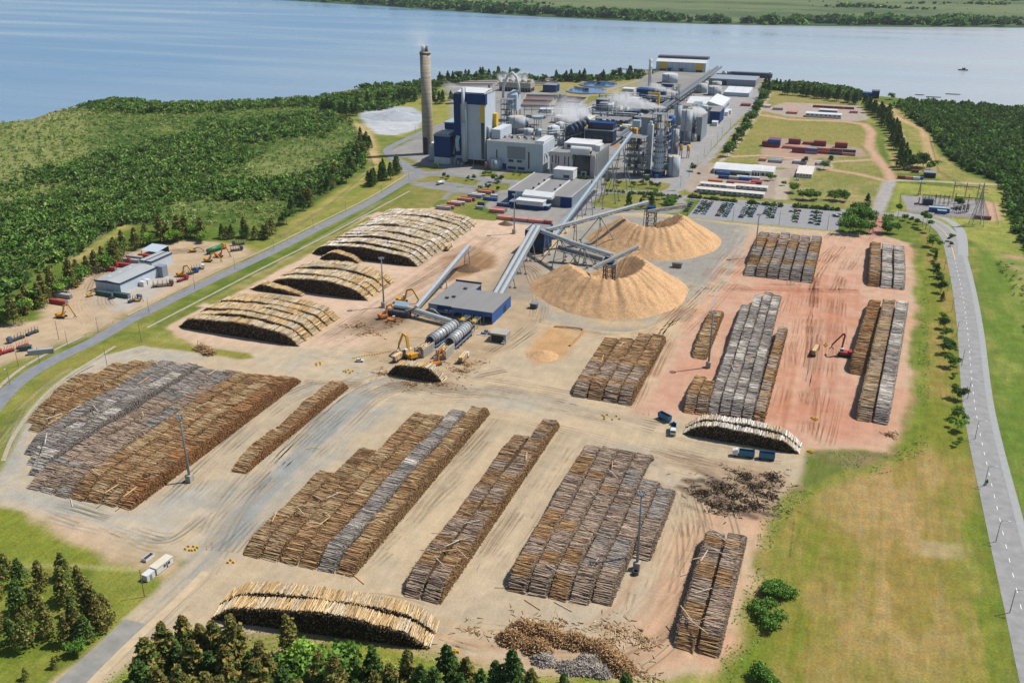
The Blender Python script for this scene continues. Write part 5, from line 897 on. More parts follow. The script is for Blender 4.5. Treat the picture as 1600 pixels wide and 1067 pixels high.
tank('silo', 'tallest wide two tone silo by the street', (1068.6,227), 8.6, 173.5, TANKG, TANKT, SG, .40)
tank('silo', 'wide two tone silo half hidden behind the tallest one', (1077,219), 7, 169.5, TANKG, TANKT, SG, .40)
tank('silo', 'low pale tank at the foot of the wide silos', (1084,222), 4, 210, TANKT, TANKT, SG, rail=False)
for k in range(2): tank('lime_silo', ['orange yellow hopper silo, left of the pair on legs by the street', 'orange yellow hopper silo, right of the pair on legs by the street'][k], (1062.8+k*11.3, 247+k*.5), 2.6, 226.5+k*.8, MATS['orange_yellow'], YEL, 'hopper silos on legs', legs=7, n=14, rail=False)
r = thing('hopper_walkway', 'thin gangway joining the two orange hopper silos', 'gangway', (*g(1063,247), 0)); part(r, 'deck', STEEL, lambda q: q.box(0,1,15.4,7,2,15.6)); part(r, 'rail', STEEL, lambda q: q.box(0,1,16.4,7,1.1,16.5))
simple('power_house', 'grey block with dark louvred end beside the wide silos', 'process hall', blk(1087,221,1094.5,184,36), GREYD, ROOFG, door=[(.1,.9,.25)])
X, Y = g(1090,206); r = thing('rooftop_drum', 'silver drum lying on the roof of the grey block by the silos', 'drum', (X, Y, 0)); part(r, 'drum', SILV, lambda q: q.cyl((-2,2,27), (9,2,27), 2.4, n=16), smooth=True); part(r, 'saddle', DSTEEL, lambda q: (q.box(-1,1,24,0,3,26), q.box(7,1,24,8,3,26)))
simple('washing_hall', 'dull grey blue hall behind the digester with round vessels', 'process hall', blk(1000,214,1022,184,20), GREYD, ROOFG)
# ---------------------------------------------------------------- dryer hall and the warehouses towards the river
r, W, D, h = bld('dryer_hall', 'large hall with bright white ridged roof right of the conveyor', 'dryer hall', blk(1066,186,1124,166,78)); part(r, 'wall', GREYW, lambda q: q.box(0,0,0,W,D,h)); part(r, 'roof', ROOFW, lambda q: q.add([(-.5,22,h+.1),(W*.55,22,h+.1),(W*.55,D,h+.1),(-.5,D,h+.1),(-.5,48,h+4.5),(W*.55,48,h+4.5)], [(0,1,5,4),(4,5,2,3),(0,4,3),(1,2,5)])); part(r, 'roof', ROOFW, lambda q: q.add([(W*.55+.1,14,h+1),(W+.6,14,h+.1),(W+.6,D,h+.1),(W*.55+.1,D,h+1),(W*.62,14,h+5),(W*.62,D,h+5)], [(0,4,5,3),(4,1,2,5),(0,1,4),(2,3,5)])); part(r, 'front_roof', ROOFG, lambda q: q.box(0,.3,h+.02,W,21.5,h+.4)); windows(r, 'window', [(W+.02,20+i*11,h*.55,W+.12,27+i*11,h*.75) for i in range(5)])
simple('bale_store', 'navy walled store with sloping grey roof at the dryer hall corner', 'store', blk(1108,193,1123.5,174,34), NAVY, ROOFG, pitch=1.5)
for k, (x, y) in enumerate(((1112,197),(1129,181),(1134,178.5))): simple('loading_tent', ['white loading cabin at the foot of the navy bale store','white loading cabin by the dryer hall wall, nearer one','white loading cabin by the dryer hall wall, farther one'][k], 'cabin', (*g(x, y), g(x, y)[0]+6, g(x, y)[1]+9, 4.5), WHITE, ROOFW, pitch=1.2)
r, W, D, h = bld('export_warehouse', 'big river warehouse with two yellow doors', 'warehouse', blk(1024.7,110,1102,96,30)); part(r, 'wall', GREYW, lambda q: q.box(0,0,0,W,D,h)); part(r, 'roof', ROOFW, lambda q: q.add([(-.5,-1,h+.1),(W+.5,-1,h+.1),(W+.5,D*.45,h+4),(-.5,D*.45,h+4)], [(0,1,2,3)])); part(r, 'rear_roof', DSTEEL, lambda q: q.box(-.5,D*.45,h+3.8,W+.5,D+.5,h+7.2)); [part(r, 'yellow_door', YEL, lambda q: q.box(W*a,-.3,h*.22,W*b,-.02,h*.95)) for a, b in ((.08,.22),(.80,.94))]; windows(r, 'opening', [(W*.08,-.25,0,W*.21,.1,h*.21),(W*.81,-.25,0,W*.94,.1,h*.21),(W*.24,-.2,0,W*.31,.1,h*.2),(W*.48,-.2,0,W*.55,.1,h*.2)], DARK); part(r, 'wall_joint', DSTEEL, lambda q: [q.box(W*x-.15,-.12,0,W*x+.15,-.01,h) for x in (.34,.47,.61,.75)]); [part(r, 'awning', DNAVY, lambda q: q.box(W*a,-4,h*.25,W*b,-.1,h*.32)) for a, b in ((.23,.33),(.47,.57))]
simple('quay_warehouse', 'long grey flat warehouse near the river with one dark doorway', 'warehouse', blk(1108,132.5,1180,123,46), GREYD, M('grey_blue_roof', alb((150,158,170)), .6, var=.08), door=[(.26,.38,.8)])
r, W, D, h = bld('white_roof_shed', 'shed with ridged white roof panels below the grey quay warehouse', 'shed', blk(1130.5,150,1169.5,144,44)); part(r, 'wall', GREYW, lambda q: q.box(0,0,0,W,D,h)); [part(r, 'roof_panel', ROOFW, lambda q: q.add([(W*k/3+.2,-.5,h+.1),(W*(k+1)/3-.2,-.5,h+.1),(W*(k+1)/3-.2,D,h+2),(W*k/3+.2,D,h+2)], [(0,1,2,3)])) for k in range(3)]; part(r, 'blue_trim', BLUE, lambda q: q.box(W+.02,-.1,0,W+.3,2,h))
TR = 'oil tanks by the quay warehouse'
for i, (x, y, rp, yt, lb) in enumerate(((1098.5,136.5,7,128,'grey tank at the back left of the four near the conveyor'),(1118.5,138,7.5,129,'grey tank at the back right of the four near the conveyor'),(1094,146,9.2,132.5,'grey tank at the front left of the four near the conveyor'),(1114.5,149.8,10.3,136.5,'largest grey tank at the front right of the four near the conveyor'))): tank('oil_tank', lb, (x, y), rp, yt, TANKG, TANKT, TR, cone=.08)
tank('water_tank', 'wide pale tank below the river warehouse', (1044,131), 12.2, 117, TANKG, ROOFW, cone=.06)
simple('tank_bund_house', 'low navy house in front of the wide pale river tank', 'pump house', blk(1033,136,1050,131.5,8), NAVY, STEEL)
X, Y = g(1015, 138); h = hgt(X, Y, 92.5); r = thing('kiln_stack', 'slender white steel stack near the river', 'stack', (X, Y, 0)); part(r, 'shaft', WHITE, lambda q: q.cyl((0,0,0), (0,0,h), 2.1, 1.7, n=16), smooth=True); [part(r, 'platform', STEEL, lambda q: q.lathe(0, 0, [(1.7,h*z),(3.2,h*z),(3.2,h*z+.3),(1.7,h*z+.3)], 14)) for z in (.72,.93)]; part(r, 'ladder', STEEL, lambda q: q.box(-2.7,-.4,0,-2.1,.4,h))
LK = 'navy lime kiln buildings'
for i, (a, b, c, d, e, lb) in enumerate(((994,153,1014,140,18,'navy block left of the white stack'),(1004,147,1027,137.5,14,'wide navy block at the foot of the white stack'),(1024,150,1038,139.5,14,'navy block right of the white stack'),(931,170,948,156,14,'navy block at the edge of the pipe yard with green verge'))): simple('kiln_building', lb, 'kiln building', blk(a, b, c, d, e), NAVY, STEEL if i else NAVY, LK)
PG = 'process units between the mill halls'
for i, (a, b, c, d, e, w_, rf, lb) in enumerate(((936,173,949,161.5,10,GREYD,ROOFG,'grey box house in front of the navy pipe yard block'),(949,174,957,164,8,GREYW,ROOFW,'pale box house left of the twin white tanks'),(972,143,990,139,14,WHITE,ROOFW,'long white cabin on the bank behind the clarifiers'),(981,186,997,174,14,DNAVY,DNAVY,'dark navy house right of the twin white tanks'),(938,193,972,188,16,CREAM,CREAM,'flat cream roofed house between pipe racks'),(958,190,985,184,10,STEEL,ROOFG,'flat grey house between the pipe racks'),(918,186,936,181,12,GREYD,CREAM,'low house with buff roof near the yellow gable'),(842,176,862,171,14,WHITE,ROOFW,'white roofed pump house beside the basins'),(822,184,852,180,9,GREYD,ROOFG,'long low pipe house behind the big tank'),(968,205,984,198,14,GREYD,CREAM,'buff roofed block below the twin conveyors'),(1040,160,1056,153,12,NAVY,DSTEEL,'navy screen house under the twin conveyors'),(1000,172,1016,163,12,GREYD,ROOFG,'grey house wrapped in steam'),(888,168,910,164,8,GREYD,STEEL,'low pipe shed by the steam cloud'),(868,187,884,182,10,CREAM,CREAM,'cream shed behind the conical tanks'),(985,160,1000,154,12,GREYW,ROOFW,'pale house below the navy kiln block'))): simple('process_unit', lb, 'process house', blk(a, b, c, d, e), w_, rf, PG, wins=3 if i % 2 else 0)
for i, (x, y, rp, yt, m, lb) in enumerate(((967.5,181,4,167,WHITE,'left white tank of the twin pair in the pipe yard'),(978,181.5,4,167.5,WHITE,'right white tank of the twin pair in the pipe yard'),(956,173,2.4,161,WHITE,'thin white tank left of the twin pair'),(1000,192,5,180,TANKG,'grey tank by the flank of the twin conveyors'),(898,196,4,187,TANKG,'grey tank with buff top beneath the drifting steam'),(1106,178,3,165,TANKG,'thin grey tank by the dryer hall front'),(1096,182,3.4,169,SILV,'silver tank with dome by the dryer hall'))): tank('process_tank', lb, (x, y), rp, yt, m, m, PG, cone=.4)
def rack(name, lab, p0, p1, z, wd=4., n=5, group='pipe racks of the mill'):
    a, b = Vector((*g(*p0), 0)), Vector((*g(*p1), 0)); d = b-a; L_ = d.length; r = thing(name, lab, 'pipe rack', a, math.atan2(d.y, d.x), group)
    for x in np.arange(1, L_, 9): part(r, 'trestle', DSTEEL, lambda q: (q.box(x-.25,-wd/2-.2,0,x+.25,-wd/2+.2,z+3), q.box(x-.25,wd/2-.2,0,x+.25,wd/2+.2,z+3), q.box(x-.2,-wd/2+.2,z-.3,x+.2,wd/2-.2,z), q.box(x-.2,-wd/2+.2,z+2.7,x+.2,wd/2-.2,z+3)))
    for k in range(n): part(r, 'pipe', [SILV, LBLUE, STEEL, CREAM, SILV][k % 5], lambda q: q.cyl((0,-wd/2+wd*(k+.5)/n,z+.4+(k % 2)*2.7), (L_,-wd/2+wd*(k+.5)/n,z+.4+(k % 2)*2.7), .32+.1*(k % 3), n=6), smooth=True)
for i, (a, b, z, lb) in enumerate((((818,181),(905,181),7,'pipe rack running in front of the concrete basins'),((925,178),(1000,181),8,'pipe rack running below the twin white tanks'),((925,186),(995,190),6,'pipe rack between the buff roofs'),((880,200),(925,181),8,'pipe rack climbing from the conical tanks to the pipe yard'),((935,158),(998,157),6,'pipe rack behind the pipe yard'),((960,212),(998,216),9,'pipe rack at the foot of the twin conveyors'),((842,222),(880,219),8,'pipe rack behind the turbine hall'),((1000,160),(1050,166),7,'pipe rack by the kiln buildings'),((1082,176),(1104,181),6,'pipe rack beside the dryer hall'))): rack('pipe_rack', lb, a, b, z)
for i, (px, w_, d_, h_, nf, lb) in enumerate((((940,214),14,8,12,2,'steel frame at the end of the fibre hall'),((990,206),10,10,16,3,'steel frame of pumps under the conveyor head'),((1084,208),4,14,24,4,'stair frame between the silos and the grey block'),((1008,189),10,8,20,3,'steel frame on the washing hall flank'),((880,213),8,6,13,2,'steel frame at the conical tanks'),((866,158),14,8,9,2,'dark frame bridge at the end of the basins'),((1048,170),8,9,30,4,'transfer tower frame under the twin conveyors'))): frame_tower('steel_gantry', lb, 'steel frame', px, w_, d_, h_, nf, fill=7, seed=20+i, group='steel frames among the tanks')
for i, (px, w_, d_, h_, nf, fl, lb) in enumerate((((902,183),34,10,6,1,26,'crowded low rack of vessels under the steam cloud'),((930,196),38,12,8,2,34,'crowded two level rack between the buff roofed houses'),((955,181),30,10,7,1,26,'crowded rack of small vessels behind the fibre hall'),((988,182),24,14,10,2,30,'crowded rack of pumps left of the twin conveyors'),((862,192),22,10,6,1,20,'crowded rack of vessels by the conical tanks'),((1010,160),24,12,8,2,24,'crowded rack at the foot of the kiln buildings'),((955,165),26,10,6,1,20,'crowded rack on the verge of the navy block'),((812,203),20,8,6,1,14,'rack of small pumps behind the turbine hall roof'),((1080,190),8,20,20,4,16,'stair rack climbing between the wide silos and the dryer hall'))): frame_tower('vessel_rack', lb, 'steel frame', px, w_, d_, h_, nf, fill=fl, seed=60+i, group='crowded vessel racks')
# ---------------------------------------------------------------- effluent works
def basin(name, lab, px, wcol, wallh=2.2, nw=0):
    poly = gl(px); r = thing(name, lab, 'basin', (*poly[0], 0)); P0 = Vector((*poly[0], 0)); pl = [(x-P0.x, y-P0.y) for x, y in poly]
    part(r, 'rim', CONCR, lambda q: [q.bar((*pl[i], wallh/2), (*pl[(i+1) % len(pl)], wallh/2), .9, wallh) for i in range(len(pl))]); part(r, 'sludge', wcol, lambda q: q.prism(pl, .05, .6))
    for k in range(nw):
        t = (k+1)/(nw+1); a = Vector((*pl[0], wallh*.5)).lerp(Vector((*pl[3], wallh*.5)), t); b = Vector((*pl[1], wallh*.5)).lerp(Vector((*pl[2], wallh*.5)), t); part(r, 'divider', CONCR, lambda q: q.bar(a, b, .7, wallh*.9))
BRW = M('brown_effluent', alb((132,104,92)), .3, var=.2, scale=.1); MUD = M('grey_sludge', alb((120,116,116)), .5, var=.25, scale=.12)
basin('aeration_basin', 'brown water basin behind the ash house, left half', [(812,167),(858,168),(872,152),(822,151)], BRW, 3, 1); basin('aeration_basin', 'brown water basin beside the diagonal street', [(862,168),(900,170),(918,156),(876,152)], BRW, 3, 1)
for i, y in enumerate((121.6,124.2,126.8,129.6,132.6)):
    x0, x1 = 722-i*7, 868+i*1.5
    for k, (a, b) in enumerate(((0,.42),(.45,1))): basin('drying_bed', '%s drying bed strip from the river, %s part' % (ORD[i], 'west' if k == 0 else 'east'), [(x0+(x1-x0)*a, y+1.4), (x0+(x1-x0)*b, y+1.4), (x0+(x1-x0)*b+1, y), (x0+(x1-x0)*a+1, y)], [M('pale_sludge', alb((216,206,204)), .9, var=.2), MUD, M('pink_sludge', alb((190,164,160)), .9, var=.2)][(i+k) % 3], 1.2)
r, W, D, h = bld('cooling_tower', 'long five fan cooling tower behind the boiler house', 'cooling tower', blk(780,142,829,128,18)); part(r, 'casing', CONCR, lambda q: q.box(0,0,h*.42,W,D,h)); part(r, 'louvres', DARK, lambda q: q.box(.5,.4,0,W-.5,D-.4,h*.42)); part(r, 'columns', CONCR, lambda q: [q.box(W*i/11-.3,0,0,W*i/11+.3,.39,h*.42) for i in range(12)])
for k in range(5): part(r, 'fan_stack', TANKT, lambda q: q.lathe(W*(k+.5)/5, D/2, [(5.2,h),(4.4,h+2),(4.9,h+4),(4.4,h+4),(4,h+1)], 20), smooth=True)
simple('blower_house', 'blue house with grey annex left of the clarifiers', 'blower house', blk(848,144,868,133,18), NAVY, STEEL, wins=4); simple('blower_annex', 'small pale annex at the corner of the blue blower house', 'annex', blk(862,144.5,868,136,6), GREYW, STEEL)
POND = water_mat('clarifier_water', (.03,.10,.24), .06, .4, .05)
for k, (xc, yb, rx, lb) in enumerate(((907.6,147.6,31,'round blue clarifier pond, nearer one with a dark bridge'),(927.5,137.2,29.5,'round blue clarifier pond, farther one'))):
    X, Y0 = g(xc, yb); rr = (xat(xc+rx, Y0+26)-xat(xc-rx, Y0+26))/2; r = thing('clarifier', lb, 'clarifier', (X, Y0+rr, 0), 0, 'clarifier ponds'); part(r, 'rim', CONCR, lambda q: q.lathe(0, 0, [(rr,0),(rr,1.6),(rr-1,1.6),(rr-1,.2)], 56)); part(r, 'water', POND, lambda q: q.lathe(0, 0, [(rr-1,1.2),(.1,1.2)], 48)); part(r, 'bridge', DSTEEL, lambda q: (q.bar((0,0,2.6), (-rr*.8,rr*.62,2.6), 2.2, .8), q.bar((0,0,3.8), (-rr*.8,rr*.62,3.8), .3, .2))); part(r, 'centre_column', DSTEEL, lambda q: q.cyl((0,0,.5), (0,0,4.5), 3, n=14)); part(r, 'launder', CONCR, lambda q: q.lathe(0, 0, [(rr-3.2,1.1),(rr-3.2,1.5),(rr-3.8,1.5),(rr-3.8,1.1)], 48))
# ================================================================ CONVEYORS
def conveyor(name, lab, A, B, wd, hh, sup, mat=CONV, group=None, belly=DSTEEL, base_z=0.):
    """inclined gallery from A to B with a rounded cover, truss belly, and trestles at fractions sup (t, spread)"""
    A, B = Vector(A), Vector(B); r = thing(name, lab, 'conveyor', (A.x, A.y, 0), 0, group); a = Vector((0,0,A.z)); b = B-Vector((A.x, A.y, 0)); d = (b-a).normalized(); s = d.cross(Vector((0,0,1))).normalized(); u = s.cross(d)
    def cover(q):
        pr = [(-wd/2,0),(-wd/2,hh*.55),(-wd*.32,hh*.9),(0,hh),(wd*.32,hh*.9),(wd/2,hh*.55),(wd/2,0)]; vs = [p+s*x+u*y for p in (a, b) for x, y in pr]; n = len(pr)
        q.add(vs, [(i, n+i, n+i+1, i+1) for i in range(n-1)]+[(n-1, 2*n-1, n, 0), tuple(range(n)), tuple(range(2*n-1, n-1, -1))])
    part(r, 'gallery', mat, cover)
    L_ = (b-a).length; nb = max(3, int(L_/5))
    def truss(q):
        for k in range(nb+1):
            p = a.lerp(b, k/nb); q.bar(p-s*wd*.5-u*1.3, p+s*wd*.5-u*1.3, .18)
            for sd in (-1, 1):
                q.bar(p+s*sd*wd*.5, p+s*sd*wd*.5-u*1.3, .18)
                if k < nb: p2 = a.lerp(b, (k+1)/nb); q.bar(p+s*sd*wd*.5-u*1.3*(k % 2), p2+s*sd*wd*.5-u*1.3*((k+1) % 2), .18)
        for sd in (-1, 1): q.bar(a+s*sd*wd*.5-u*1.3, b+s*sd*wd*.5-u*1.3, .25)
    part(r, 'truss', belly, truss)
    part(r, 'walkway', STEEL, lambda q: (q.bar(a+s*(wd/2+.6)-u*.2, b+s*(wd/2+.6)-u*.2, 1.1, .12), q.bar(a+s*(wd/2+1.1)+u*.9, b+s*(wd/2+1.1)+u*.9, .1)))
    for t, spd in sup:
        p = a.lerp(b, t)-u*1.4
        if p.z < 2: continue
        def tr(q):
            f = [Vector((p.x, p.y, 0))+s*sd*(wd/2+spd)+Vector((d.x, d.y, 0)).normalized()*sl_ for sd in (-1, 1) for sl_ in ((0,) if spd < 3 else (-spd*.8, spd*.8))]
            for v in f: q.bar(v, p+s*(1 if (v-p).dot(s) > 0 else -1)*wd*.4, .42 if spd < 3 else .5); q.box(v.x-.8, v.y-.8, 0, v.x+.8, v.y+.8, .9)
            if spd < 3 and p.z > 7:
                for k in range(1, int(p.z/6)+1):
                    w0 = wd*.4+(wd*.1+spd)*(1-k*6/p.z-.0) if p.z > k*6 else wd*.4; q.bar(Vector((p.x, p.y, k*6-1))-s*w0, Vector((p.x, p.y, k*6-1))+s*w0, .2)
        part(r, 'trestle', STEEL, tr)
    return r
# screening tower and chipping house
r, W, D, h = bld('screening_tower', 'blue chip screening tower with grey roof where the conveyors meet', 'screening tower', blk(820,394,849.5,361.5,20)); part(r, 'wall', NAVY, lambda q: q.box(0,0,5,W,D,h)); part(r, 'roof', ROOFG, lambda q: q.box(.3,.3,h+.02,W-.3,D-.3,h+.3)); part(r, 'roof_edge', NAVY, lambda q: parapet(q,W,D,h,.3,.9)); part(r, 'open_base', DARK, lambda q: q.box(.6,1,0,W-.6,D-.6,5)); [part(r, 'leg', DSTEEL, lambda q: q.box(x,-.1,0,x+.7,.6,5)) for x in (0,W/2,W-.7)]; windows(r, 'chute_opening', [(W*.45,-.12,h*.55,W*.95,.1,h*.95)], DARK)
TOW = (r.location.x, r.location.y, W, D, h)
r, W, D, h = bld('chipper_house', 'blue chipping house with two grey roofed blocks behind the debarking drums', 'chipping house', blk(670,488,711,474.5,40)); part(r, 'wall', NAVY, lambda q: q.box(0,0,0,W,D,h)); part(r, 'roof', ROOFG, lambda q: q.box(-.3,-.3,h+.02,W+.2,D+.3,h+.4)); part(r, 'grey_corner', GREYD, lambda q: q.box(-.1,-.2,0,5.5,-.02,h-.4)); part(r, 'ridge_rail', DNAVY, lambda q: q.box(-.2,D-.2,h+.42,W+.2,D+.3,h+1.4)); windows(r, 'window', [(W*.62,-.12,h*.42,W*.74,.1,h*.62),(W*.80,-.12,h*.42,W*.9,.1,h*.62)], M('pale_glass', alb((150,186,190)), .2)); part(r, 'stairs', STEEL, lambda q: (q.bar((4,-2,h*.6), (9,-2,0), 1.1, .3), q.box(2,-3,h*.6,4.4,-.2,h*.6+.2), [q.bar((x,-2.9,h*.6), (x,-2.9,0), .15) for x in (2.1,4.2)])); [part(r, 'roof_fan', DSTEEL, lambda q: q.box(x,y,h+.4,x+2,y+1.4,h+1.4)) for x, y in ((6,10),(9,13),(10,28))]; part(r, 'balcony', STEEL, lambda q: (q.box(6,-1.6,h*.33,W+.5,-.2,h*.33+.2), q.box(6,-1.6,h*.33+1.1,W+.5,-1.5,h*.33+1.2)))
CH = (r.location.x, r.location.y, W, D, h)
x0, y0 = W+.3, -4.5; W2 = xat(769, CH[1]+y0)-CH[0]-x0; h2 = h+1.6; D2 = 30
part(r, 'hall_side', BLUE, lambda q: (q.box(x0+W2-.4,y0,0,x0+W2,y0+D2,h2), q.box(x0,y0+8,0,x0+.4,y0+D2,h2), q.box(x0+.4,y0+D2-.4,0,x0+W2-.4,y0+D2,h2))); part(r, 'hall_front', BLUE, lambda q: (q.box(x0,y0,h2*.62,x0+W2-.42,y0+.4,h2), q.box(x0,y0,0,x0+.9,y0+.4,h2*.62))); part(r, 'hall_roof', ROOFG, lambda q: q.box(x0-.3,y0-.4,h2+.02,x0+W2+.4,y0+D2+.3,h2+.4)); part(r, 'hall_inside', DARK, lambda q: q.box(x0+.5,y0+9,0,x0+W2-.5,y0+D2-.5,h2-.3)); windows(r, 'door', [(x0+W2+.01,y0+18,0,x0+W2+.12,y0+22,4.5)], DARK); part(r, 'column', STEEL, lambda q: [q.box(x0+W2*t-.25,y0+.5,0,x0+W2*t+.25,y0+1,h2*.62) for t in (.25,.5,.78)])
# twin gallery from the chipping house up to the screening tower
tz = TOW[4]+1.5; cx0, cy0 = g(790, 448); cx0 = CH[0]+x0+W2*.72; cy0 = CH[1]+y0+D2-2
for k in range(2): conveyor('chip_conveyor', ['left silver gallery of the twin rising from the chipping house to the screening tower', 'right silver gallery of the twin rising from the chipping house to the screening tower'][k], (cx0-4+k*3.6, cy0, 4.5), (TOW[0]+TOW[2]*.34+k*3.6, TOW[1]+4, tz+1.2), 2.4, 1.5, [(.3,1.2),(.55,1.6),(.8,2)], group='galleries from the chipping house')
# long conveyor to the digester
conveyor('long_conveyor', 'very long pale blue conveyor climbing to the digester', pt(866,369,2.5), pt(986.5,208.5,47), 2.2, 1.4, [(.1,.8),(.2,1),(.3,1.4),(.42,2),(.55,2.6),(.7,6),(.86,8)], mat=LBLUE)
r = thing('conveyor_head', 'steel head house at the top of the long pale blue conveyor', 'head house', (*g(986,270), 0)); part(r, 'house', LBLUE, lambda q: q.box(-3,8,40,4,14,46)); part(r, 'frame', DSTEEL, lambda q: [q.box(x-.3,y-.3,0,x+.3,y+.3,40) for x in (-2.6,3.6) for y in (8.4,13.6)])
# stackers
def mast(lab, M_, z):
    r = thing('stacker', lab, 'stacker', (*M_, 0), 0, 'chip stackers'); part(r, 'lattice', DSTEEL, lambda q: ([q.box(sx*3-.3,sy*3-.3,0,sx*3+.3,sy*3+.3,z) for sx in (-1,1) for sy in (-1,1)], [q.bar((sx*3,-3*sgn,z*k/5), (sx*3,3*sgn,z*(k+1)/5), .25) for sx in (-1,1) for k in range(5) for sgn in (1,)], [q.bar((-3,sy*3,z*k/5), (3,sy*3,z*(k+1)/5), .25) for sy in (-1,1) for k in range(5)], [q.bar((-3,sy*3,z*k/5), (3,sy*3,z*k/5), .25) for sy in (-1,1) for k in range(1,6)])); part(r, 'slew_deck', STEEL, lambda q: q.cyl((0,0,z), (0,0,z+1), 4.6, n=16)); part(r, 'machine_house', NAVY, lambda q: q.box(-3.4,-2.5,z+1.02,2.4,2.5,z+4)); part(r, 'reclaimer_arm', DSTEEL, lambda q: (q.bar((-12,-7,3.5), (14,2,4.5), 2.4, 1.4), q.cyl((0,0,0), (0,0,3), 5, n=18))); return r
mz1, mz2 = 15., 19.
r1 = mast('lattice stacker mast in the hollow of the nearer chip pile', M1, mz1); r2 = mast('lattice stacker mast in the hollow of the farther chip pile', M2, mz2)
def boom(root, A, B, off):
    A, B = Vector(A)-Vector(off), Vector(B)-Vector(off); d = (B-A).normalized(); s = d.cross(Vector((0,0,1))).normalized(); u = s.cross(d); q = MB(); q.bar(A, B, 2.2, 1.3); q.bar(A+u*.9, B+u*.9, 1.5, .5); q.build('boom', CONV, root)
    q = MB(); L_ = (B-A).length; n = int(L_/4)
    for k in range(n): q.bar(A.lerp(B, k/n)-s*1.9-u*1.2*(k % 2), A.lerp(B, (k+1)/n)-s*1.9-u*1.2*((k+1) % 2), .25); q.bar(A.lerp(B, k/n)+s*1.9-u*1.2*(k % 2), A.lerp(B, (k+1)/n)+s*1.9-u*1.2*((k+1) % 2), .25)
    q.build('boom_truss', DSTEEL, root)
boom(r1, pt(927,419,mz1+1.5), pt(997,386,26), (*M1, 0)); boom(r2, pt(1012,331,mz2+2), pt(1073,321.5,27), (*M2, 0))
tx, ty = TOW[0]+TOW[2]*.75, TOW[1]+3
conveyor('stack_conveyor', 'silver conveyor from the screening tower to the farther chip pile', (tx+2, ty+6, tz-2), (M2[0]-3, M2[1]-1, mz2+7), 2.3, 1.5, [(.28,2),(.52,11),(.98,2)])
conveyor('stack_conveyor', 'silver conveyor from the screening tower to the nearer chip pile, first span', (tx, ty, tz-1), pt(893,379,tz+1.5), 2.3, 1.5, [(.2,1.5),(.62,9)])
conveyor('stack_conveyor', 'silver conveyor ending over the stacker of the nearer chip pile', pt(891,378.7,tz+1.5), (M1[0]+1, M1[1], mz1+6), 2.3, 1.5, [(.3,9),(.97,1.5)])
conveyor('reclaim_conveyor', 'low dark conveyor creeping out of the nearer chip pile', pt(872,388,9), pt(941,407,4), 3, 2.2, [(.15,1),(.4,1),(.6,1),(.85,.6)], mat=DSTEEL)
# bark conveyors and the far gallery to the river
conveyor('bark_conveyor', 'silver conveyor rising to the brown bark heap', pt(650,481,2.2), pt(731.5,384.5,15), 2.3, 1.5, [(.5,1),(.97,1.2)])
conveyor('waste_conveyor', 'low silver conveyor between the drums and the waste screen', pt(637,482,4), pt(706,503.5,2.4), 2.6, 1.8, [(.2,.5),(.5,.5)])
for k in range(2): conveyor('bale_conveyor', ['left half of the twin gallery running to the river warehouse', 'right half of the twin gallery running to the river warehouse'][k], Vector(pt(963,214,9))+Vector((k*6,0,0)), Vector(pt(1121,104.5,14))+Vector((k*6,0,0)), 2.3, 1.5, [(t, .6) for t in (.05,.13,.21,.3,.38,.46,.55,.63,.72,.82,.92)], mat=M('dark_gallery', alb((118,124,134)), .5, var=.15), group='twin gallery to the river')
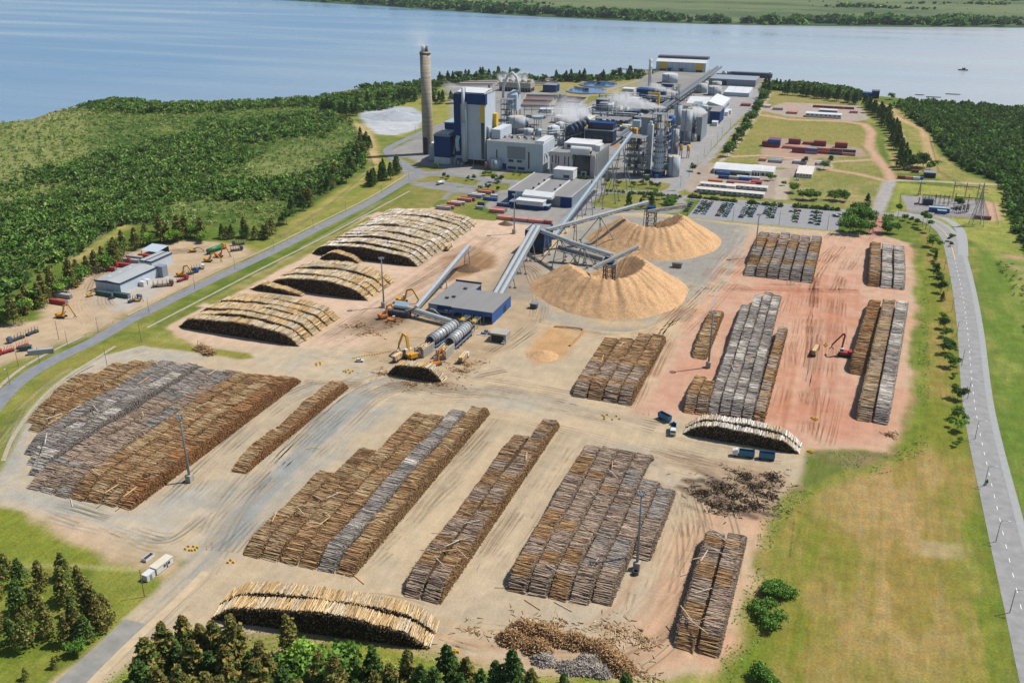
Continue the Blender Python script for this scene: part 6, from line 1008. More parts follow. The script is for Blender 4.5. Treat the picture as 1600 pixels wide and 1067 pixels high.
# ================================================================ DEBARKING LINE
RUST = M('rusty_steel', alb((140,112,92)), .8, var=.35, scale=.8); YMACH = M('machine_yellow', alb((226,164,44)), .55, var=.18, scale=.8); OMACH = M('machine_orange', alb((220,130,40)), .55, var=.2, scale=.8)
RUBBER = M('rubber', (.03,.03,.032), .9); CABW = M('cab_white', alb((232,232,230)), .45, var=.06); TBLUE = M('truck_teal', alb((28,112,150)), .5, var=.15, scale=.6); TRED = M('truck_red', alb((180,44,44)), .5, var=.15); TGREY = M('truck_grey', alb((90,100,120)), .5, var=.15)
BODYW = M('drum_steel', alb((196,200,202)), .45, .2, var=.15, scale=.5, streak=.15)
for k, (a, b) in enumerate((((672,532),(710.5,506.5)),((702.5,534.5),(730.5,509.5)))):
    A, B = pt(*a, 5.2), pt(*b, 5.2); d = (B-A).normalized(); L_ = (B-A).length; yw = math.atan2(d.y, d.x); r = thing('debarking_drum', ['left one of two pale ribbed debarking drums', 'right one of two pale ribbed debarking drums'][k], 'debarking drum', (A.x, A.y, 0), yw, 'debarking drums')
    part(r, 'shell', BODYW, lambda q: q.lathe(0, 0, [(2.2,0),(2.75,0),(2.75,L_),(2.2,L_),(2.2,0)], 28), smooth=True); sh = r.children[0]; sh.rotation_euler = (0, math.pi/2, 0); sh.location = (0,0,5.2)
    for j in range(9): o = part(r, 'rib', BODYW if j % 4 else RUST, lambda q: q.lathe(0, 0, [(2.76,L_*(j+.5)/9-.25),(3.05,L_*(j+.5)/9-.25),(3.05,L_*(j+.5)/9+.25),(2.76,L_*(j+.5)/9+.25)], 28)); o.rotation_euler = (0, math.pi/2, 0); o.location = (0,0,5.2)
    part(r, 'mouth_ring', CREAM, lambda q: (q.lathe(0, 0, [(2.2,-.1),(3.4,-.1),(3.4,1.2),(2.8,1.2)], 28))); o = r.children[-1]; o.rotation_euler = (0, math.pi/2, 0); o.location = (0,0,5.2)
    part(r, 'drive_frame', NAVY, lambda q: [q.box(x-.5,-2.8,0,x+.5,2.8,2.9) for x in np.linspace(1, L_-1, 6)]); part(r, 'side_walkway', STEEL, lambda q: (q.box(0,-3.6,2.2,L_,-2.7,2.4), q.box(0,-3.6,3.3,L_,-3.5,3.4), [q.box(x-.1,-3.6,0,x+.1,-3.5,3.3) for x in np.linspace(.5, L_-.5, 7)]))
    part(r, 'infeed_wall', CONCR, lambda q: (q.box(-11,-2.9,0,-.2,-2.1,5), q.box(-11,2.1,0,-.2,2.9,5), q.box(-11,-2.1,0,-10.2,2.1,2.2))); part(r, 'infeed_chain', RUST, lambda q: q.box(-10.1,-2.05,2,-.2,2.05,2.4))
    rg = np.random.default_rng(k); n = 46; c0_ = np.stack([rg.uniform(-8,-3,n), rg.uniform(-1.7,1.7,n), rg.uniform(2.7,4.9,n)], -1); dd = np.stack([rg.uniform(2.2,3,n), rg.normal(0,.15,n), rg.normal(0,.15,n)], -1); v_, g_, c_ = logs_geo(c0_-dd*.8, c0_+dd*.8, rg.uniform(.14,.22,n), PAL['gold'][rg.integers(0,4,n)], None); np_mesh('log_load', v_, g_, LOGM, c_, r)
    # outfeed into the chipping hall
    C_ = Vector((L_+.5, 0, 3.4)); Ln = 15
    part(r, 'outfeed_frame', STEEL, lambda q: ([q.bar((L_+.5, s, 4.2), (L_+Ln, s, 5), .3) for s in (-1.6,1.6)], [q.bar((L_+.5+t*Ln, s, 0), (L_+.5+t*Ln, s, 4.9), .25) for t in (.1,.35,.6,.9) for s in (-1.6,1.6)], [q.bar((L_+.5+t*Ln, -1.6, 4.3+t), (L_+.5+t*Ln, 1.6, 4.3+t), .2) for t in np.linspace(.05,.95,12)])); part(r, 'outfeed_belt', BELT, lambda q: q.bar((L_+.5,0,3.8), (L_+Ln,0,4.6), 2.6, .25)); part(r, 'yellow_cover', YEL, lambda q: (q.bar((L_+6,-1.2,5.6), (L_+7.6,-1.2,6.6), 2.2, .3), q.bar((L_+6,1.2,6.2), (L_+7.4,1.2,5.4), 1.4, .25)))
# waste screen and hoppers at the end of the waste conveyor
r = thing('waste_screen', 'dark waste screen with pale blue hopper by the bark conveyors', 'screen', (*g(600,492), 0)); part(r, 'frame', DSTEEL, lambda q: (q.box(0,0,0,16,3,3.2), q.box(4,3.1,0,12,6,4.4), [q.box(x,-.6,0,x+.3,-.1,3.4) for x in (1,5,9,13)])); part(r, 'hopper', LBLUE, lambda q: q.add([(3,7,3.4),(11,7,3.4),(12,11,5.4),(2,11,5.4)], [(0,1,2,3)])); part(r, 'hopper_side', BLUE, lambda q: q.box(2.5,6.2,0,11.5,6.9,3.3)); part(r, 'chute', RUST, lambda q: q.bar((14,1,3.4),(19,4,5.6),1.8,1.2))
r = simple('bunker', 'small concrete bunker with a dark open front', 'bunker', (*g(766,533), g(766,533)[0]+9, g(766,533)[1]+7, 4.6), CONCR, CONCR, door=[(.08,.86,.85)]); r = thing('pump_set', 'pumps and valves on a slab beside the concrete bunker', 'pump', (*g(752,522), 0)); part(r, 'slab', CONCR, lambda q: q.box(-2,-2,0,9,4,.25)); part(r, 'pump', STEEL, lambda q: (q.cyl((0,0,.9),(3,0,.9),.6,n=10), q.box(4,0,.25,6,2,1.8), q.tube([(6,1,1),(8,1,1),(8,3,1.4)],.3,6))); part(r, 'motor', TGREY, lambda q: q.box(1,1.4,.25,3,3,1.7))
r = simple('site_cabin', 'small grey site cabin with equipment by the chip apron', 'cabin', (*g(828,482), g(828,482)[0]+4, g(828,482)[1]+3, 2.8), DSTEEL, STEEL, wins=1); r = simple('site_cabin', 'dark rusty box standing between the two chip piles', 'cabin', (*g(1050,418), g(1050,418)[0]+6, g(1050,418)[1]+2.5, 2.4), RUST, DSTEEL)
r = thing('sand_bund', 'low earth bund framing the pale chip floor below the drums', 'bund', (0,0,0)); part(r, 'ridge', M('bund_earth', alb((186,140,92)), .95, var=.25), lambda q: (q.tube([(*p, .1) for p in smooth(gl([(866,511),(890,512),(911,516),(903,528),(890,541)]), 4)], .8, 6)))
# ================================================================ MACHINES
def excavator(lab, px, rz, s=1., col=None, reach=(4.5, 5.5, 8.5, 3.2), arm=1., grap=True, group='excavators and log loaders', z=0, tracks=True, cat='excavator', name='excavator'):
    col = col or YMACH; r = thing(name, lab, cat, (*g(*px), z), rz, group); r.scale = (s*(.66 if 'contractors' in group else .95),)*3
    for sy in (-1.35, 1.35): part(r, 'track', RUBBER, lambda q: q.prism([(-2.2,sy-.35),(2.2,sy-.35),(2.2,sy+.35),(-2.2,sy+.35)], .05, .95))
    part(r, 'undercarriage', DSTEEL, lambda q: q.box(-1.2,-.98,.3,1.2,.98,1.05)); part(r, 'body', col, lambda q: (q.box(-2.6,-1.5,1.1,1.5,1.5,2.1), q.box(-2.9,-1.4,1.2,-1.6,1.4,2.7))); part(r, 'cab', CABW if grap else GLASS, lambda q: q.box(.2,.5,2.12,1.8,1.5,3.6)); part(r, 'window', GLASS, lambda q: (q.box(1.81,.6,2.5,1.84,1.4,3.4), q.box(.4,1.51,2.5,1.6,1.54,3.4)))
    a, b, c, dz = reach; part(r, 'boom', col, lambda q: (q.bar((1.2,-.3,2),(a*.6,-.3,b),.7,.9), q.bar((a*.6,-.3,b),(a*1.25,-.3,b+.5),.6,.8))); part(r, 'stick', col, lambda q: q.bar((a*1.25,-.3,b+.5),(c,-.3,dz),.5,.6)); part(r, 'ram', STEEL, lambda q: q.bar((1.6,-.3,2.6),(a*.5,-.3,b*.8),.22))
    if grap: part(r, 'grapple', DSTEEL, lambda q: (q.bar((c,-.3,dz),(c,-.3,dz-.9),.4), q.bar((c,-.3,dz-.8),(c+.9,-.3,dz-1.9),.3), q.bar((c,-.3,dz-.8),(c-.9,-.3,dz-1.9),.3)))
    return r
excavator('yellow log loader arching its boom over the log load by the drums', (641,560), R(150), 1.55, reach=(3.5,7.5,7.6,2.6)); excavator('orange log loader standing between the two drum infeeds', (681,571), R(70), 1.2, OMACH, reach=(3,6.5,5.5,2.8)); excavator('yellow excavator with raised boom left of the bark conveyor', (629,473), R(15), 1.35, reach=(4,6.5,7.5,2.2)); excavator('orange excavator beside the light mast and the waste screen', (600,497), R(60), 1.2, OMACH, reach=(3.4,6,5.6,3)); excavator('small orange excavator lying low below the waste screen', (613,503), R(25), .95, OMACH, reach=(3,2.2,6,1.4))
WX = 'excavators parked in the contractors yard'
excavator('yellow excavator with high bent boom by the red container', (97,496), R(15), 1.6, reach=(4.2,7.2,7.8,2.4), group=WX); excavator('yellow excavator with bent boom beside the red truck by the road', (284,432), R(20), 1.6, reach=(3.6,6.6,6.6,2.6), group=WX); excavator('yellow excavator parked right of the green tanker, nearest the verge', (326,409), R(15), 1.5, reach=(4.4,6,9,2.2), group=WX); excavator('orange excavator directly below the green tanker', (343,402), R(20), 1.5, OMACH, reach=(4.4,6.6,7.6,2.2), group=WX); excavator('yellow excavator left of the green tanker with low boom', (302,394), R(30), 1.3, reach=(3.8,3.4,8,1.8), group=WX); excavator('small yellow excavator by the end of the large grey shed', (141,463), R(70), 1., reach=(3.4,4.5,5.4,1.8), group=WX)
r = excavator('red based log crane with tall dark mast in the red yard', (1318,556), R(180), 1.35, TRED, reach=(1.,9,5,4)); 
def truck(lab, px, rz, kind, body, cabm=None, trailer=True, group='lorries', L_=8., load=None, name='truck', cat='truck', s=1.):
    """rigid lorry (+ drawbar trailer), nose towards +x; kind: tipper / log / tank / flat"""
    cabm = cabm or CABW; r = thing(name, lab, cat, (*g(*px), 0), rz, group); r.scale = (s,)*3
    part(r, 'cab', cabm, lambda q: (q.box(-2.2,-1.2,.9,0,1.2,3), q.add([(-2.2,-1.2,3.02),(0-.3,-1.2,3.02),(-.3,1.2,3.02),(-2.2,1.2,3.02),(-2,-1,3.5),(-1.2,-1,3.4),(-1.2,1,3.4),(-2,1,3.5)], [(0,1,5,4),(1,2,6,5),(2,3,7,6),(3,0,4,7),(4,5,6,7)]))); part(r, 'windscreen', GLASS, lambda q: q.box(.01,-1.05,1.9,.05,1.05,2.8)); part(r, 'chassis', DSTEEL, lambda q: q.box(-2.4-L_,-.6,.7,-2.25,.6,1.05))
    segs = [(-2.6-L_, -2.6)]+([(-4.4-2*L_, -4.4-L_)] if trailer else [])
    for x0, x1 in segs:
        if kind == 'tipper': part(r, 'body', body, lambda q: (q.box(x0,-1.25,1.1,x1,-1.13,3.2), q.box(x0,1.13,1.1,x1,1.25,3.2), q.box(x0,-1.12,1.1,x0+.12,1.12,3.2), q.box(x1-.12,-1.12,1.1,x1,1.12,3.2), q.box(x0,-1.12,1.1,x1,1.12,1.25))); part(r, 'inside', DARK, lambda q: q.box(x0+.13,-1.1,1.26,x1-.13,1.1,1.5))
        elif kind == 'tank': part(r, 'tank', body, lambda q: q.cyl((x0,0,2.2),(x1,0,2.2),1.2,n=16), smooth=True)
        else:
            part(r, 'bolster', body, lambda q: (q.box(x0,-1.2,1.1,x1,1.2,1.3), [q.box(x0+(x1-x0)*t-.08,sy-.08,1.3,x0+(x1-x0)*t+.08,sy+.08,3.4) for t in (.08,.36,.64,.92) for sy in (-1.15,1.15)]))
            if load:
                rg = np.random.default_rng(int(px[0])); ys_, zs_ = np.meshgrid(np.arange(-1,1.01,.25), np.arange(1.45,3.7,.24)); n = ys_.size; ys_ = ys_.ravel(); zs_ = zs_.ravel()
                A_ = np.stack([np.full(n,x0-.2)+rg.normal(0,.15,n), ys_, zs_], -1); B_ = np.stack([np.full(n,x1+.1)+rg.normal(0,.15,n), ys_, zs_], -1); v_, g_, c_ = logs_geo(A_, B_, np.full(n,.13), PAL[load][rg.integers(0,len(PAL[load]),n)], None); np_mesh('log_load', v_, g_, LOGM, c_, r)
    axles = [-1.1, -L_-.6, -L_-1.9]+([-4.9-L_, -3.8-2*L_, -2.6-2*L_] if trailer else [])
    for ax in axles:
        for y in (-1.25, .85): part(r, 'wheel', RUBBER, lambda q: q.cyl((ax,y,.5),(ax,y+.4,.5),.5,n=12))
    return r
def aim(a, b): p, q = g(*a), g(*b); return math.atan2(q[1]-p[1], q[0]-p[0])
truck('teal tipper lorry with trailer parked in front of the pale log pile', (1144,711), aim((1203,718),(1144,711)), 'tipper', TBLUE, L_=6.4)
truck('teal lorry head with white cab turning beside the log pile', (1051,682), aim((1052,664),(1050.5,682)), 'tipper', TBLUE, trailer=False, L_=4.6)
r = truck('teal tipper trailer standing askew behind the turning lorry', (1053,664), aim((1030,652),(1053,664)), 'tipper', TBLUE, trailer=False, L_=6.4, name='tipper_trailer', cat='trailer'); [bpy.data.objects.remove(c) for c in list(r.children) if c.name.split('.')[0] in ('cab','windscreen')]
truck('log lorry with white cab unloading under the arching loader', (642,551), aim((610,571),(642,551)), 'log', RUST, trailer=False, L_=12, load='tan'); truck('log lorry with white cab driving up the lane beside the peeled pile', (705,385), aim((692,397),(705,384)), 'log', RUST, trailer=False, L_=9, load='gold'); truck('empty looking log lorry right of the debarking drums', (730,557), aim((708,582),(730,557)), 'log', RUST, L_=7, load='tan', trailer=False)
truck('log lorry with red cab loaded with tan logs in the red yard', (1277,545), aim((1262,572),(1277,545)), 'log', RUST, TRED, trailer=False, L_=9, load='tan'); truck('empty grey log lorry with stakes in the west yard', (13,537), aim((55,520),(13,537)), 'log', DSTEEL, TGREY, L_=7); truck('rust red log trailer at the left edge of the west yard', (-4,556), aim((30,545),(-4,556)), 'log', TRED, TRED, L_=6)
truck('green tanker trailer among the yellow excavators', (352,388), aim((325,396),(352,386)), 'tank', M('tanker_green', alb((40,130,70)), .5, var=.2), OMACH, trailer=False, L_=11, s=1.2); truck('red lorry parked by the yellow excavator near the road', (294,436), aim((281,438),(294,434)), 'flat', TRED, TRED, trailer=False, L_=5); truck('brown flat lorry alone on the west yard floor', (272,446), aim((250,448),(272,446)), 'flat', RUST, RUST, trailer=False, L_=8, s=1.2)
for i, (px, q_, m, lb) in enumerate((((221,467),(200,474),TGREY,'dark lorry beside yellow machine near the road verge'),((320,420),(303,422),CABW,'white lorry cab by the excavators'),((310,425),(300,428),BLUE,'small blue lorry by the excavators'),((363,384),(380,382),DSTEEL,'empty dark log trailer at the east end of the west yard'),((380,391),(363,393),DSTEEL,'second dark trailer at the east end of the west yard'),((185,417),(168,423),TRED,'red lorry left of the big grey shed'),((205,410),(183,413),TRED,'red lorry behind the big grey shed'))): truck(lb, px, aim(q_, px), 'flat', DSTEEL, m, trailer=False, L_=6, group='lorries in the contractors yard')
r = truck('white tanker lorry with trailer on the plant forecourt', (694,287), aim((678,290),(694,286)), 'tank', CABW, L_=6, trailer=False)
excavator('yellow loader standing beside the dark lorry near the verge', (216,471), R(30), .9, reach=(3,3,5,1.4), group=WX); excavator('yellow bulldozer on the gravel by the tree line', (119,449), R(10), .9, reach=(2.4,1.6,4,1), group=WX, grap=False)
# yellow safety blocks and barriers
def barrier(lab, px, n, rx, ry, seed):
    r = thing('safety_barrier', lab, 'barrier', (*g(*px), 0), 0, 'yellow traffic barriers'); rg = random.Random(seed)
    for k in range(n): a = 6.28*k/n; f = rg.uniform(.3, 1.05); x, y = rx*f*math.cos(a), ry*f*math.sin(a); part(r, 'block', YEL, lambda q: (q.box(x-.5,y-.25,0,x+.5,y+.25,.4), q.box(x-.4,y-.14,.4,x+.4,y+.14,.75)))
barrier('ring of yellow blocks on the lane below the loader', (544,581), 7, 3.4, 1.8, 1); barrier('ring of yellow blocks on the lane west of the white car', (496,569), 5, 1.8, 1.8, 2); barrier('yellow posts and blocks by the haul road bend', (300,858), 7, 3., 2.6, 3); barrier('yellow blocks by the ditch behind the pale pile', (1266,706), 6, 2, 1.5, 4); barrier('yellow blocks on the sand at the north end of the haul road', (361,878), 3, 1.4, 1, 5); barrier('scattered yellow blocks at the lane crossing by the teal lorry', (950,652), 7, 6, 3, 6); barrier('yellow blocks at the south end of the red yard', (1273,655), 5, 2, 1.6, 7); barrier('yellow blocks beside the red log crane', (1290,540), 4, 1.6, 2, 8); barrier('small yellow blocks by the slash heap', (712,1018), 3, 1.2, .8, 9)
r = thing('float_line', 'line of small yellow blocks leading to the log loader', 'barrier', (0,0,0)); P_ = smooth(gl([(552,560),(570,556),(590,553),(610,549)]), 5); [part(r, 'block', YEL, lambda q: q.box(x-.35,y-.25,0,x+.35,y+.25,.5)) for x, y in P_]
# cars
def car_mesh(col_mat, van=0):
    b = MB(); pr = [(-2.1,.35),(-2.1,.85),(-1.5,.95),(1.0,.95),(2.05,.8),(2.1,.35)]; n = len(pr)
    b.add([(x,-.85,z) for x, z in pr]+[(x,.85,z) for x, z in pr], [(i,(i+1)%n,n+(i+1)%n,n+i)[::-1] for i in range(n)]+[tuple(range(n)), tuple(range(2*n-1,n-1,-1))])
    return b.build('body', col_mat)
def make_car(key, col, lab='', pick=False):
    r = thing('parked_car', lab, 'car', (0,0,-50)); m = M('car_'+key, col, .3, .1, var=.05, spec=.6); b = car_mesh(m); b.parent = r
    part(r, 'windows', GLASS, lambda q: q.add([(-1.75,-.76,.96),(.75,-.76,.96),(.75,.76,.96),(-1.75,.76,.96),(-1.25,-.62,1.42),(.1,-.62,1.42),(.1,.62,1.42),(-1.25,.62,1.42)], [(0,1,5,4),(1,2,6,5),(2,3,7,6),(3,0,4,7)]))
    part(r, 'roof', m, lambda q: q.box(-1.28,-.64,1.42,.13,.64,1.5)); [part(r, 'wheel', RUBBER, lambda q: q.cyl((x,y-.1,.32),(x,y+.1,.32),.32,n=10)) for x in (-1.3,1.3) for y in (-.82,.82)]
    return r
CARC = {'white': alb((232,234,236)), 'silver': alb((176,182,190)), 'grey': alb((110,118,128)), 'dark blue': alb((40,64,120)), 'red': alb((170,40,48)), 'black': (.03,.03,.035), 'light blue': alb((120,164,206))}
CARS = {k: make_car(k.replace(' ', '_'), v) for k, v in CARC.items()}; used_car = set()
def put_car(c, X, Y, rz, lab, group):
    if c in used_car: return dup(CARS[c], (X, Y, .15), rz, lab, group)
    used_car.add(c); o = CARS[c]; o.location = (X, Y, .15); o.rotation_euler = (0,0,rz); o['label'] = lab; o['group'] = group; return o
rc = random.Random(4); CW = ['white','white','silver','silver','grey','dark blue','black','light blue','red']
def pk(x, y): return g(1070+x/6.154, 300+y/6.154, .15)
STR = [((104,207),(182,100),9,'first','left'),((172,213),(258,100),9,'first','right'),((318,232),(382,118),8,'second','left'),((378,237),(456,126),8,'second','right'),((538,247),(596,138),8,'third','left'),((618,240),(688,140),7,'third','right'),((778,214),(798,158),5,'fourth','left'),((836,250),(868,158),5,'fourth','right'),((1022,192),(1032,182),1,'fifth','left'),((1052,290),(1104,188),5,'fifth','right'),((1210,303),(1240,198),4,'sixth','left'),((1270,316),(1306,206),5,'sixth','right')]
for a, b, n, st_, sd_ in STR:
    pa, pb = pk(*a), pk(*b); xm = (pa[0]+pb[0])/2; seen = {}
    for k in range(n):
        t = k/max(1, n-1); c = rc.choice(CW); Y = pa[1]+(pb[1]-pa[1])*t; seen[c] = seen.get(c, 0)+1
        put_car(c, xm+rc.uniform(-.3,.3), Y, 0 if sd_ == 'left' else math.pi, '%s car, %s from the near end, %s of the %s planted strip' % (c, ORD[k], sd_, st_), 'cars in the car park')
for k, (x, y, c) in enumerate(((1440,228,'white'),(1490,228,'red'),(1450,240,'dark blue'),(1480,242,'white'))): put_car(c, *pk(x, y), 0, '%s car, %s of the loose group at the car park east end' % (c, ORD[k]), 'cars in the car park')
for k in range(5): put_car(['black','grey','black','dark blue','silver'][k], *g(1072+k*2.1, 331-k*3.4), R(40), '%s car %s from the near end along the kerb by the lawn' % (['black','grey','black','dark blue','silver'][k], ORD[k]), 'cars along the lawn kerb')
for k, (x, y, c, lb) in enumerate(((562,565,'white','white pickup on the open lane beside yellow blocks'),(175,467,'black','dark car parked in front of the green container'),(787,536,'white','white car beside the concrete bunker'),(1092,272,'grey','grey car by the dryer street corner'),(1245,282,'white','white car on the east gravel'))): put_car(c, *g(x, y), R(20+k*40), lb, 'cars about the site')
for c in CARC:
    if c not in used_car:
        for ch in list(CARS[c].children): bpy.data.objects.remove(ch)
        bpy.data.objects.remove(CARS[c])
# ================================================================ LIGHT MASTS, POLES
def light_mast(lab, px, h):
    r = thing('light_mast', lab, 'light mast', (*g(*px), 0), 0, 'tall light masts of the yard'); part(r, 'base_block', CONCR, lambda q: (q.box(-1.2,-1.2,0,1.2,1.2,3.2))); part(r, 'pole', STEEL, lambda q: q.cyl((0,0,3.2),(0,0,h),.5,.28,n=12), smooth=True); part(r, 'head_ring', STEEL, lambda q: (q.lathe(0,0,[(.9,h-.6),(1.2,h-.6),(1.2,h-.35),(.9,h-.35),(.9,h-.6)],14), [q.bar((0,0,h-.5),(1.1*math.cos(a*1.05),1.1*math.sin(a*1.05),h-.5),.15) for a in range(6)]))
    for a in range(8): x, y = 1.35*math.cos(a*.785), 1.35*math.sin(a*.785); part(r, 'lamp', STEEL, lambda q: q.box(x-.28,y-.28,h-.55,x+.28,y+.28,h+.1))
    part(r, 'ladder', STEEL, lambda q: [q.box(.4,-.2,z,.7,.2,z+.12) for z in np.arange(4, h-1, 1.5)])
for lb, px, h in (('light mast standing beside the rust coloured log row', (297,752), 29.5),('light mast by the mauve rows with a small drum at its foot', (995,889), 31),('light mast next to the narrow lone row in the red yard', (1106.5,574), 30),('light mast at the west edge of the six-row stack below the car park', (1179,402), 30),('light mast on the pink sand south of the red containers', (803.4,365), 29.5),('light mast by the waste screen and the pale arched piles', (600,480), 30.5)): light_mast(lb, px, h)
r = thing('oil_drum', 'small dark drum at the foot of the light mast', 'drum', (*g(993,897), 0)); part(r, 'shell', DSTEEL, lambda q: q.lathe(0,0,[(1,0),(1.1,0),(1.1,1.6),(.9,1.6),(.9,.4)],16))
def street_lamp(lab, px, h, rz=0., arm=2.2, group='street lamps', mat=STEEL, off=(0,0)):
    X, Y = g(*px); r = thing('street_lamp', lab, 'street lamp', (X+off[0], Y+off[1], 0), rz, group); part(r, 'pole', mat, lambda q: q.cyl((0,0,0),(0,0,h),.16,.1,n=8)); 
    if arm: part(r, 'arm', mat, lambda q: q.tube([(0,0,h-.1),(arm*.5,0,h+.35),(arm,0,h+.3)],.08,6)); part(r, 'lamp_head', WHITE, lambda q: q.box(arm-.1,-.2,h+.2,arm+.8,.2,h+.4))
    return r
for i, p_ in enumerate(((1576,956.5),(1554.5,846),(1536.5,759),(1522,686),(1510.5,623),(1501.5,571),(1493,526),(1486,487),(1479.6,454),(1474,423))): street_lamp(ORD[i]+' street lamp from the near end along the eastern road', p_, 9, R(5), 2.4, 'street lamps along the eastern road', off=(.3,0))
for i, p_ in enumerate(((1074,336.5),(1145,345.5),(1217,352),(1292.6,359))): street_lamp(ORD[i]+' lamp post from the west along the car park front', p_, 11, 0, 0, 'lamp posts of the car park', DSTEEL)
for i, p_ in enumerate(((1063,293),(1076.5,277),(1089.5,261),(1100,245),(1110.5,234.5),(1120.5,224),(1128,214),(1141,202))): street_lamp(ORD[i]+' lamp post from the near end of the plant street', p_, 10, math.pi, 1.6, 'lamp posts of the plant street')
for i, p_ in enumerate(((13,606),(60,572),(104,545),(152,523),(232,493),(304,456),(367,424),(428,393),(490,360),(541,332),(597,305),(640,283),(622,258),(650,209))): street_lamp(ORD[i]+' lamp post from the near end of the western road', p_, 9, R(-60), 1.6, 'lamp posts of the western road', off=(-2,3))
for i, p_ in enumerate(((221,535),(226,932),(25,505),(92,530),(29,572),(168,655-80))): street_lamp(['wooden pole with concrete foot at the grass island','utility pole beside the white cabins','utility pole at the tree edge of the west yard','utility pole in the west yard verge','utility pole on the west verge near the grey container','utility pole by the ditch at the yard corner'][i], p_, 11, 0, 0, 'utility poles', RUST)
for i, p_ in enumerate(((686,273),(697,284),(740,265),(777,259),(815,266),(744,291))): street_lamp('lamp post on the forecourt lawns, %s from the west' % ORD[i], p_, 10, 0, 0, 'lamp posts of the forecourt')
# ================================================================ CONTAINERS
CCOL = {k: M('container_'+k.replace(' ', '_'), alb(c), .6, var=.2, scale=.5, rib=('X', .35)) for k, c in {'salmon': (216,138,116), 'red': (178,62,54), 'maroon': (140,56,66), 'grey': (176,178,180), 'white': (226,224,220), 'blue': (48,98,170), 'navy': (40,70,120), 'orange': (214,124,70), 'dark green': (50,86,82), 'pink': (206,150,140)}.items()}
def mk_container(L_):
    r = thing('shipping_container', '', 'container', (0,0,-60)); part(r, 'box', CCOL['red'], lambda q: q.box(0,0,.12,L_,2.44,2.6)); part(r, 'corner_posts', DSTEEL, lambda q: [q.box(x-.04,y-.04,.1,x+.2,y+.2,2.64) for x in (0,L_-.16) for y in (0,2.28)]); part(r, 'door', STEEL, lambda q: (q.box(L_+.01,.25,.3,L_+.06,1.18,2.5), q.box(L_+.01,1.26,.3,L_+.06,2.2,2.5))); part(r, 'roof', CCOL['red'], lambda q: q.box(.05,.05,2.605,L_-.05,2.39,2.66)); return r
CON = {}
def container(lab, X, Y, col, L_=12.2, rz=0., z=0., group='shipping containers'):
    if (L_, col) not in CON:
        r = mk_container(L_); CON[(L_, col)] = r
        for ch in r.children:
            if ch.name.split('.')[0] in ('box', 'roof'): ch.data.materials[0] = CCOL[col]
        r.location = (X, Y, z); r.rotation_euler = (0,0,rz); r['label'] = lab; r['group'] = group; return r
    return dup(CON[(L_, col)], (X, Y, z), rz, lab, group)
X, Y = g(776,343)
for k in range(3):
    for j in range(2): container('%s container %s from the west in the %s line south of the stores' % (['salmon','pink','salmon'][k], ORD[k], ['front','back'][j]), X+12.6*k, Y+2.6*j, ['salmon','pink','salmon'][k], group='containers south of the stores')
container('short red container ending the line south of the stores', X+38, Y+1, 'red', 6.1, group='containers south of the stores')
X, Y = g(764.5,332)
for j in range(3): container('salmon container %s from the front in the block left of the line' % ORD[j], X, Y+2.6*j, ['salmon','salmon','red'][j], group='containers south of the stores')
X, Y = g(681,327)
for k in range(10): container('%s container, number %s from the near end of the diagonal line on the lawn' % (['grey','salmon','salmon','white','salmon','red','grey','white','salmon','red'][k], ORD[k]), X+k*1.55, Y+k*7.2-(3.4 if k % 2 else 0), ['grey','salmon','salmon','white','salmon','red','grey','white','salmon','red'][k], group='diagonal line of containers on the lawn')
for k, (x, y, c, l) in enumerate(((755,313,'blue',12.2),(766,309,'white',6.1),(776,322.5,'navy',12.2),(746,321,'dark green',6.1),(743,327,'grey',6.1))): container('%s container %s in the gravel corner west of the stores' % (c, ['beside the white one','behind the blue one','near the salmon block','on the west edge','at the south edge'][k]), *g(x, y), c, l, group='containers west of the stores')
rg_ = random.Random(11); G1 = 'container yard on the eastern meadow'
def cblock(where, px, nx_, ny_, nz_, cols, L_=12.2, group=G1, rz=0.):
    X, Y = g(*px)
    for i in range(nx_):
        for j in range(ny_):
            for k in range(nz_ if not isinstance(nz_, list) else nz_[(i*ny_+j) % len(nz_)]):
                c = cols[(i*2+j+k*3) % len(cols)]; dx, dy = i*(L_+.3), j*2.7
                container('%s container %s, column %s, row %s, level %s' % (c, where, ORD[i], ORD[j], ORD[k]), X+dx*math.cos(rz)-dy*math.sin(rz), Y+dx*math.sin(rz)+dy*math.cos(rz), c, L_, rz, k*2.66, group)
cblock('in the tall western stack', (1199,230), 1, 5, 3, ['red','blue','red','navy','maroon'], group=G1); cblock('beside the tall western stack', (1190,229), 1, 3, 2, ['red','maroon'], 6.1); cblock('in the short pair', (1231.5,225), 1, 2, 2, ['maroon','red']); cblock('in the middle pair', (1254,226), 1, 2, 1, ['red','maroon']); cblock('in the eastern tall pair', (1271,228), 1, 2, 2, ['maroon','red']); cblock('in the salmon row', (1222,232), 2, 2, 1, ['salmon','red','salmon']); cblock('in the front row', (1237,238.5), 2, 2, [2,1], ['red','blue','salmon','maroon']); cblock('in the long eastern row', (1275,240), 3, 3, [1,2,1], ['red','maroon','dark green','blue','salmon','white']); cblock('in the far pair behind the long row', (1304,231), 1, 2, 2, ['maroon','red'])
cblock('of the grey site block', (1201,254), 1, 5, 1, ['grey','dark green','grey'], group='site containers by the east track'); cblock('of the pink row at the west', (1186,252), 1, 3, 1, ['pink','salmon'], 6.1, group='site containers by the east track'); cblock('of the second site block', (1239,256), 1, 5, 1, ['grey','salmon','white'], group='site containers by the east track'); cblock('of the third site block', (1275,258.5), 1, 5, 1, ['white','maroon','grey'], group='site containers by the east track')
G2 = 'containers north of the barracks'
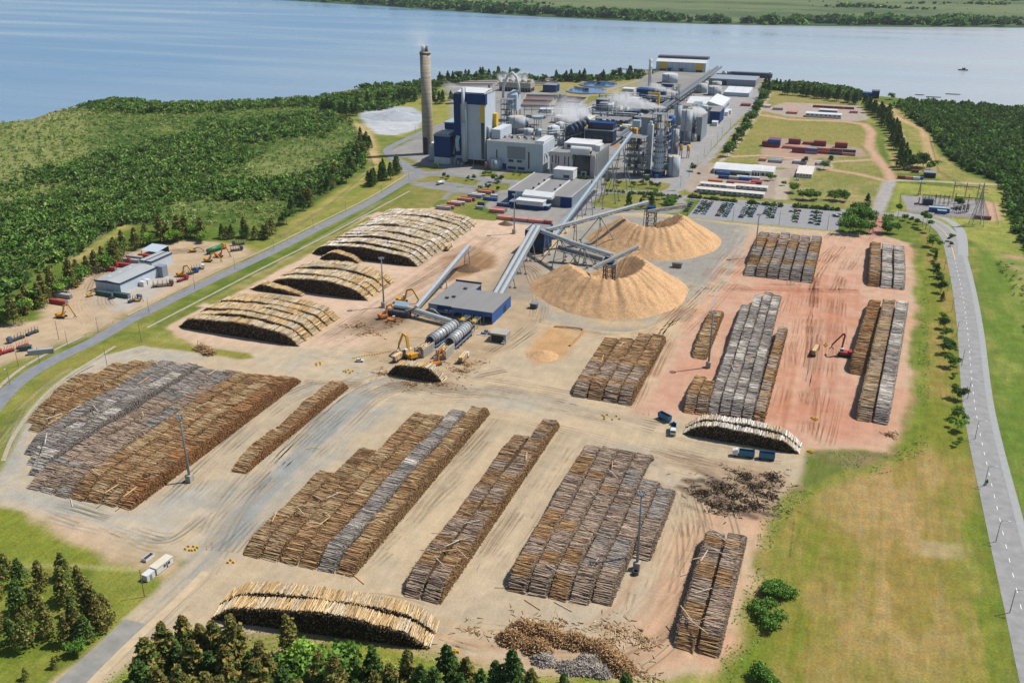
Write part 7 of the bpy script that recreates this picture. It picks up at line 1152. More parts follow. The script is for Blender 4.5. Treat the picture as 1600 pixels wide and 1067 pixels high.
cblock('in the blue pair by the white hall', (1119,273), 1, 1, 1, ['blue'], group=G2); cblock('in the orange line', (1106,285.5), 1, 2, 1, ['orange'], group=G2); cblock('in the maroon line', (1134.5,288.5), 2, 2, 1, ['maroon','red'], group=G2); cblock('at the end of the maroon line', (1173,288), 1, 3, 1, ['red','maroon'], 9, group=G2); cblock('in the navy and grey line', (1122,279), 3, 1, 1, ['navy','blue','grey'], 9, group=G2); cblock('in the pale line to its right', (1150,280), 2, 2, 1, ['grey','white'], 10, group=G2); cblock('dark one by the hall', (1143,274), 1, 1, 1, ['dark green'], group=G2)
G3 = 'containers of the north workshops'
cblock('in the red stack by the tree row', (1157,166), 1, 4, 1, ['red','maroon'], group=G3); cblock('in the white stack', (1188,168), 1, 5, 1, ['white','pink','grey'], group=G3); cblock('left of the workshop hall', (1229,178), 1, 6, 1, ['salmon','pink'], group=G3); cblock('in the red line behind the workshop', (1270,168), 4, 1, 1, ['maroon','red'], group=G3); cblock('right of the workshop', (1328,177), 1, 4, 1, ['pink','salmon','grey'], 9, group=G3); cblock('near the salmon stack', (1207,172), 1, 2, 1, ['grey','navy'], group=G3)
cblock('in the row by the junction', (1402,279.5), 3, 1, 1, ['maroon','white','salmon'], 6.1, group='containers at the east junction'); container('blue container ending the row by the junction', *g(1431,280.5), 'blue', 6.1, group='containers at the east junction'); container('maroon container inside the substation fence', *g(1521,342), 'maroon', 12.2, group='containers at the east junction'); container('maroon container under the trees by the junction', *g(1424,270), 'maroon', 6.1, group='containers at the east junction')
G4 = 'containers of the contractors yard'
for k, (x, y, c, l, a, lb) in enumerate(((77,474,'red',12.2,0,'red container under the tree line'),(84,464,'grey',12.2,0,'grey roofed container behind the red one'),(150,461,'dark green',12.2,-.02,'long dark green container in front of the grey shed, west half'),(175,463,'dark green',12.2,-.02,'long dark green container in front of the grey shed, east half'),(181,417,'red',12.2,.1,'red container left of the open shed'),(166,424,'red',6.1,.2,'short red container near the red lorry'),(192,410,'grey',12.2,.05,'grey container behind the large shed'),(197,405,'grey',12.2,.05,'second grey container behind the large shed'),(216,403,'red',12.2,.05,'red container in front of the open shed'),(44,556,'grey',12.2,.62,'long grey container on the west verge'),(30,550,'dark green',6.1,.62,'dark container by the verge of the west yard'))): container(lb, *g(x, y), c, l, a, 0, G4)
# ================================================================ LOW BUILDINGS OF THE EAST AND WEST
def barrack(lab, px0, px1, d, h, yo, roof=None, gap=None):
    X0, Y0 = g(*px0); X1 = xat(px1, Y0); r = thing('barrack', lab, 'barrack', (X0, Y0+yo, 0), 0, 'white site barracks'); W = X1-X0; part(r, 'wall', WHITE, lambda q: q.box(0,0,.5,W,d,h)); part(r, 'roof', roof or M('cream_roof', alb((226,218,206)), .7, var=.14, scale=.3), lambda q: q.add([(-.4,-.5,h+.02),(W+.4,-.5,h+.02),(W+.4,d+.5,h+.02),(-.4,d+.5,h+.02),(-.4,d/2,h+1.1),(W+.4,d/2,h+1.1)], [(0,1,5,4),(4,5,2,3),(0,4,3),(1,2,5)])); n = int(W/4)
    windows(r, 'window', [(W*(i+.25)/n,-.08,1.5,W*(i+.68)/n,.1,2.5) for i in range(n)]); part(r, 'stilts', DARK, lambda q: q.box(.3,.4,0,W-.3,d-.4,.5)); return r
barrack('long white barrack with a line of dark windows facing the hedge', (1088,300.5), 1193, 8, 3.2, 0); barrack('white barrack behind the first, left half', (1093,293), 1132, 7, 3.2, 2.4); barrack('white barrack behind the first, right half', (1146,296), 1198, 7, 3.2, 2.2)
X0, Y0 = g(1132,299); r = simple('barrack_link', 'cream roofed passage joining the white barracks', 'passage', (X0, Y0+6, X0+8, Y0+15, 3.), WHITE, MATS['cream_roof'])
def arch_hall(lab, px0, px1, yt, d, roof):
    X0, Y0 = g(*px0); W = xat(px1, Y0)-X0; h = hgt(X0, Y0, yt); r = thing('arched_hall', lab, 'hall', (X0, Y0, 0)); part(r, 'wall', WHITE, lambda q: q.box(0,0,0,W,d,h)); n = 8
    part(r, 'roof', roof, lambda q: q.add([(x, -.3+(d+.6)*k/n, h+.05+2.6*math.sin(math.pi*k/n)) for k in range(n+1) for x in (-.4, W+.4)], [(2*k,2*k+1,2*k+3,2*k+2) for k in range(n)]+[tuple(range(0,2*n+2,2)), tuple(range(2*n+1,0,-2))])); m = max(3, int(W/6)); windows(r, 'door', [(W*(i+.2)/m,-.08,.1,W*(i+.8)/m,.1,h*.6) for i in range(m)], DARK)
arch_hall('long white hall with rounded roof north of the barracks', (1114.7,271), 1173, 263.5, 26, ROOFW); arch_hall('bright white end hall attached to the long rounded one', (1174,274.5), 1187, 266.5, 22, WHITE); arch_hall('small white hall right of the rounded halls', (1188.5,274.5), 1208, 267.5, 20, WHITE)
simple('cream_shed', 'cream roofed shed with two roof panels on the east gravel', 'shed', blk(1243.5,277,1268,271.5,34), WHITE, MATS['cream_roof'], wins=5); simple('workshop_hall', 'long white workshop hall among the north containers', 'hall', blk(1258.5,183,1314,177,13), WHITE, ROOFW, pitch=1.2, wins=8); simple('workshop_annex', 'white roofed annex behind the long workshop', 'annex', blk(1280,175,1308,172,8), GREYD, ROOFW)
simple('junction_shed', 'dark open shed with grey roof by the east junction', 'shed', blk(1443,277.5,1461.5,270,10), DSTEEL, STEEL, door=[(.1,.9,.8)])
LKC = 'river intake buildings'
simple('intake_house', 'navy intake house on the river bank', 'intake house', blk(1346,156,1361,146,12), NAVY, NAVY, LKC); simple('intake_screen_house', 'navy flat building beside the intake house', 'intake house', blk(1361,154,1373,143,14), NAVY, DSTEEL, LKC, door=[(.1,.9,.4)])
r, W, D, h = bld('contractor_shed', 'large pale grey shed with dark roof edge in the west yard', 'shed', (*g(151,453.5), xat(190,g(151,453.5)[1]), g(151,453.5)[1]+33, 6.6)); part(r, 'wall', GREYW, lambda q: q.box(0,0,0,W,D,h)); part(r, 'roof', M('pale_roof', alb((176,180,180)), .7, var=.12, scale=.15), lambda q: q.add([(-.3,-.3,h+.05),(W+.3,-.3,h+.05),(W+.3,D+.3,h+.05),(-.3,D+.3,h+.05),(W/2,-.3,h+1.2),(W/2,D+.3,h+1.2)], [(0,4,5,3),(4,1,2,5),(0,1,4),(2,3,5)])); part(r, 'roof_edge', DNAVY, lambda q: (q.box(-.4,-.45,h-.5,W+.4,-.31,h+.5), q.box(W+.31,-.4,h-.5,W+.45,D,h+.5))); part(r, 'side_annex', WHITE, lambda q: (q.box(W+.5,15,0,W+4,18,3), q.box(W+.5,19,0,W+4,22,3))); part(r, 'end_lobby', GREYD, lambda q: q.box(W-2,D+.02,0,W+4,D+5,h+.6)); [part(r, 'roof_light', WHITE, lambda q: q.box(W*.25,6+k*9,h+.62,W*.3,8+k*9,h+.8)) for k in range(3)]
r, W, D, h = bld('contractor_shed', 'smaller tall grey shed with two dark roof bands in the west yard', 'shed', (*g(221.5,424), xat(239,g(221.5,424)[1]), g(221.5,424)[1]+20, 7.4)); part(r, 'wall', GREYW, lambda q: q.box(0,0,0,W,D,h)); part(r, 'roof', M('pale_roof', alb((176,180,180))), lambda q: q.box(-.3,-.3,h+.02,W+.3,D+.3,h+.4)); part(r, 'roof_band', DNAVY, lambda q: (q.box(-.4,-.45,h-.4,W+.4,-.31,h+.5), q.box(W*.45,-.2,h+.42,W*.55,D,h+.55), q.box(W+.31,-.3,h-.4,W+.45,D,h+.5)))
r = thing('open_shed', 'open sided shed with pale blue roof at the back of the west yard', 'shed', (*g(221,400), 0)); part(r, 'roof', M('pale_blue_roof', alb((196,208,220)), .6, var=.1), lambda q: q.add([(0,0,4.2),(14,0,4.2),(14,12,5.4),(0,12,5.4)], [(0,1,2,3)])); [part(r, 'post', DSTEEL, lambda q: q.box(x,y,0,x+.3,y+.3,4.3)) for x in (.2,6.8,13.4) for y in (.2,11.4)]; part(r, 'rear_wall', DSTEEL, lambda q: q.box(.3,11.75,0,13.8,11.9,4.9))
r, W, D, h = bld('gate_cabin', 'white gate cabin with flat roof beside the haul road', 'cabin', (*g(246,899), g(246,899)[0]+7.6, g(246,899)[1]+3, 2.7)); q_ = aim((246,899),(273,878)); r.rotation_euler = (0,0,q_); part(r, 'wall', WHITE, lambda q: q.box(0,0,.2,W,D,h)); part(r, 'roof', CREAM, lambda q: q.box(-.2,-.2,h+.02,W+.2,D+.2,h+.2)); windows(r, 'window', [(3.2,-.05,1.1,4.2,.1,2.1),(5.2,-.05,1.1,6.2,.1,2.1)]); windows(r, 'door', [(4.5,-.05,.25,5,.1,2.2)], DARK)
r, W, D, h = bld('gate_cabin', 'small white container cabin below the larger gate cabin', 'cabin', (*g(231,910), g(231,910)[0]+3.6, g(231,910)[1]+2.4, 2.5)); r.rotation_euler = (0,0,q_); part(r, 'wall', WHITE, lambda q: q.box(0,0,.15,W,D,h)); part(r, 'roof', ROOFW, lambda q: q.box(-.05,-.05,h+.02,W+.05,D+.05,h+.12)); windows(r, 'door', [(1.2,-.05,.2,2.2,.1,2.1)], STEEL)
r = thing('waste_skip', 'small white skip on the sandy track above the gate cabins', 'skip', (*g(232,873), 0), q_); part(r, 'body', CABW, lambda q: (q.box(-2,-1,.1,2,-.9,1.3), q.box(-2,.9,.1,2,1,1.3), q.box(-2,-.9,.1,-1.9,.9,1.3), q.box(1.9,-.9,.1,2,.9,1.3), q.box(-1.9,-.9,.1,1.9,.9,.25))); part(r, 'load', DARK, lambda q: q.box(-1.88,-.88,.26,1.88,.88,.9))
# ================================================================ SUBSTATION AND LINES
r = thing('control_house', 'long blue control house inside the substation', 'control house', (*g(1451,331), 0), 0); part(r, 'wall', BLUE, lambda q: q.box(0,0,0,15,4,3.6)); part(r, 'roof', LBLUE, lambda q: q.box(-.3,-.3,3.62,15.3,4.3,3.9)); part(r, 'porch', BLUE, lambda q: q.box(6,-4,0,12.5,-.02,2.6)); part(r, 'porch_roof', LBLUE, lambda q: q.box(5.8,-4.3,2.62,12.7,-.05,2.85))
def gantry(lab, px, n, h, wd, dp=1.):
    r = thing('substation_gantry', lab, 'gantry', (*g(*px), 0), 0, 'substation gantries')
    for k in range(n):
        x = wd*k/max(1, n-1)
        def post(q):
            for sx in (-.5,.5):
                for sy in (-.5,.5): q.bar((x+sx,sy*dp,0),(x+sx*.3,sy*.3,h),.16)
            for z in np.arange(1, h-1, 1.6): q.bar((x-.45,-.45*dp,z),(x+.45,-.4*dp,z+1.4),.1); q.bar((x+.45,.45*dp,z),(x-.45,.4*dp,z+1.4),.1)
        part(r, 'post', DSTEEL, post)
    part(r, 'crossbeam', DSTEEL, lambda q: (q.box(-.6,-.3,h*.8,wd+.6,.3,h*.8+.5)))
    for k in range(n*2): part(r, 'insulator', M('insulator_brown', alb((120,90,80)), .4), lambda q: q.cyl((wd*(k+.5)/(n*2),0,h*.8-1.6),(wd*(k+.5)/(n*2),0,h*.8),.16,n=6))
gantry('tall double gantry at the back of the substation', (1487,316), 3, 17, 18); gantry('tall gantry in front of the other at the substation', (1489,331), 3, 15, 19); gantry('low gantry left of the blue control house', (1460,320), 4, 9, 10)
for k, (x, y) in enumerate(((1493,333),(1499,333),(1505,332),(1511,331))): r = thing('breaker', ORD[k]+' dark circuit breaker from the west below the gantry', 'breaker', (*g(x, y), 0), 0, 'circuit breakers of the substation'); part(r, 'stand', DSTEEL, lambda q: (q.box(-.8,-.5,0,-.5,.5,2.2), q.box(.5,-.5,0,.8,.5,2.2), q.box(-.9,-.6,2.2,.9,.6,2.6))); [part(r, 'pole', DSTEEL, lambda q: q.cyl((x_,0,2.6),(x_,0,6),.28,n=8)) for x_ in (-.7,0,.7)]
r = thing('transformer', 'blue grey transformer block with dark frame at the west of the substation', 'transformer', (*g(1441,320), 0)); part(r, 'tank', TGREY, lambda q: q.box(0,0,.5,8,5,5)); part(r, 'radiator', DSTEEL, lambda q: [q.box(k*.9,-1.2,1,k*.9+.3,-.02,4.6) for k in range(9)]); part(r, 'bushing', STEEL, lambda q: [q.cyl((1.5+k*2.4,2.5,5),(1.5+k*2.4,2.5,7.6),.3,.15,n=8) for k in range(3)]); part(r, 'fire_wall', CONCR, lambda q: q.box(-3,-1,0,-2.4,6,6)); part(r, 'frame', DSTEEL, lambda q: [q.box(x,-3,0,x+.3,-2.7,9) for x in (-1,4,9)]+[q.box(-1,-3,8.6,9.3,-2.7,9)])
def pylon(lab, px, h, b, rz=0., arms=3, mat=STEEL):
    r = thing('transmission_pylon', lab, 'pylon', (*g(*px), 0), rz, 'transmission pylons'); hw = lambda z: b/2*(1-.86*min(1, z/(h*.75)))
    def legs(q):
        for sx in (-1,1):
            for sy in (-1,1): q.bar((sx*hw(0),sy*hw(0),0),(sx*hw(h*.75),sy*hw(h*.75),h*.75),.3); q.bar((sx*hw(h*.75),sy*hw(h*.75),h*.75),(0,0,h),.22)
        zs = [0]; 
        while zs[-1] < h*.75: zs.append(zs[-1]+max(1.8, hw(zs[-1])*1.5))
        for z0, z1 in zip(zs[:-1], zs[1:]):
            a, c = hw(z0), hw(z1)
            for s in (-1,1): q.bar((-a,s*a,z0),(c,s*c,z1),.14); q.bar((a,s*a,z0),(-c,s*c,z1),.14); q.bar((s*a,-a,z0),(s*c,c,z1),.14); q.bar((s*a,a,z0),(s*c,-c,z1),.14)
    part(r, 'lattice', mat, legs); [part(r, 'crossarm', mat, lambda q: (q.bar((-4+k*.6,0,h*(.76+.07*k)),(4-k*.6,0,h*(.76+.07*k)),.25), q.bar((-4+k*.6,0,h*(.76+.07*k)),(0,0,h*(.8+.07*k)),.15), q.bar((4-k*.6,0,h*(.76+.07*k)),(0,0,h*(.8+.07*k)),.15))) for k in range(arms)]
pylon('lattice pylon standing on the grass in front of the substation', (1525,352), 33, 8.5, R(10)); pylon('slim dark lattice mast left of the substation on the bank', (1436,305), 13, 2, 0, 1, DSTEEL)
def fence(lab, px, h, gap=3., group='wire fences', mat=None):
    P_ = gl(px); r = thing('wire_fence', lab, 'fence', (*P_[0], 0), 0, group); pl = [Vector((x-P_[0][0], y-P_[0][1], 0)) for x, y in P_]; m = MATS.get('fence_wire') or fence_mat()
    def posts(q):
        for a, b in zip(pl[:-1], pl[1:]):
            n = max(1, int((b-a).length/gap)); [q.bar(a.lerp(b, k/n), a.lerp(b, k/n)+Vector((0,0,h)), .12) for k in range(n)]
    part(r, 'posts', CONCR, posts); part(r, 'wire_mesh', m, lambda q: [q.add([(a.x,a.y,.1),(b.x,b.y,.1),(b.x,b.y,h),(a.x,a.y,h)], [(0,1,2,3)]) for a, b in zip(pl[:-1], pl[1:])])
def fence_mat():
    m, nt, b = nodes_of('fence_wire'); L = nt.links; b.inputs['Base Color'].default_value = (*alb((150,150,146)), 1); b.inputs['Alpha'].default_value = .22; b.inputs['Roughness'].default_value = .6; MATS['fence_wire'] = m; return m
fence('wire fence round the substation yard', [(1408,330),(1407,305),(1537,315),(1546,345),(1440,337),(1408,330)], 2.6); fence('wire fence along the scrub west of the plant road', [(100,412),(185,352),(330,352),(440,372),(520,318),(585,262),(570,222),(552,198)], 2.4, 5); fence('outer wire fence of the east woods', [(1560,352),(1552,318),(1467,270),(1452,215)], 2.4, 5); fence('low post row along the grass bank', [(1235,870),(1243,808)], 1.2, 4)
# ================================================================ RIVER
r = thing('jetty', 'rusty red jetty with dark dolphins in the river', 'jetty', (*g(966,113), -1.2)); L_ = 62; part(r, 'walkway', M('jetty_red', alb((150,84,78)), .7, var=.2), lambda q: (q.box(-3,0,5.6,L_,2,6.4), q.box(-3,-.1,7.2,L_,.1,7.5))); [part(r, 'dolphin', DSTEEL, lambda q: (q.box(x-2.4,-2,0,x+2.4,3.6,7.2))) for x in (2,28,54)]
r = thing('barge', 'long dark blue barge moored behind the quay warehouse', 'barge', (*g(1138,118.5), -1.2)); part(r, 'hull', DNAVY, lambda q: q.prism([(0,0),(62,0),(66,4),(66,10),(62,14),(0,14)], -.5, 6)); part(r, 'hatch_cover', STEEL, lambda q: q.box(4,2,6.02,60,12,7.4)); part(r, 'wheelhouse', CABW, lambda q: q.box(61,4,6.02,64.5,10,9))
r = thing('tug_boat', 'dark tug boat moored ahead of the barge', 'tug', (*g(1119,118.5), -1.2)); part(r, 'hull', DNAVY, lambda q: q.prism([(0,3),(6,0),(24,0),(24,9),(6,9),(0,6)], -.5, 4)); part(r, 'wheelhouse', CABW, lambda q: (q.box(8,2,4.02,14,7,6.5), q.box(9,2.6,6.52,12.5,6.4,9))); part(r, 'funnel', DSTEEL, lambda q: q.cyl((17,4.5,4),(17,4.5,8),1,n=10))
r = thing('river_boat', 'small dark boat far out on the open river', 'boat', (*g(1497,109), -1.2)); part(r, 'hull', DSTEEL, lambda q: q.prism([(0,2),(3,0),(15,0),(15,4),(3,4)], -.3, 1.6)); part(r, 'cabin', RUST, lambda q: q.box(6,.8,1.62,11,3.2,4))
for i, (x, y, w_) in enumerate(((1489,146.5,8),(1459,151,8),(1437,147.5,5))): r = thing('river_rock', 'dark flat rock in the shallows, %s' % ['farthest right of three','middle of three','farthest left of three'][i], 'rock', (*g(x, y), -1.2), 0, 'rocks in the shallows'); part(r, 'stone', M('rock', alb((110,104,100)), .9, var=.3), lambda q: q.prism([(-w_*1.2,0),(-w_*.4,-1.6),(w_*.7,-1.2),(w_*1.2,.6),(0,1.8)], -1, .9))
# ================================================================ VEGETATION
LEAF = Mattr('foliage', .75, .3, 1.4, spec=.15, trans=.22); TRUNK = M('bark', alb((112,96,80)), .9, var=.3, scale=2.)
LC = {'olive': [(106,112,56),(92,104,50),(122,116,62),(78,94,44),(128,110,60)], 'dark': [(66,90,42),(54,78,36),(80,102,48),(70,92,44)], 'blue': [(78,100,48),(92,110,54),(70,90,44)], 'brown': [(124,116,60),(104,106,54),(94,98,50),(116,104,58)], 'mid': [(84,118,48),(72,104,42),(100,132,56),(92,122,50)], 'bright': [(118,150,58),(104,140,52),(134,160,70)], 'scrub': [(98,126,56),(116,140,66),(130,148,80),(84,112,50)], 'pale': [(146,154,92),(132,144,82),(158,160,104)]}
LC = {k: np.array([alb(c, 1.28) for c in v]) for k, v in LC.items()}
def leaf_quads(cen, size, rg, col, up=.25):
    n = len(cen); nn = rg.normal(size=(n, 3)); nn[:, 2] = np.abs(nn[:, 2])+up; nn /= np.linalg.norm(nn, axis=1)[:, None]; a = np.cross(nn, rg.normal(size=(n, 3))); a /= np.linalg.norm(a, axis=1)[:, None]; b = np.cross(nn, a)
    s = size*rg.uniform(.6, 1.3, n); a *= s[:, None]; b *= (s*rg.uniform(.45, .9, n))[:, None]
    V = np.stack([cen-a, cen-b*.9+a*.1, cen+a, cen+b], 1).reshape(-1, 3); return V, np.arange(4*n).reshape(-1, 4), np.repeat(col, 4, 0)
def crown_geo(kind, rg, pal, nc, per, size, H=1., Rr=.3, base=.12):
    """clumps of leaf faces on branches spread through the crown's volume; unit height H, radius Rr"""
    P_ = LC[pal]
    if kind == 'conifer':
        u = rg.random(nc)**.75; z = base+u*(1-base); rad = Rr*((1-u)**.8*.95+.05)*(.55+.6*rg.random(nc)); th = rg.uniform(0, 6.283, nc)+u*9; lop = 1+.22*np.sin(th*2+rg.uniform(0,6))
        c = np.stack([rad*lop*np.cos(th), rad*lop*np.sin(th), z-.12*rad], -1); sp = Rr*.2*(1.25-u)
    elif kind == 'round':
        k = 5+int(rg.integers(0, 3)); lob = np.stack([rg.normal(0, Rr*.45, k), rg.normal(0, Rr*.45, k), rg.uniform(base+.25, .8, k)], -1); lr = rg.uniform(.35, .6, k)*Rr*1.15; which = rg.integers(0, k, nc)
        d = rg.normal(size=(nc, 3)); d /= np.linalg.norm(d, axis=1)[:, None]; d[:, 2] = np.where(d[:, 2] < -.35, -d[:, 2], d[:, 2]); c = lob[which]+d*(lr[which]*(rg.random(nc)**.3))[:, None]*np.array([1, 1, .8/ max(Rr*2, .5)*.5+.45]); sp = np.full(nc, Rr*.13)
    elif kind == 'palm':
        th = rg.uniform(0, 6.283, nc); el = rg.uniform(-.7, 1.4, nc); r_ = Rr*rg.uniform(.5, 1, nc); c = np.stack([r_*np.cos(th)*np.cos(el), r_*np.sin(th)*np.cos(el), .82+r_*np.sin(el)*.55], -1); sp = np.full(nc, Rr*.12)
    else:                                           # low shrub
        d = rg.normal(size=(nc, 3)); d /= np.linalg.norm(d, axis=1)[:, None]; d[:, 2] = np.abs(d[:, 2]); r_ = rg.random(nc)**.35; lop = 1+.25*np.sin(np.arctan2(d[:, 1], d[:, 0])*3+rg.uniform(0, 6)); c = d*np.stack([Rr*lop*r_, Rr*lop*r_, .95*r_], -1); sp = np.full(nc, Rr*.16)
    c = c*1.; cc = P_[rg.integers(0, len(P_), nc)]*rg.uniform(.72, 1.25, (nc, 1)); cen = np.repeat(c, per, 0)+rg.normal(size=(nc*per, 3))*np.repeat(sp, per)[:, None]*np.array([1, 1, .6]); col = np.repeat(cc, per, 0)*rg.uniform(.85, 1.15, (nc*per, 1))
    cen[:, 2] = np.clip(cen[:, 2], .02, 1.04); return leaf_quads(cen, size, rg, col)
def tree_proto(name, kind, pal, seed, H, Rr, nc, per, size, base=.12, trunk=True):
    rg = np.random.default_rng(seed); V, q, C = crown_geo(kind, rg, pal, nc, per, size/H, 1., Rr/H, base); r = thing(name, '', 'tree' if name != 'shrub' else 'shrub', (0, 0, -200)); o = np_mesh('crown', V*H, [q], LEAF, C, r)
    if trunk:
        tp = {'conifer': .95, 'palm': .84}.get(kind, .62); part(r, 'trunk', TRUNK, lambda q: (q.cyl((0,0,-.2),(0,0,H*tp), max(.14, H*.018), H*.005+.03, n=7), [q.bar((0,0,H*z),(Rr*.5*math.cos(a),Rr*.5*math.sin(a),H*(z+.13)),H*.009) for z, a in ((.3,.4),(.36,2.5),(.44,4.4),(.52,1.4),(.58,5.5))] if kind != 'palm' else None))
    return r
TP = {}
def proto(key, *a, **k):
    TP[key] = [tree_proto(*a[:3], a[3]+i*17, *a[4:], **k) for i in range(3 if key[0] in 'cr' else 2)]
proto('c_olive', 'conifer_tree', 'conifer', 'olive', 1, 14, 3.5, 150, 11, .55); proto('c_brown', 'conifer_tree', 'conifer', 'brown', 2, 14, 3.2, 140, 11, .52); proto('c_dark', 'conifer_tree', 'conifer', 'dark', 3, 13, 3.1, 120, 9, .55); proto('c_blue', 'conifer_tree', 'conifer', 'blue', 4, 13, 3.2, 150, 11, .5)
proto('r_mid', 'broadleaf_tree', 'round', 'mid', 5, 9, 4.6, 150, 10, .55); proto('r_bright', 'broadleaf_tree', 'round', 'bright', 6, 9, 4.4, 150, 10, .5); proto('r_dark', 'broadleaf_tree', 'round', 'dark', 7, 10, 4.6, 150, 10, .55); proto('palm', 'palm_tree', 'palm', 'mid', 8, 10, 2.3, 70, 10, .6); proto('shrub', 'shrub', 'shrub', 'dark', 9, 2.4, 1.8, 50, 9, .3, trunk=False); proto('bush', 'broadleaf_tree', 'round', 'mid', 10, 6.5, 6., 240, 12, .5, base=.0)
used_tp = set(); TRG = random.Random(21)
def tree(key, px, lab, group, s=1., off=(0, 0), hs=None):
    L_ = TP[key]; k = TRG.randrange(len(L_)); p = L_[k]; X, Y = g(*px); X += off[0]; Y += off[1]; sc = s*TRG.uniform(.88, 1.12); scv = (sc, sc, sc*(hs or TRG.uniform(.9, 1.12))); rz = TRG.uniform(0, 6.28)
    if (key, k) not in used_tp: used_tp.add((key, k)); p.location = (X, Y, 0); p.rotation_euler = (0, 0, rz); p.scale = scv; p['label'] = lab; p['group'] = group; return p
    return dup(p, (X, Y, 0), rz, lab, group, scv)
# south-west grove
GA = 'conifers of the south-west grove'
SWG = [(12,902,.95,'c_olive'),(34,913,.95,'c_blue'),(66,919,1.1,'c_brown'),(101,903,.9,'c_olive'),(103,941,1.15,'c_olive'),(32,955,1.15,'c_blue'),(58,960,1.,'c_olive'),(128,928,1.15,'c_brown'),(139,955,1.35,'c_brown'),(77,995,1.3,'c_brown'),(45,975,.8,'c_olive'),(117,972,.95,'c_blue'),(158,985,1.4,'c_brown'),(20,1003,.95,'c_blue'),(42,1012,1.15,'c_olive'),(108,1005,1.,'c_brown'),(137,1005,1.15,'c_blue'),(118,1022,.75,'r_mid'),(86,1043,.4,'c_olive'),(41,1060,.45,'c_olive'),(3,985,.8,'c_brown'),(168,975,1.1,'c_brown'),(150,962,1.1,'c_olive'),(-8,935,1,'c_olive'),(-10,1020,1,'c_dark'),(125,1000,1.1,'c_brown')]
SWL = []
for i, (x, y, s, k) in enumerate(SWG):
    w_ = {'c_olive': 'olive green', 'c_blue': 'bluish green', 'c_brown': 'russet tinged', 'r_mid': 'low leafy green', 'c_dark': 'dark green'}[k]; pos = ('back' if y < 940 else 'middle' if y < 990 else 'front')+' rows, '+('outer west' if x < 40 else 'centre' if x < 100 else 'road')+' side'
    SWL.append((x, k)); SWO = tree(k, (x, y), '%s tree, south-west grove, %s%s' % (w_, pos, ', very small' if s < .5 else ', tall' if s > 1.2 else ''), GA, s*.76); SWL[-1] = (x, SWO)
def ordinals(objs):
    by = {}
    for x, o in objs: by.setdefault(o['label'], []).append((x, o))
    for l, v in by.items():
        if len(v) > 1:
            for i, (x, o) in enumerate(sorted(v, key=lambda t: t[0])): o['label'] = '%s, %s from the left' % (l, ORD[i])
ORDL = []
# south belt
GB = 'trees of the belt along the south edge'
SB = [(295,1035,1.15,'c_olive'),(320,1037,1.1,'c_brown'),(342,1042,1.15,'c_olive'),(372,1052,1.2,'c_brown'),(455,1030,1.,'c_brown'),(265,1055,1.15,'c_olive'),(240,1080,1.15,'c_olive'),(230,1110,1.2,'c_dark'),(285,1068,1.1,'c_blue'),(310,1075,1.2,'c_olive'),(335,1080,1.1,'c_dark'),(360,1085,1.1,'c_olive'),(395,1075,1.1,'c_dark'),(415,1085,1.1,'c_brown'),(255,1115,1.1,'c_brown'),(290,1120,1.1,'c_olive'),(330,1125,1.2,'c_brown'),(370,1130,1.2,'c_olive'),(410,1125,1.2,'c_olive'),(450,1120,1.1,'c_dark'),(465,1058,1.25,'r_bright'),(495,1062,1.3,'r_bright'),(520,1066,1.35,'r_mid'),(478,1092,1.2,'r_mid'),(540,1072,1.2,'r_bright'),(505,1105,1.2,'c_olive'),(530,1115,1.2,'c_brown'),(550,1078,1.15,'c_dark'),(585,1082,1.05,'c_dark'),(612,1105,1.,'c_olive'),(560,1120,1.1,'c_dark'),(640,1090,1.1,'c_olive'),(660,1112,1.1,'c_dark'),(700,1082,1.15,'c_dark'),(730,1088,1.1,'c_brown'),(680,1125,1.1,'c_blue'),(752,1110,.9,'c_dark'),(775,1095,1.05,'c_dark'),(800,1096,1.15,'c_dark'),(830,1104,1.,'c_olive'),(815,1125,1.,'c_dark'),(880,1092,.65,'c_blue'),(975,1100,.75,'c_dark'),(590,1125,1.1,'c_brown'),(630,1135,1.1,'c_olive'),(720,1130,1.1,'c_dark'),(345,1030,.9,'c_dark'),(440,1075,1.,'r_dark'),(275,1140,1.2,'c_dark'),(315,1150,1.2,'c_olive'),(355,1155,1.2,'c_brown'),(395,1155,1.2,'c_dark'),(435,1150,1.2,'c_olive'),(475,1150,1.2,'c_brown')]
for i, (x, y, s, k) in enumerate(SB):
    w_ = {'c_olive': 'olive conifer', 'c_blue': 'blue green conifer', 'c_brown': 'russet tinged conifer', 'r_mid': 'rounded green tree', 'r_bright': 'light rounded tree', 'c_dark': 'dark green conifer', 'r_dark': 'dark rounded tree'}[k]
    SBO = tree(k, (x, y), '%s %s in the south belt, %s' % ('tall' if s > 1.12 else 'slim', w_, 'by the golden pile' if 330 < x < 680 else 'near the haul road' if x <= 330 else 'below the slash heaps'), GB, s*1.12); ORDL.append((x, SBO))
    if i == len(SB)-1: ordinals(ORDL); ordinals(SWL)
# bushes on the grass bank
GC = 'round bushes on the grass bank'
for x, y, s, lb in ((1205,926,1.,'wide dark green bush on the grass bank, northernmost'),(1222,930,.95,'dark green bush merging with the northernmost on its road side'),(1193,958,.9,'dark green bush in the middle of the grass bank group'),(1208,978,.95,'dark green bush just below the middle one'),(1188,1058,.95,'dark green bush on the grass bank by the bottom edge'),(1205,1078,.9,'dark green bush cut by the bottom edge of the view')): tree('bush', (x, y), lb, GC, s*.66)
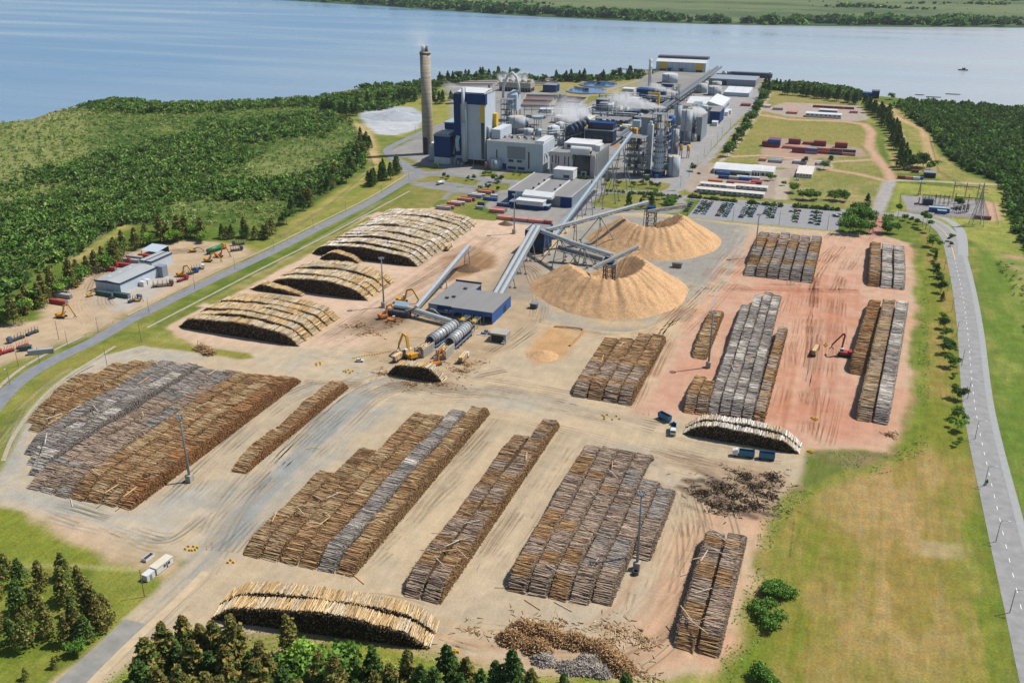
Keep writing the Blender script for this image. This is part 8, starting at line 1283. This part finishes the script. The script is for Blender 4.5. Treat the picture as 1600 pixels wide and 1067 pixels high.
# road side trees
GD = 'trees along the eastern road'
for i, (x, y, s, k) in enumerate(((1457,386,1.1,'r_mid'),(1459,398,.7,'r_mid'),(1461,408,.65,'c_dark'),(1463,432,.95,'c_dark'),(1461,422,.8,'r_dark'),(1466,444,.9,'r_dark'),(1470,458,.95,'r_dark'),(1472,470,.6,'c_olive'),(1475,499,.6,'r_mid'),(1474,514,.75,'r_dark'),(1478,527,.75,'r_mid'),(1480,540,.6,'r_mid'),(1482,553,.95,'r_dark'),(1485,573,.85,'r_mid'),(1488,590,.4,'r_mid'),(1496,624,1.05,'r_dark'),(1497,655,.9,'r_mid'),(1495,672,.75,'r_bright'),(1500,690,.35,'r_mid'),(1493,697,.3,'r_mid'),(1541,757,.25,'c_dark'))): tree(k, (x, y), '%s roadside tree, %s from the north' % ({'r_mid': 'green', 'r_dark': 'dark green', 'c_dark': 'dark pointed', 'c_olive': 'olive pointed', 'r_bright': 'light green'}[k], ORD[min(i, 19)] if i < 20 else 'twenty one'), GD, s*.8)
for i, (x, y, s) in enumerate(((1402,342,1.05),(1440.5,355,1.05),(1446,358.5,1.1),(1452,363.5,1.1))): tree('palm', (x, y), ['lone palm at the road junction','first palm of three on the road bend','second palm of three on the road bend','third palm of three on the road bend'][i], 'palms at the road bend', s)
for i, (x, y, s, k) in enumerate(((1413,345,.5,'r_dark'),(1423,348,.5,'r_dark'),(1433,351,.55,'r_dark'),(1386,347,.75,'r_mid'),(1390,366,1.1,'r_mid'),(1382,364,.8,'r_mid'),(1485,377,.5,'r_dark'),(1486,385,.35,'r_dark'))): tree(k, (x, y), ['small round tree left of three below the junction','small round tree in the middle of three below the junction','small round tree right of three below the junction','round tree by the pink track','broad spreading tree by the pink track','smaller tree left of the broad one','shrubby tree on the road median','low shrub on the road median'][i], 'trees about the junction', s)
for i, (x, y, s, k) in enumerate(((1330,352,1.3,'r_mid'),(1342,345,1.4,'r_mid'),(1356,352,1.3,'r_mid'),(1328,364,1.2,'r_mid'),(1344,366,1.2,'r_mid'),(1358,363,1.,'r_mid'),(1350,338,1.1,'r_dark'),(1335,338,1.1,'r_dark'))): tree(k, (x, y), 'large green tree in the clump by the car park, %s' % ['west side','centre','east side','front west','front centre','front east','back east','back west'][i], 'tree clump east of the car park', s)
for i, (x, y, s, k) in enumerate(((1239,301,1.,'r_mid'),(1253.6,312,.95,'r_mid'),(1265,313,.95,'r_mid'),(1276,313,.9,'r_mid'),(1301,313,.9,'r_mid'),(1312,314,.95,'r_mid'),(1321,315,.8,'r_mid'),(1354.5,321,.85,'c_dark'),(1287,265,.9,'r_mid'),(1257,257,.8,'r_dark'),(1298,255,.6,'r_dark'),(1432,264,1.5,'r_dark'),(1442,262,1.5,'r_dark'),(1452,266,1.2,'r_mid'),(1424,266,1.3,'r_dark'),(1497,325,.9,'r_dark'),(1392,146+10,.9,'r_mid'),(1225,290,.5,'r_mid'),(1082,268,.7,'r_dark'),(1203,282,.7,'r_mid'))): tree(k, (x, y), ['lone round tree on the meadow','left tree of the western trio on the meadow','middle tree of the western trio on the meadow','right tree of the western trio on the meadow','left tree of the eastern trio on the meadow','middle tree of the eastern trio on the meadow','right tree of the eastern trio on the meadow','single conifer on the east meadow','tree on the track by the cream shed','tree among the second site containers','bush beside the third site containers','large tree above the junction row, second','large tree above the junction row, third','tree by the dark open shed','large tree above the junction row, first','tree growing behind the substation gantry','tree by the intake house','tiny tree by the gravel pad','tree at the corner of the plant street','tree beside the white site halls'][i], 'single trees of the east meadows', s)
def tree_line(px, n, keys, s, lab, group, jit=1.5):
    P_ = np.array(smooth(gl(px), 6)); sg = np.concatenate([[0], np.hypot(*np.diff(P_, axis=0).T).cumsum()])
    for k in range(n):
        u = sg[-1]*(k+.5)/n; key = keys[k % len(keys)]; x, y = np.interp(u, sg, P_[:, 0])+TRG.gauss(0, jit), np.interp(u, sg, P_[:, 1])+TRG.gauss(0, jit); px_ = prj((x, y, 0)); tree(key, px_, lab % (ORD[k] if k < 20 else 'later'), group, s*TRG.uniform(.85, 1.15))
tree_line([(1133,248),(1143,235),(1160,212),(1176,186),(1190,164),(1202,144)], 20, ['r_dark','r_mid','c_dark','r_dark'], 1.25, '%s tree from the near end of the dense row along the plant street', 'tree row along the plant street', 1.2)
tree_line([(1348,166),(1364,178),(1378,190),(1390,205),(1398,225),(1405,246),(1412,268)], 20, ['c_dark','c_blue','c_dark'], 1.2, '%s dark conifer from the river end of the eastern windbreak', 'eastern windbreak of conifers', 2); tree_line([(1356,170),(1372,184),(1386,197),(1397,213),(1404,232),(1410,256),(1416,266)], 20, ['c_dark','c_dark','c_olive'], 1.25, '%s dark conifer from the river end, outer row of the eastern windbreak', 'eastern windbreak of conifers', 2)
tree_line([(1222,147),(1250,150),(1285,155),(1320,160),(1344,164)], 20, ['c_dark','c_dark','c_blue'], 1.2, '%s conifer from the west in the line below the river wood', 'conifer line below the river wood', 3); tree_line([(1192,138),(1205,139),(1218,141)], 5, ['c_dark'], 1.1, '%s conifer from the west near the quay warehouse', 'conifers near the quay warehouse', 2)
tree_line([(683,132),(730,126),(775,121.5),(810,121)], 18, ['c_dark','c_dark','r_dark'], 1.25, '%s conifer from the west on the river bank behind the drying beds', 'river bank conifers', 6); tree_line([(868,127),(905,128),(950,127),(1000,121)], 20, ['c_dark','r_dark','c_dark'], 1.25, '%s tree from the west behind the clarifier ponds', 'river bank trees behind the clarifiers', 6)
tree_line([(500,176),(520,178),(545,181),(556,182)], 12, ['c_dark'], 1.15, '%s conifer from the west above the sandy track', 'conifers above the sandy track', 4); tree_line([(566,168),(585,166),(604,164),(640,160),(690,163),(708,160)], 20, ['c_dark','c_dark','r_dark'], 1.2, '%s dark tree from the west behind the grey lime heap', 'trees behind the lime heap', 5)
tree_line([(578,294),(588,288),(600,281),(618,272)], 13, ['c_dark','c_dark','c_blue'], 1.05, '%s conifer from the near end of the clump by the plant road', 'conifer clump by the plant road', 3)
tree_line([(575,222),(570,243),(556,262),(530,286),(500,308),(470,332),(440,352)], 20, ['c_olive','c_dark','c_dark','r_dark'], 1.05, '%s tree from the plant end along the scrub edge', 'trees along the scrub edge', 4); tree_line([(566,215),(562,240),(545,260),(515,285),(490,305),(455,332)], 18, ['c_dark','r_dark','c_olive'], 1., '%s tree from the plant end in the second rank of the scrub edge', 'trees along the scrub edge', 4)
tree_line([(432,366),(418,374),(400,374),(380,372),(360,374),(340,374)], 10, ['c_olive','c_dark'], .85, '%s open grown conifer from the road along the top of the west yard', 'conifers above the west yard', 2); tree_line([(325,376),(300,374),(280,376),(255,380),(230,384),(205,388)], 14, ['r_bright','c_olive','r_mid','c_olive'], 1.05, '%s tree from the east in the mixed row behind the west yard', 'mixed row behind the west yard', 3); tree_line([(200,395),(180,405),(160,418),(140,432),(118,444),(100,450)], 16, ['c_olive','c_olive','r_mid'], 1., '%s tree from the north along the red lorries', 'trees along the red lorries', 3); tree_line([(92,456),(78,464),(60,470),(45,482),(30,492),(12,500),(-5,508)], 18, ['c_olive','r_mid','c_olive','r_bright'], 1.05, '%s tree from the north in the westernmost row of the west yard', 'trees at the left of the west yard', 3.5)
for i, (x, y, k, s) in enumerate(((694,278,'r_dark',.45),(700,280,'r_mid',.4),(731,282,'r_dark',.4),(740,281,'r_dark',.45),(773,285,'r_dark',.6),(783,285,'r_dark',.55),(779,287,'r_mid',.4),(762,297,'r_dark',.55),(750,297,'r_mid',.4),(778,299,'r_dark',.4),(814,274,'r_dark',.4),(803,273,'r_mid',.35),(757,275,'r_mid',.5),(765,274,'r_mid',.45),(683,263,'r_mid',.6),(833,275,'r_dark',.45),(1002,289,'r_dark',.55),(1010,288,'r_dark',.6),(1018,294,'r_dark',.55),(1027,295,'r_dark',.55),(990,292,'r_dark',.5),(966,290,'r_dark',.5),(948,288,'r_dark',.55),(905,283,'r_dark',.5),(915,284,'r_dark',.5))): tree(k, (x, y), 'small %s tree on the forecourt lawns, %s from the west' % ('dark' if k == 'r_dark' else 'green', ORD[i] if i < 20 else 'eastern %s' % ORD[i-20]), 'small trees of the forecourt lawns', s)
for i, (x, y, k, s) in enumerate(((982,328,'c_dark',.95),(1001,327,'c_dark',.75),(1018,326,'c_dark',1.),(1026,312,'r_mid',.8),(1007,312,'r_dark',.5),(987,309,'r_dark',.5),(1044,320,'r_mid',.75),(1055,315,'r_mid',.7),(1043,326,'r_mid',.7),(1051,322,'r_mid',.7),(1017,308,'r_dark',.5))): tree(k, (x, y), '%s tree on the lawn behind the far chip pile, %s in order' % ('pointed' if k[0] == 'c' else 'rounded', ORD[i]), 'trees on the lawn behind the chip piles', s)
def shrub_line(a, b, n, lab, group, s=1.):
    for k in range(n):
        if k % 7 == 5: continue
        t = (k+.5)/n; x, y = a[0]+(b[0]-a[0])*t, a[1]+(b[1]-a[1])*t; tree('shrub', (x, y), lab % (ORD[k] if k < 20 else ORD[k-20]+' after the twentieth'), group, s*TRG.uniform(.7, 1.3))
shrub_line((945,299), (1072,309.5), 20, '%s clipped shrub from the west along the lawn road', 'clipped shrubs along the lawn road'); shrub_line((1076,308.5), (1153,316.5), 20, '%s clipped shrub from the west below the barracks', 'clipped shrubs below the barracks', 1.1); shrub_line((1169,318), (1221,323.5), 14, '%s clipped shrub from the west behind the car park', 'clipped shrubs behind the car park', 1.1); shrub_line((1240,324), (1311,329.5), 16, '%s clipped shrub from the west at the back of the east car park', 'clipped shrubs behind the east car park', 1.2); shrub_line((1092,303), (1190,311), 18, '%s shrub under the barrack windows from the west', 'shrubs under the barrack windows', .8)
for st_, (a, b) in enumerate((((143,205),(213,92)),((350,225),(412,112)),((580,242),(640,135)),((800,262),(836,142)),((1040,285),(1072,155)),((1240,300),(1276,165)))):
    for k in range(5): t = (k+.5)/5; x, y = pk(a[0]+(b[0]-a[0])*t, a[1]+(b[1]-a[1])*t); tree('shrub' if k % 2 else 'r_mid', prj((x, y, 0)), 'small tree in the %s car park strip, %s from the near end' % (ORD[st_], ORD[k]), 'planted strips of the car park', 1. if k % 2 else .24)
for key, L_ in TP.items():                         # drop kinds never planted
    for k, p in enumerate(L_):
        if (key, k) not in used_tp:
            for ch in list(p.children): bpy.data.objects.remove(ch)
            bpy.data.objects.remove(p)
# ---------------------------------------------------------------- woods and scrub that read as one mass
def wood(name, lab, polys, n, dens, pals, hr, seed, per=(14, 4), size=.9, world=False):
    rg = np.random.default_rng(seed); tpl = {}
    for p in pals:
        for v in range(3):
            V, q, C = crown_geo('round' if v else 'shrub', np.random.default_rng(seed*7+v), p, per[0], per[1], size/6., 1., .58, .0); tpl[(p, v)] = (V, C)
    poly = polys if world else gl(polys); A_ = np.array(poly); x0, y0 = A_.min(0); x1, y1 = A_.max(0); X = rg.uniform(x0, x1, n); Y = rg.uniform(y0, y1, n); k = sdist(X, Y, poly) > 0; X, Y = X[k], Y[k]
    pr = dens(X, Y); k = rg.random(len(X)) < pr; X, Y, pr = X[k], Y[k], pr[k]; Vs, Cs = [], []
    for x, y, p_ in zip(X, Y, pr):
        pal = pals[int(rg.integers(len(pals)//2, len(pals)))] if p_ < .5 else pals[int(rg.integers(0, max(1, len(pals)-1)))]; V, C = tpl[(pal, int(rg.integers(0, 3)))]; h = rg.uniform(*hr)*(.2+p_); a = rg.uniform(0, 6.28); c, s = math.cos(a), math.sin(a); r_ = h*rg.uniform(.85, 1.25)
        W = np.stack([(V[:, 0]*c-V[:, 1]*s)*r_+x, (V[:, 0]*s+V[:, 1]*c)*r_+y, V[:, 2]*h], -1); Vs.append(W); Cs.append(C*rg.uniform(.75, 1.2))
    V = np.concatenate(Vs); C = np.concatenate(Cs); return tag(np_mesh(name, V, [np.arange(len(V)).reshape(-1, 4)], LEAF, C), lab, 'woodland', kind='stuff')
band = gl([(100,420),(60,330),(150,300),(240,255),(330,225),(430,195),(560,170)]); band2 = gl([(340,300),(430,300),(520,280),(570,240)]); band3 = gl([(150,165),(300,172),(480,162),(650,145)])
def d_left(X, Y):
    b = np.minimum(np.minimum(ldist(X, Y, band)/62, ldist(X, Y, band2)/30), ldist(X, Y, band3)/26); v = vnoise(X, Y, 40, 31)*.6+vnoise(X, Y, 110, 32)*.4
    return np.clip(1.5-b*.8+(v-.5)*2.2, .4, 1)
wood('scrub_wood', 'green scrub and low trees covering the land between the plant and the river', [(-200,240),(0,193),(60,186),(95,174),(150,163),(215,158),(232,166),(300,165),(400,161),(490,154),(560,140),(650,134),(690,148),(600,172),(560,176),(500,172),(470,170),(548,190),(566,215),(566,245),(575,258),(550,275),(510,300),(470,330),(430,358),(380,350),(340,352),(200,350),(170,362),(120,398),(90,412),(0,470),(-300,520)], 34000, d_left, ['mid','dark','scrub','pale'], (3.2,6.6), 41, (14, 4), 1.)
wood('river_wood', 'dense dark wood between the east fence and the river', [(1398,168),(1420,158),(1440,160),(1500,165),(1600,173),(1760,190),(2200,330),(1900,560),(1640,410),(1600,390),(1582,345),(1570,300),(1556,283),(1512,266),(1482,243),(1464,216),(1445,200)], 22000, lambda X, Y: np.clip(.95+(vnoise(X, Y, 60, 51)-.5)*.9, 0, 1), ['mid','dark','dark','scrub'], (4,7.5), 42, (15, 4), 1.1)
wood('shore_wood', 'dark belt of trees on the river bank behind the effluent works', [(560,139),(650,133),(700,127.5),(780,120.5),(850,124.5),(960,121.5),(1003,117.5),(1012,122),(960,127.5),(880,128),(850,129),(790,124),(730,128),(690,135),(640,142),(590,148)], 2600, lambda X, Y: np.full(len(X), .75), ['mid','dark','dark'], (6,10), 43, (16, 4), 1.2)
wood('shore_wood', 'dark wood on the bank east of the quay warehouse', [(1192,135.5),(1250,135.5),(1330,144.5),(1344,148.5),(1348,158),(1300,153),(1250,146),(1225,142),(1195,140)], 1500, lambda X, Y: np.full(len(X), .8), ['mid','dark','dark'], (6,10), 44, (16, 4), 1.2)
wood('hedge_wood', 'rough bushes in the hollow at the east edge', [(1558,405),(1585,418),(1600,430),(1640,450),(1640,560),(1600,520),(1590,480),(1580,450),(1560,425)], 500, lambda X, Y: np.full(len(X), .35), ['mid','scrub'], (2.5,5), 45, (16, 5), .7)
fb_in = [(x+40, y+170) for x, y in fbw]
wood('far_bank_wood', 'dark strip of trees along the far bank', [(x-3, y+9) for x, y in fbw]+[(x+20, y+95) for x, y in fbw[::-1]], 9000, lambda X, Y: np.clip(.85+(vnoise(X, Y, 160, 61)-.5)*1.4, .2, 1), ['mid','dark','dark'], (10,17), 46, (14, 3), 3.2, world=True)
wood('far_bank_wood', 'scattered wood patches on the plain of the far bank', [(x+30, y+110) for x, y in fbw]+[(2400,4200),(-2600,4300)], 15000, lambda X, Y: np.clip((vnoise(X*.4, Y, 150, 62)-.52)*4, .03, 1), ['mid','scrub','dark'], (8,13), 47, (10, 3), 4., world=True)
# tufts and weeds roughening the grass
def tufts(name, lab, poly, n, pal, size, seed, thr=.0):
    rg = np.random.default_rng(seed); P_ = gl(poly); A_ = np.array(P_); X = rg.uniform(A_[:, 0].min(), A_[:, 0].max(), n); Y = rg.uniform(A_[:, 1].min(), A_[:, 1].max(), n); k = (sdist(X, Y, P_) > 0) & (vnoise(X, Y, 14, seed) > thr); X, Y = X[k], Y[k]; cols = np.concatenate([LC[p] for p in pal]); V, q, C = leaf_quads(np.stack([X, Y, np.full(len(X), size*.25)], -1), size, rg, cols[rg.integers(0, len(cols), len(X))]*rg.uniform(.8, 1.25, (len(X), 1)), .8); tag(np_mesh(name, V, [q], LEAF, C), lab, 'grass', kind='stuff')
tufts('weed_tufts', 'weeds and rough tufts along the wet ditch and grass bank', [(1240,765),(1268,706),(1400,708),(1430,690),(1440,420),(1452,420),(1452,700),(1400,735),(1260,775),(1210,840),(1190,1000),(1130,1080),(1120,1040),(1175,880),(1190,805)], 24000, ['scrub','mid','mid'], .42, 71, .45)
tufts('weed_tufts', 'rough tufts on the south lawns', [(100,1095),(235,1016),(340,985),(460,988),(690,1020),(790,1052),(1060,1066),(1060,1100)], 9000, ['bright','scrub'], .4, 72, .4)
# ================================================================ STEAM
def steam_mat(key, L_, dens, seed):
    m = bpy.data.materials.new(key); m.use_nodes = True; nt = m.node_tree; nt.nodes.clear(); L = nt.links; out = N(nt, 'ShaderNodeOutputMaterial'); pv = N(nt, 'ShaderNodeVolumePrincipled'); pv.inputs['Color'].default_value = (.97,.97,.98,1); pv.inputs['Anisotropy'].default_value = .2
    tc = N(nt, 'ShaderNodeTexCoord'); sp = N(nt, 'ShaderNodeSeparateXYZ'); L.new(tc.outputs['Object'], sp.inputs[0])
    def ma(op, a, b=None, c=None):
        n = N(nt, 'ShaderNodeMath', operation=op)
        for i, v in enumerate((a, b, c)):
            if v is None: continue
            if isinstance(v, (int, float)): n.inputs[i].default_value = v
            else: L.new(v, n.inputs[i])
        return n.outputs[0]
    no = N(nt, 'ShaderNodeTexNoise'); no.inputs['Scale'].default_value = .16; no.inputs['Detail'].default_value = 5; no.inputs['Roughness'].default_value = .62; mp = N(nt, 'ShaderNodeMapping'); mp.inputs['Location'].default_value = (seed*13.7, seed*5.1, 0); L.new(tc.outputs['Object'], mp.inputs[0]); L.new(mp.outputs[0], no.inputs['Vector'])
    t = ma('DIVIDE', sp.outputs[0], L_); r2 = ma('ADD', ma('MULTIPLY', sp.outputs[1], sp.outputs[1]), ma('MULTIPLY', sp.outputs[2], sp.outputs[2])); Rr = ma('MULTIPLY_ADD', t, L_*.15, 1.); q = ma('DIVIDE', r2, ma('MULTIPLY', Rr, Rr))
    body = ma('SUBTRACT', ma('MULTIPLY', no.outputs[0], 2.3), ma('MULTIPLY_ADD', q, .95, .62)); fade = ma('POWER', ma('SUBTRACT', 1.02, t), 1.3); d = ma('MULTIPLY', ma('MAXIMUM', ma('MULTIPLY', body, fade), 0.), dens); L.new(d, pv.inputs['Density']); L.new(pv.outputs[0], out.inputs['Volume']); return m
def steam(lab, p, q_, dens, seed):
    A, B = Vector(p), Vector(q_); d = B-A; L_ = d.length; mb = MB(); mb.lathe(0, 0, [(.02,-.5)]+[(1.1+L_*.19*t, L_*t) for t in np.linspace(0, 1, 7)]+[(.02, L_*1.02)], 14); mb.v = [(z, x, y) for x, y, z in mb.v]
    o = mb.build('steam_plume', steam_mat('steam_%d' % seed, L_, dens, seed)); o.matrix_world = Matrix.Translation(A) @ d.to_track_quat('X', 'Z').to_matrix().to_4x4(); tag(o, lab, 'steam', kind='stuff')
steam('dense white steam jet blown west from the conveyor head', pt(1042,169,46), pt(948,152,64), 1., 1)
steam('second white steam jet nearer the river', pt(1059,145.5,34), pt(1012,133,46), 1.1, 2)
steam('thin steam cloud over the conical tanks', pt(905,190,20), pt(868,164,60), .16, 3); steam('thin steam cloud rising over the pump hall', pt(925,182,18), pt(884,166,52), .15, 4)
steam('small steam puff by the dryer hall roof', pt(1104,176,28), pt(1084,172,40), 1., 5); steam('faint wisp above the chimney', pt(660,73,104), pt(650,40,138), .016, 6); steam('steam from the boiler house vent', pt(726,138,72), pt(690,131,80), .4, 7)
for k in range(5): steam('white vapour above the %s fan of the cooling tower' % ORD[k], pt(784+k*9.6,128.5,20), pt(781+k*9.6,115,38), .28, 10+k)
steam('low steam drifting over the kiln buildings', pt(1020,170,22), pt(958,160,40), .3, 20)
# ================================================================ HAZE
def haze():
    m = bpy.data.materials.new('haze_air'); m.use_nodes = True; nt = m.node_tree; nt.nodes.clear(); out = N(nt, 'ShaderNodeOutputMaterial'); pv = N(nt, 'ShaderNodeVolumePrincipled'); pv.inputs['Color'].default_value = (.80,.89,1,1); pv.inputs['Density'].default_value = .000025; pv.inputs['Anisotropy'].default_value = .3
    nt.links.new(pv.outputs[0], out.inputs['Volume']); q = MB(); q.box(-13000, -3000, -8, 10000, 9600, 245); tag(q.build('haze', m), kind='stuff')
haze()
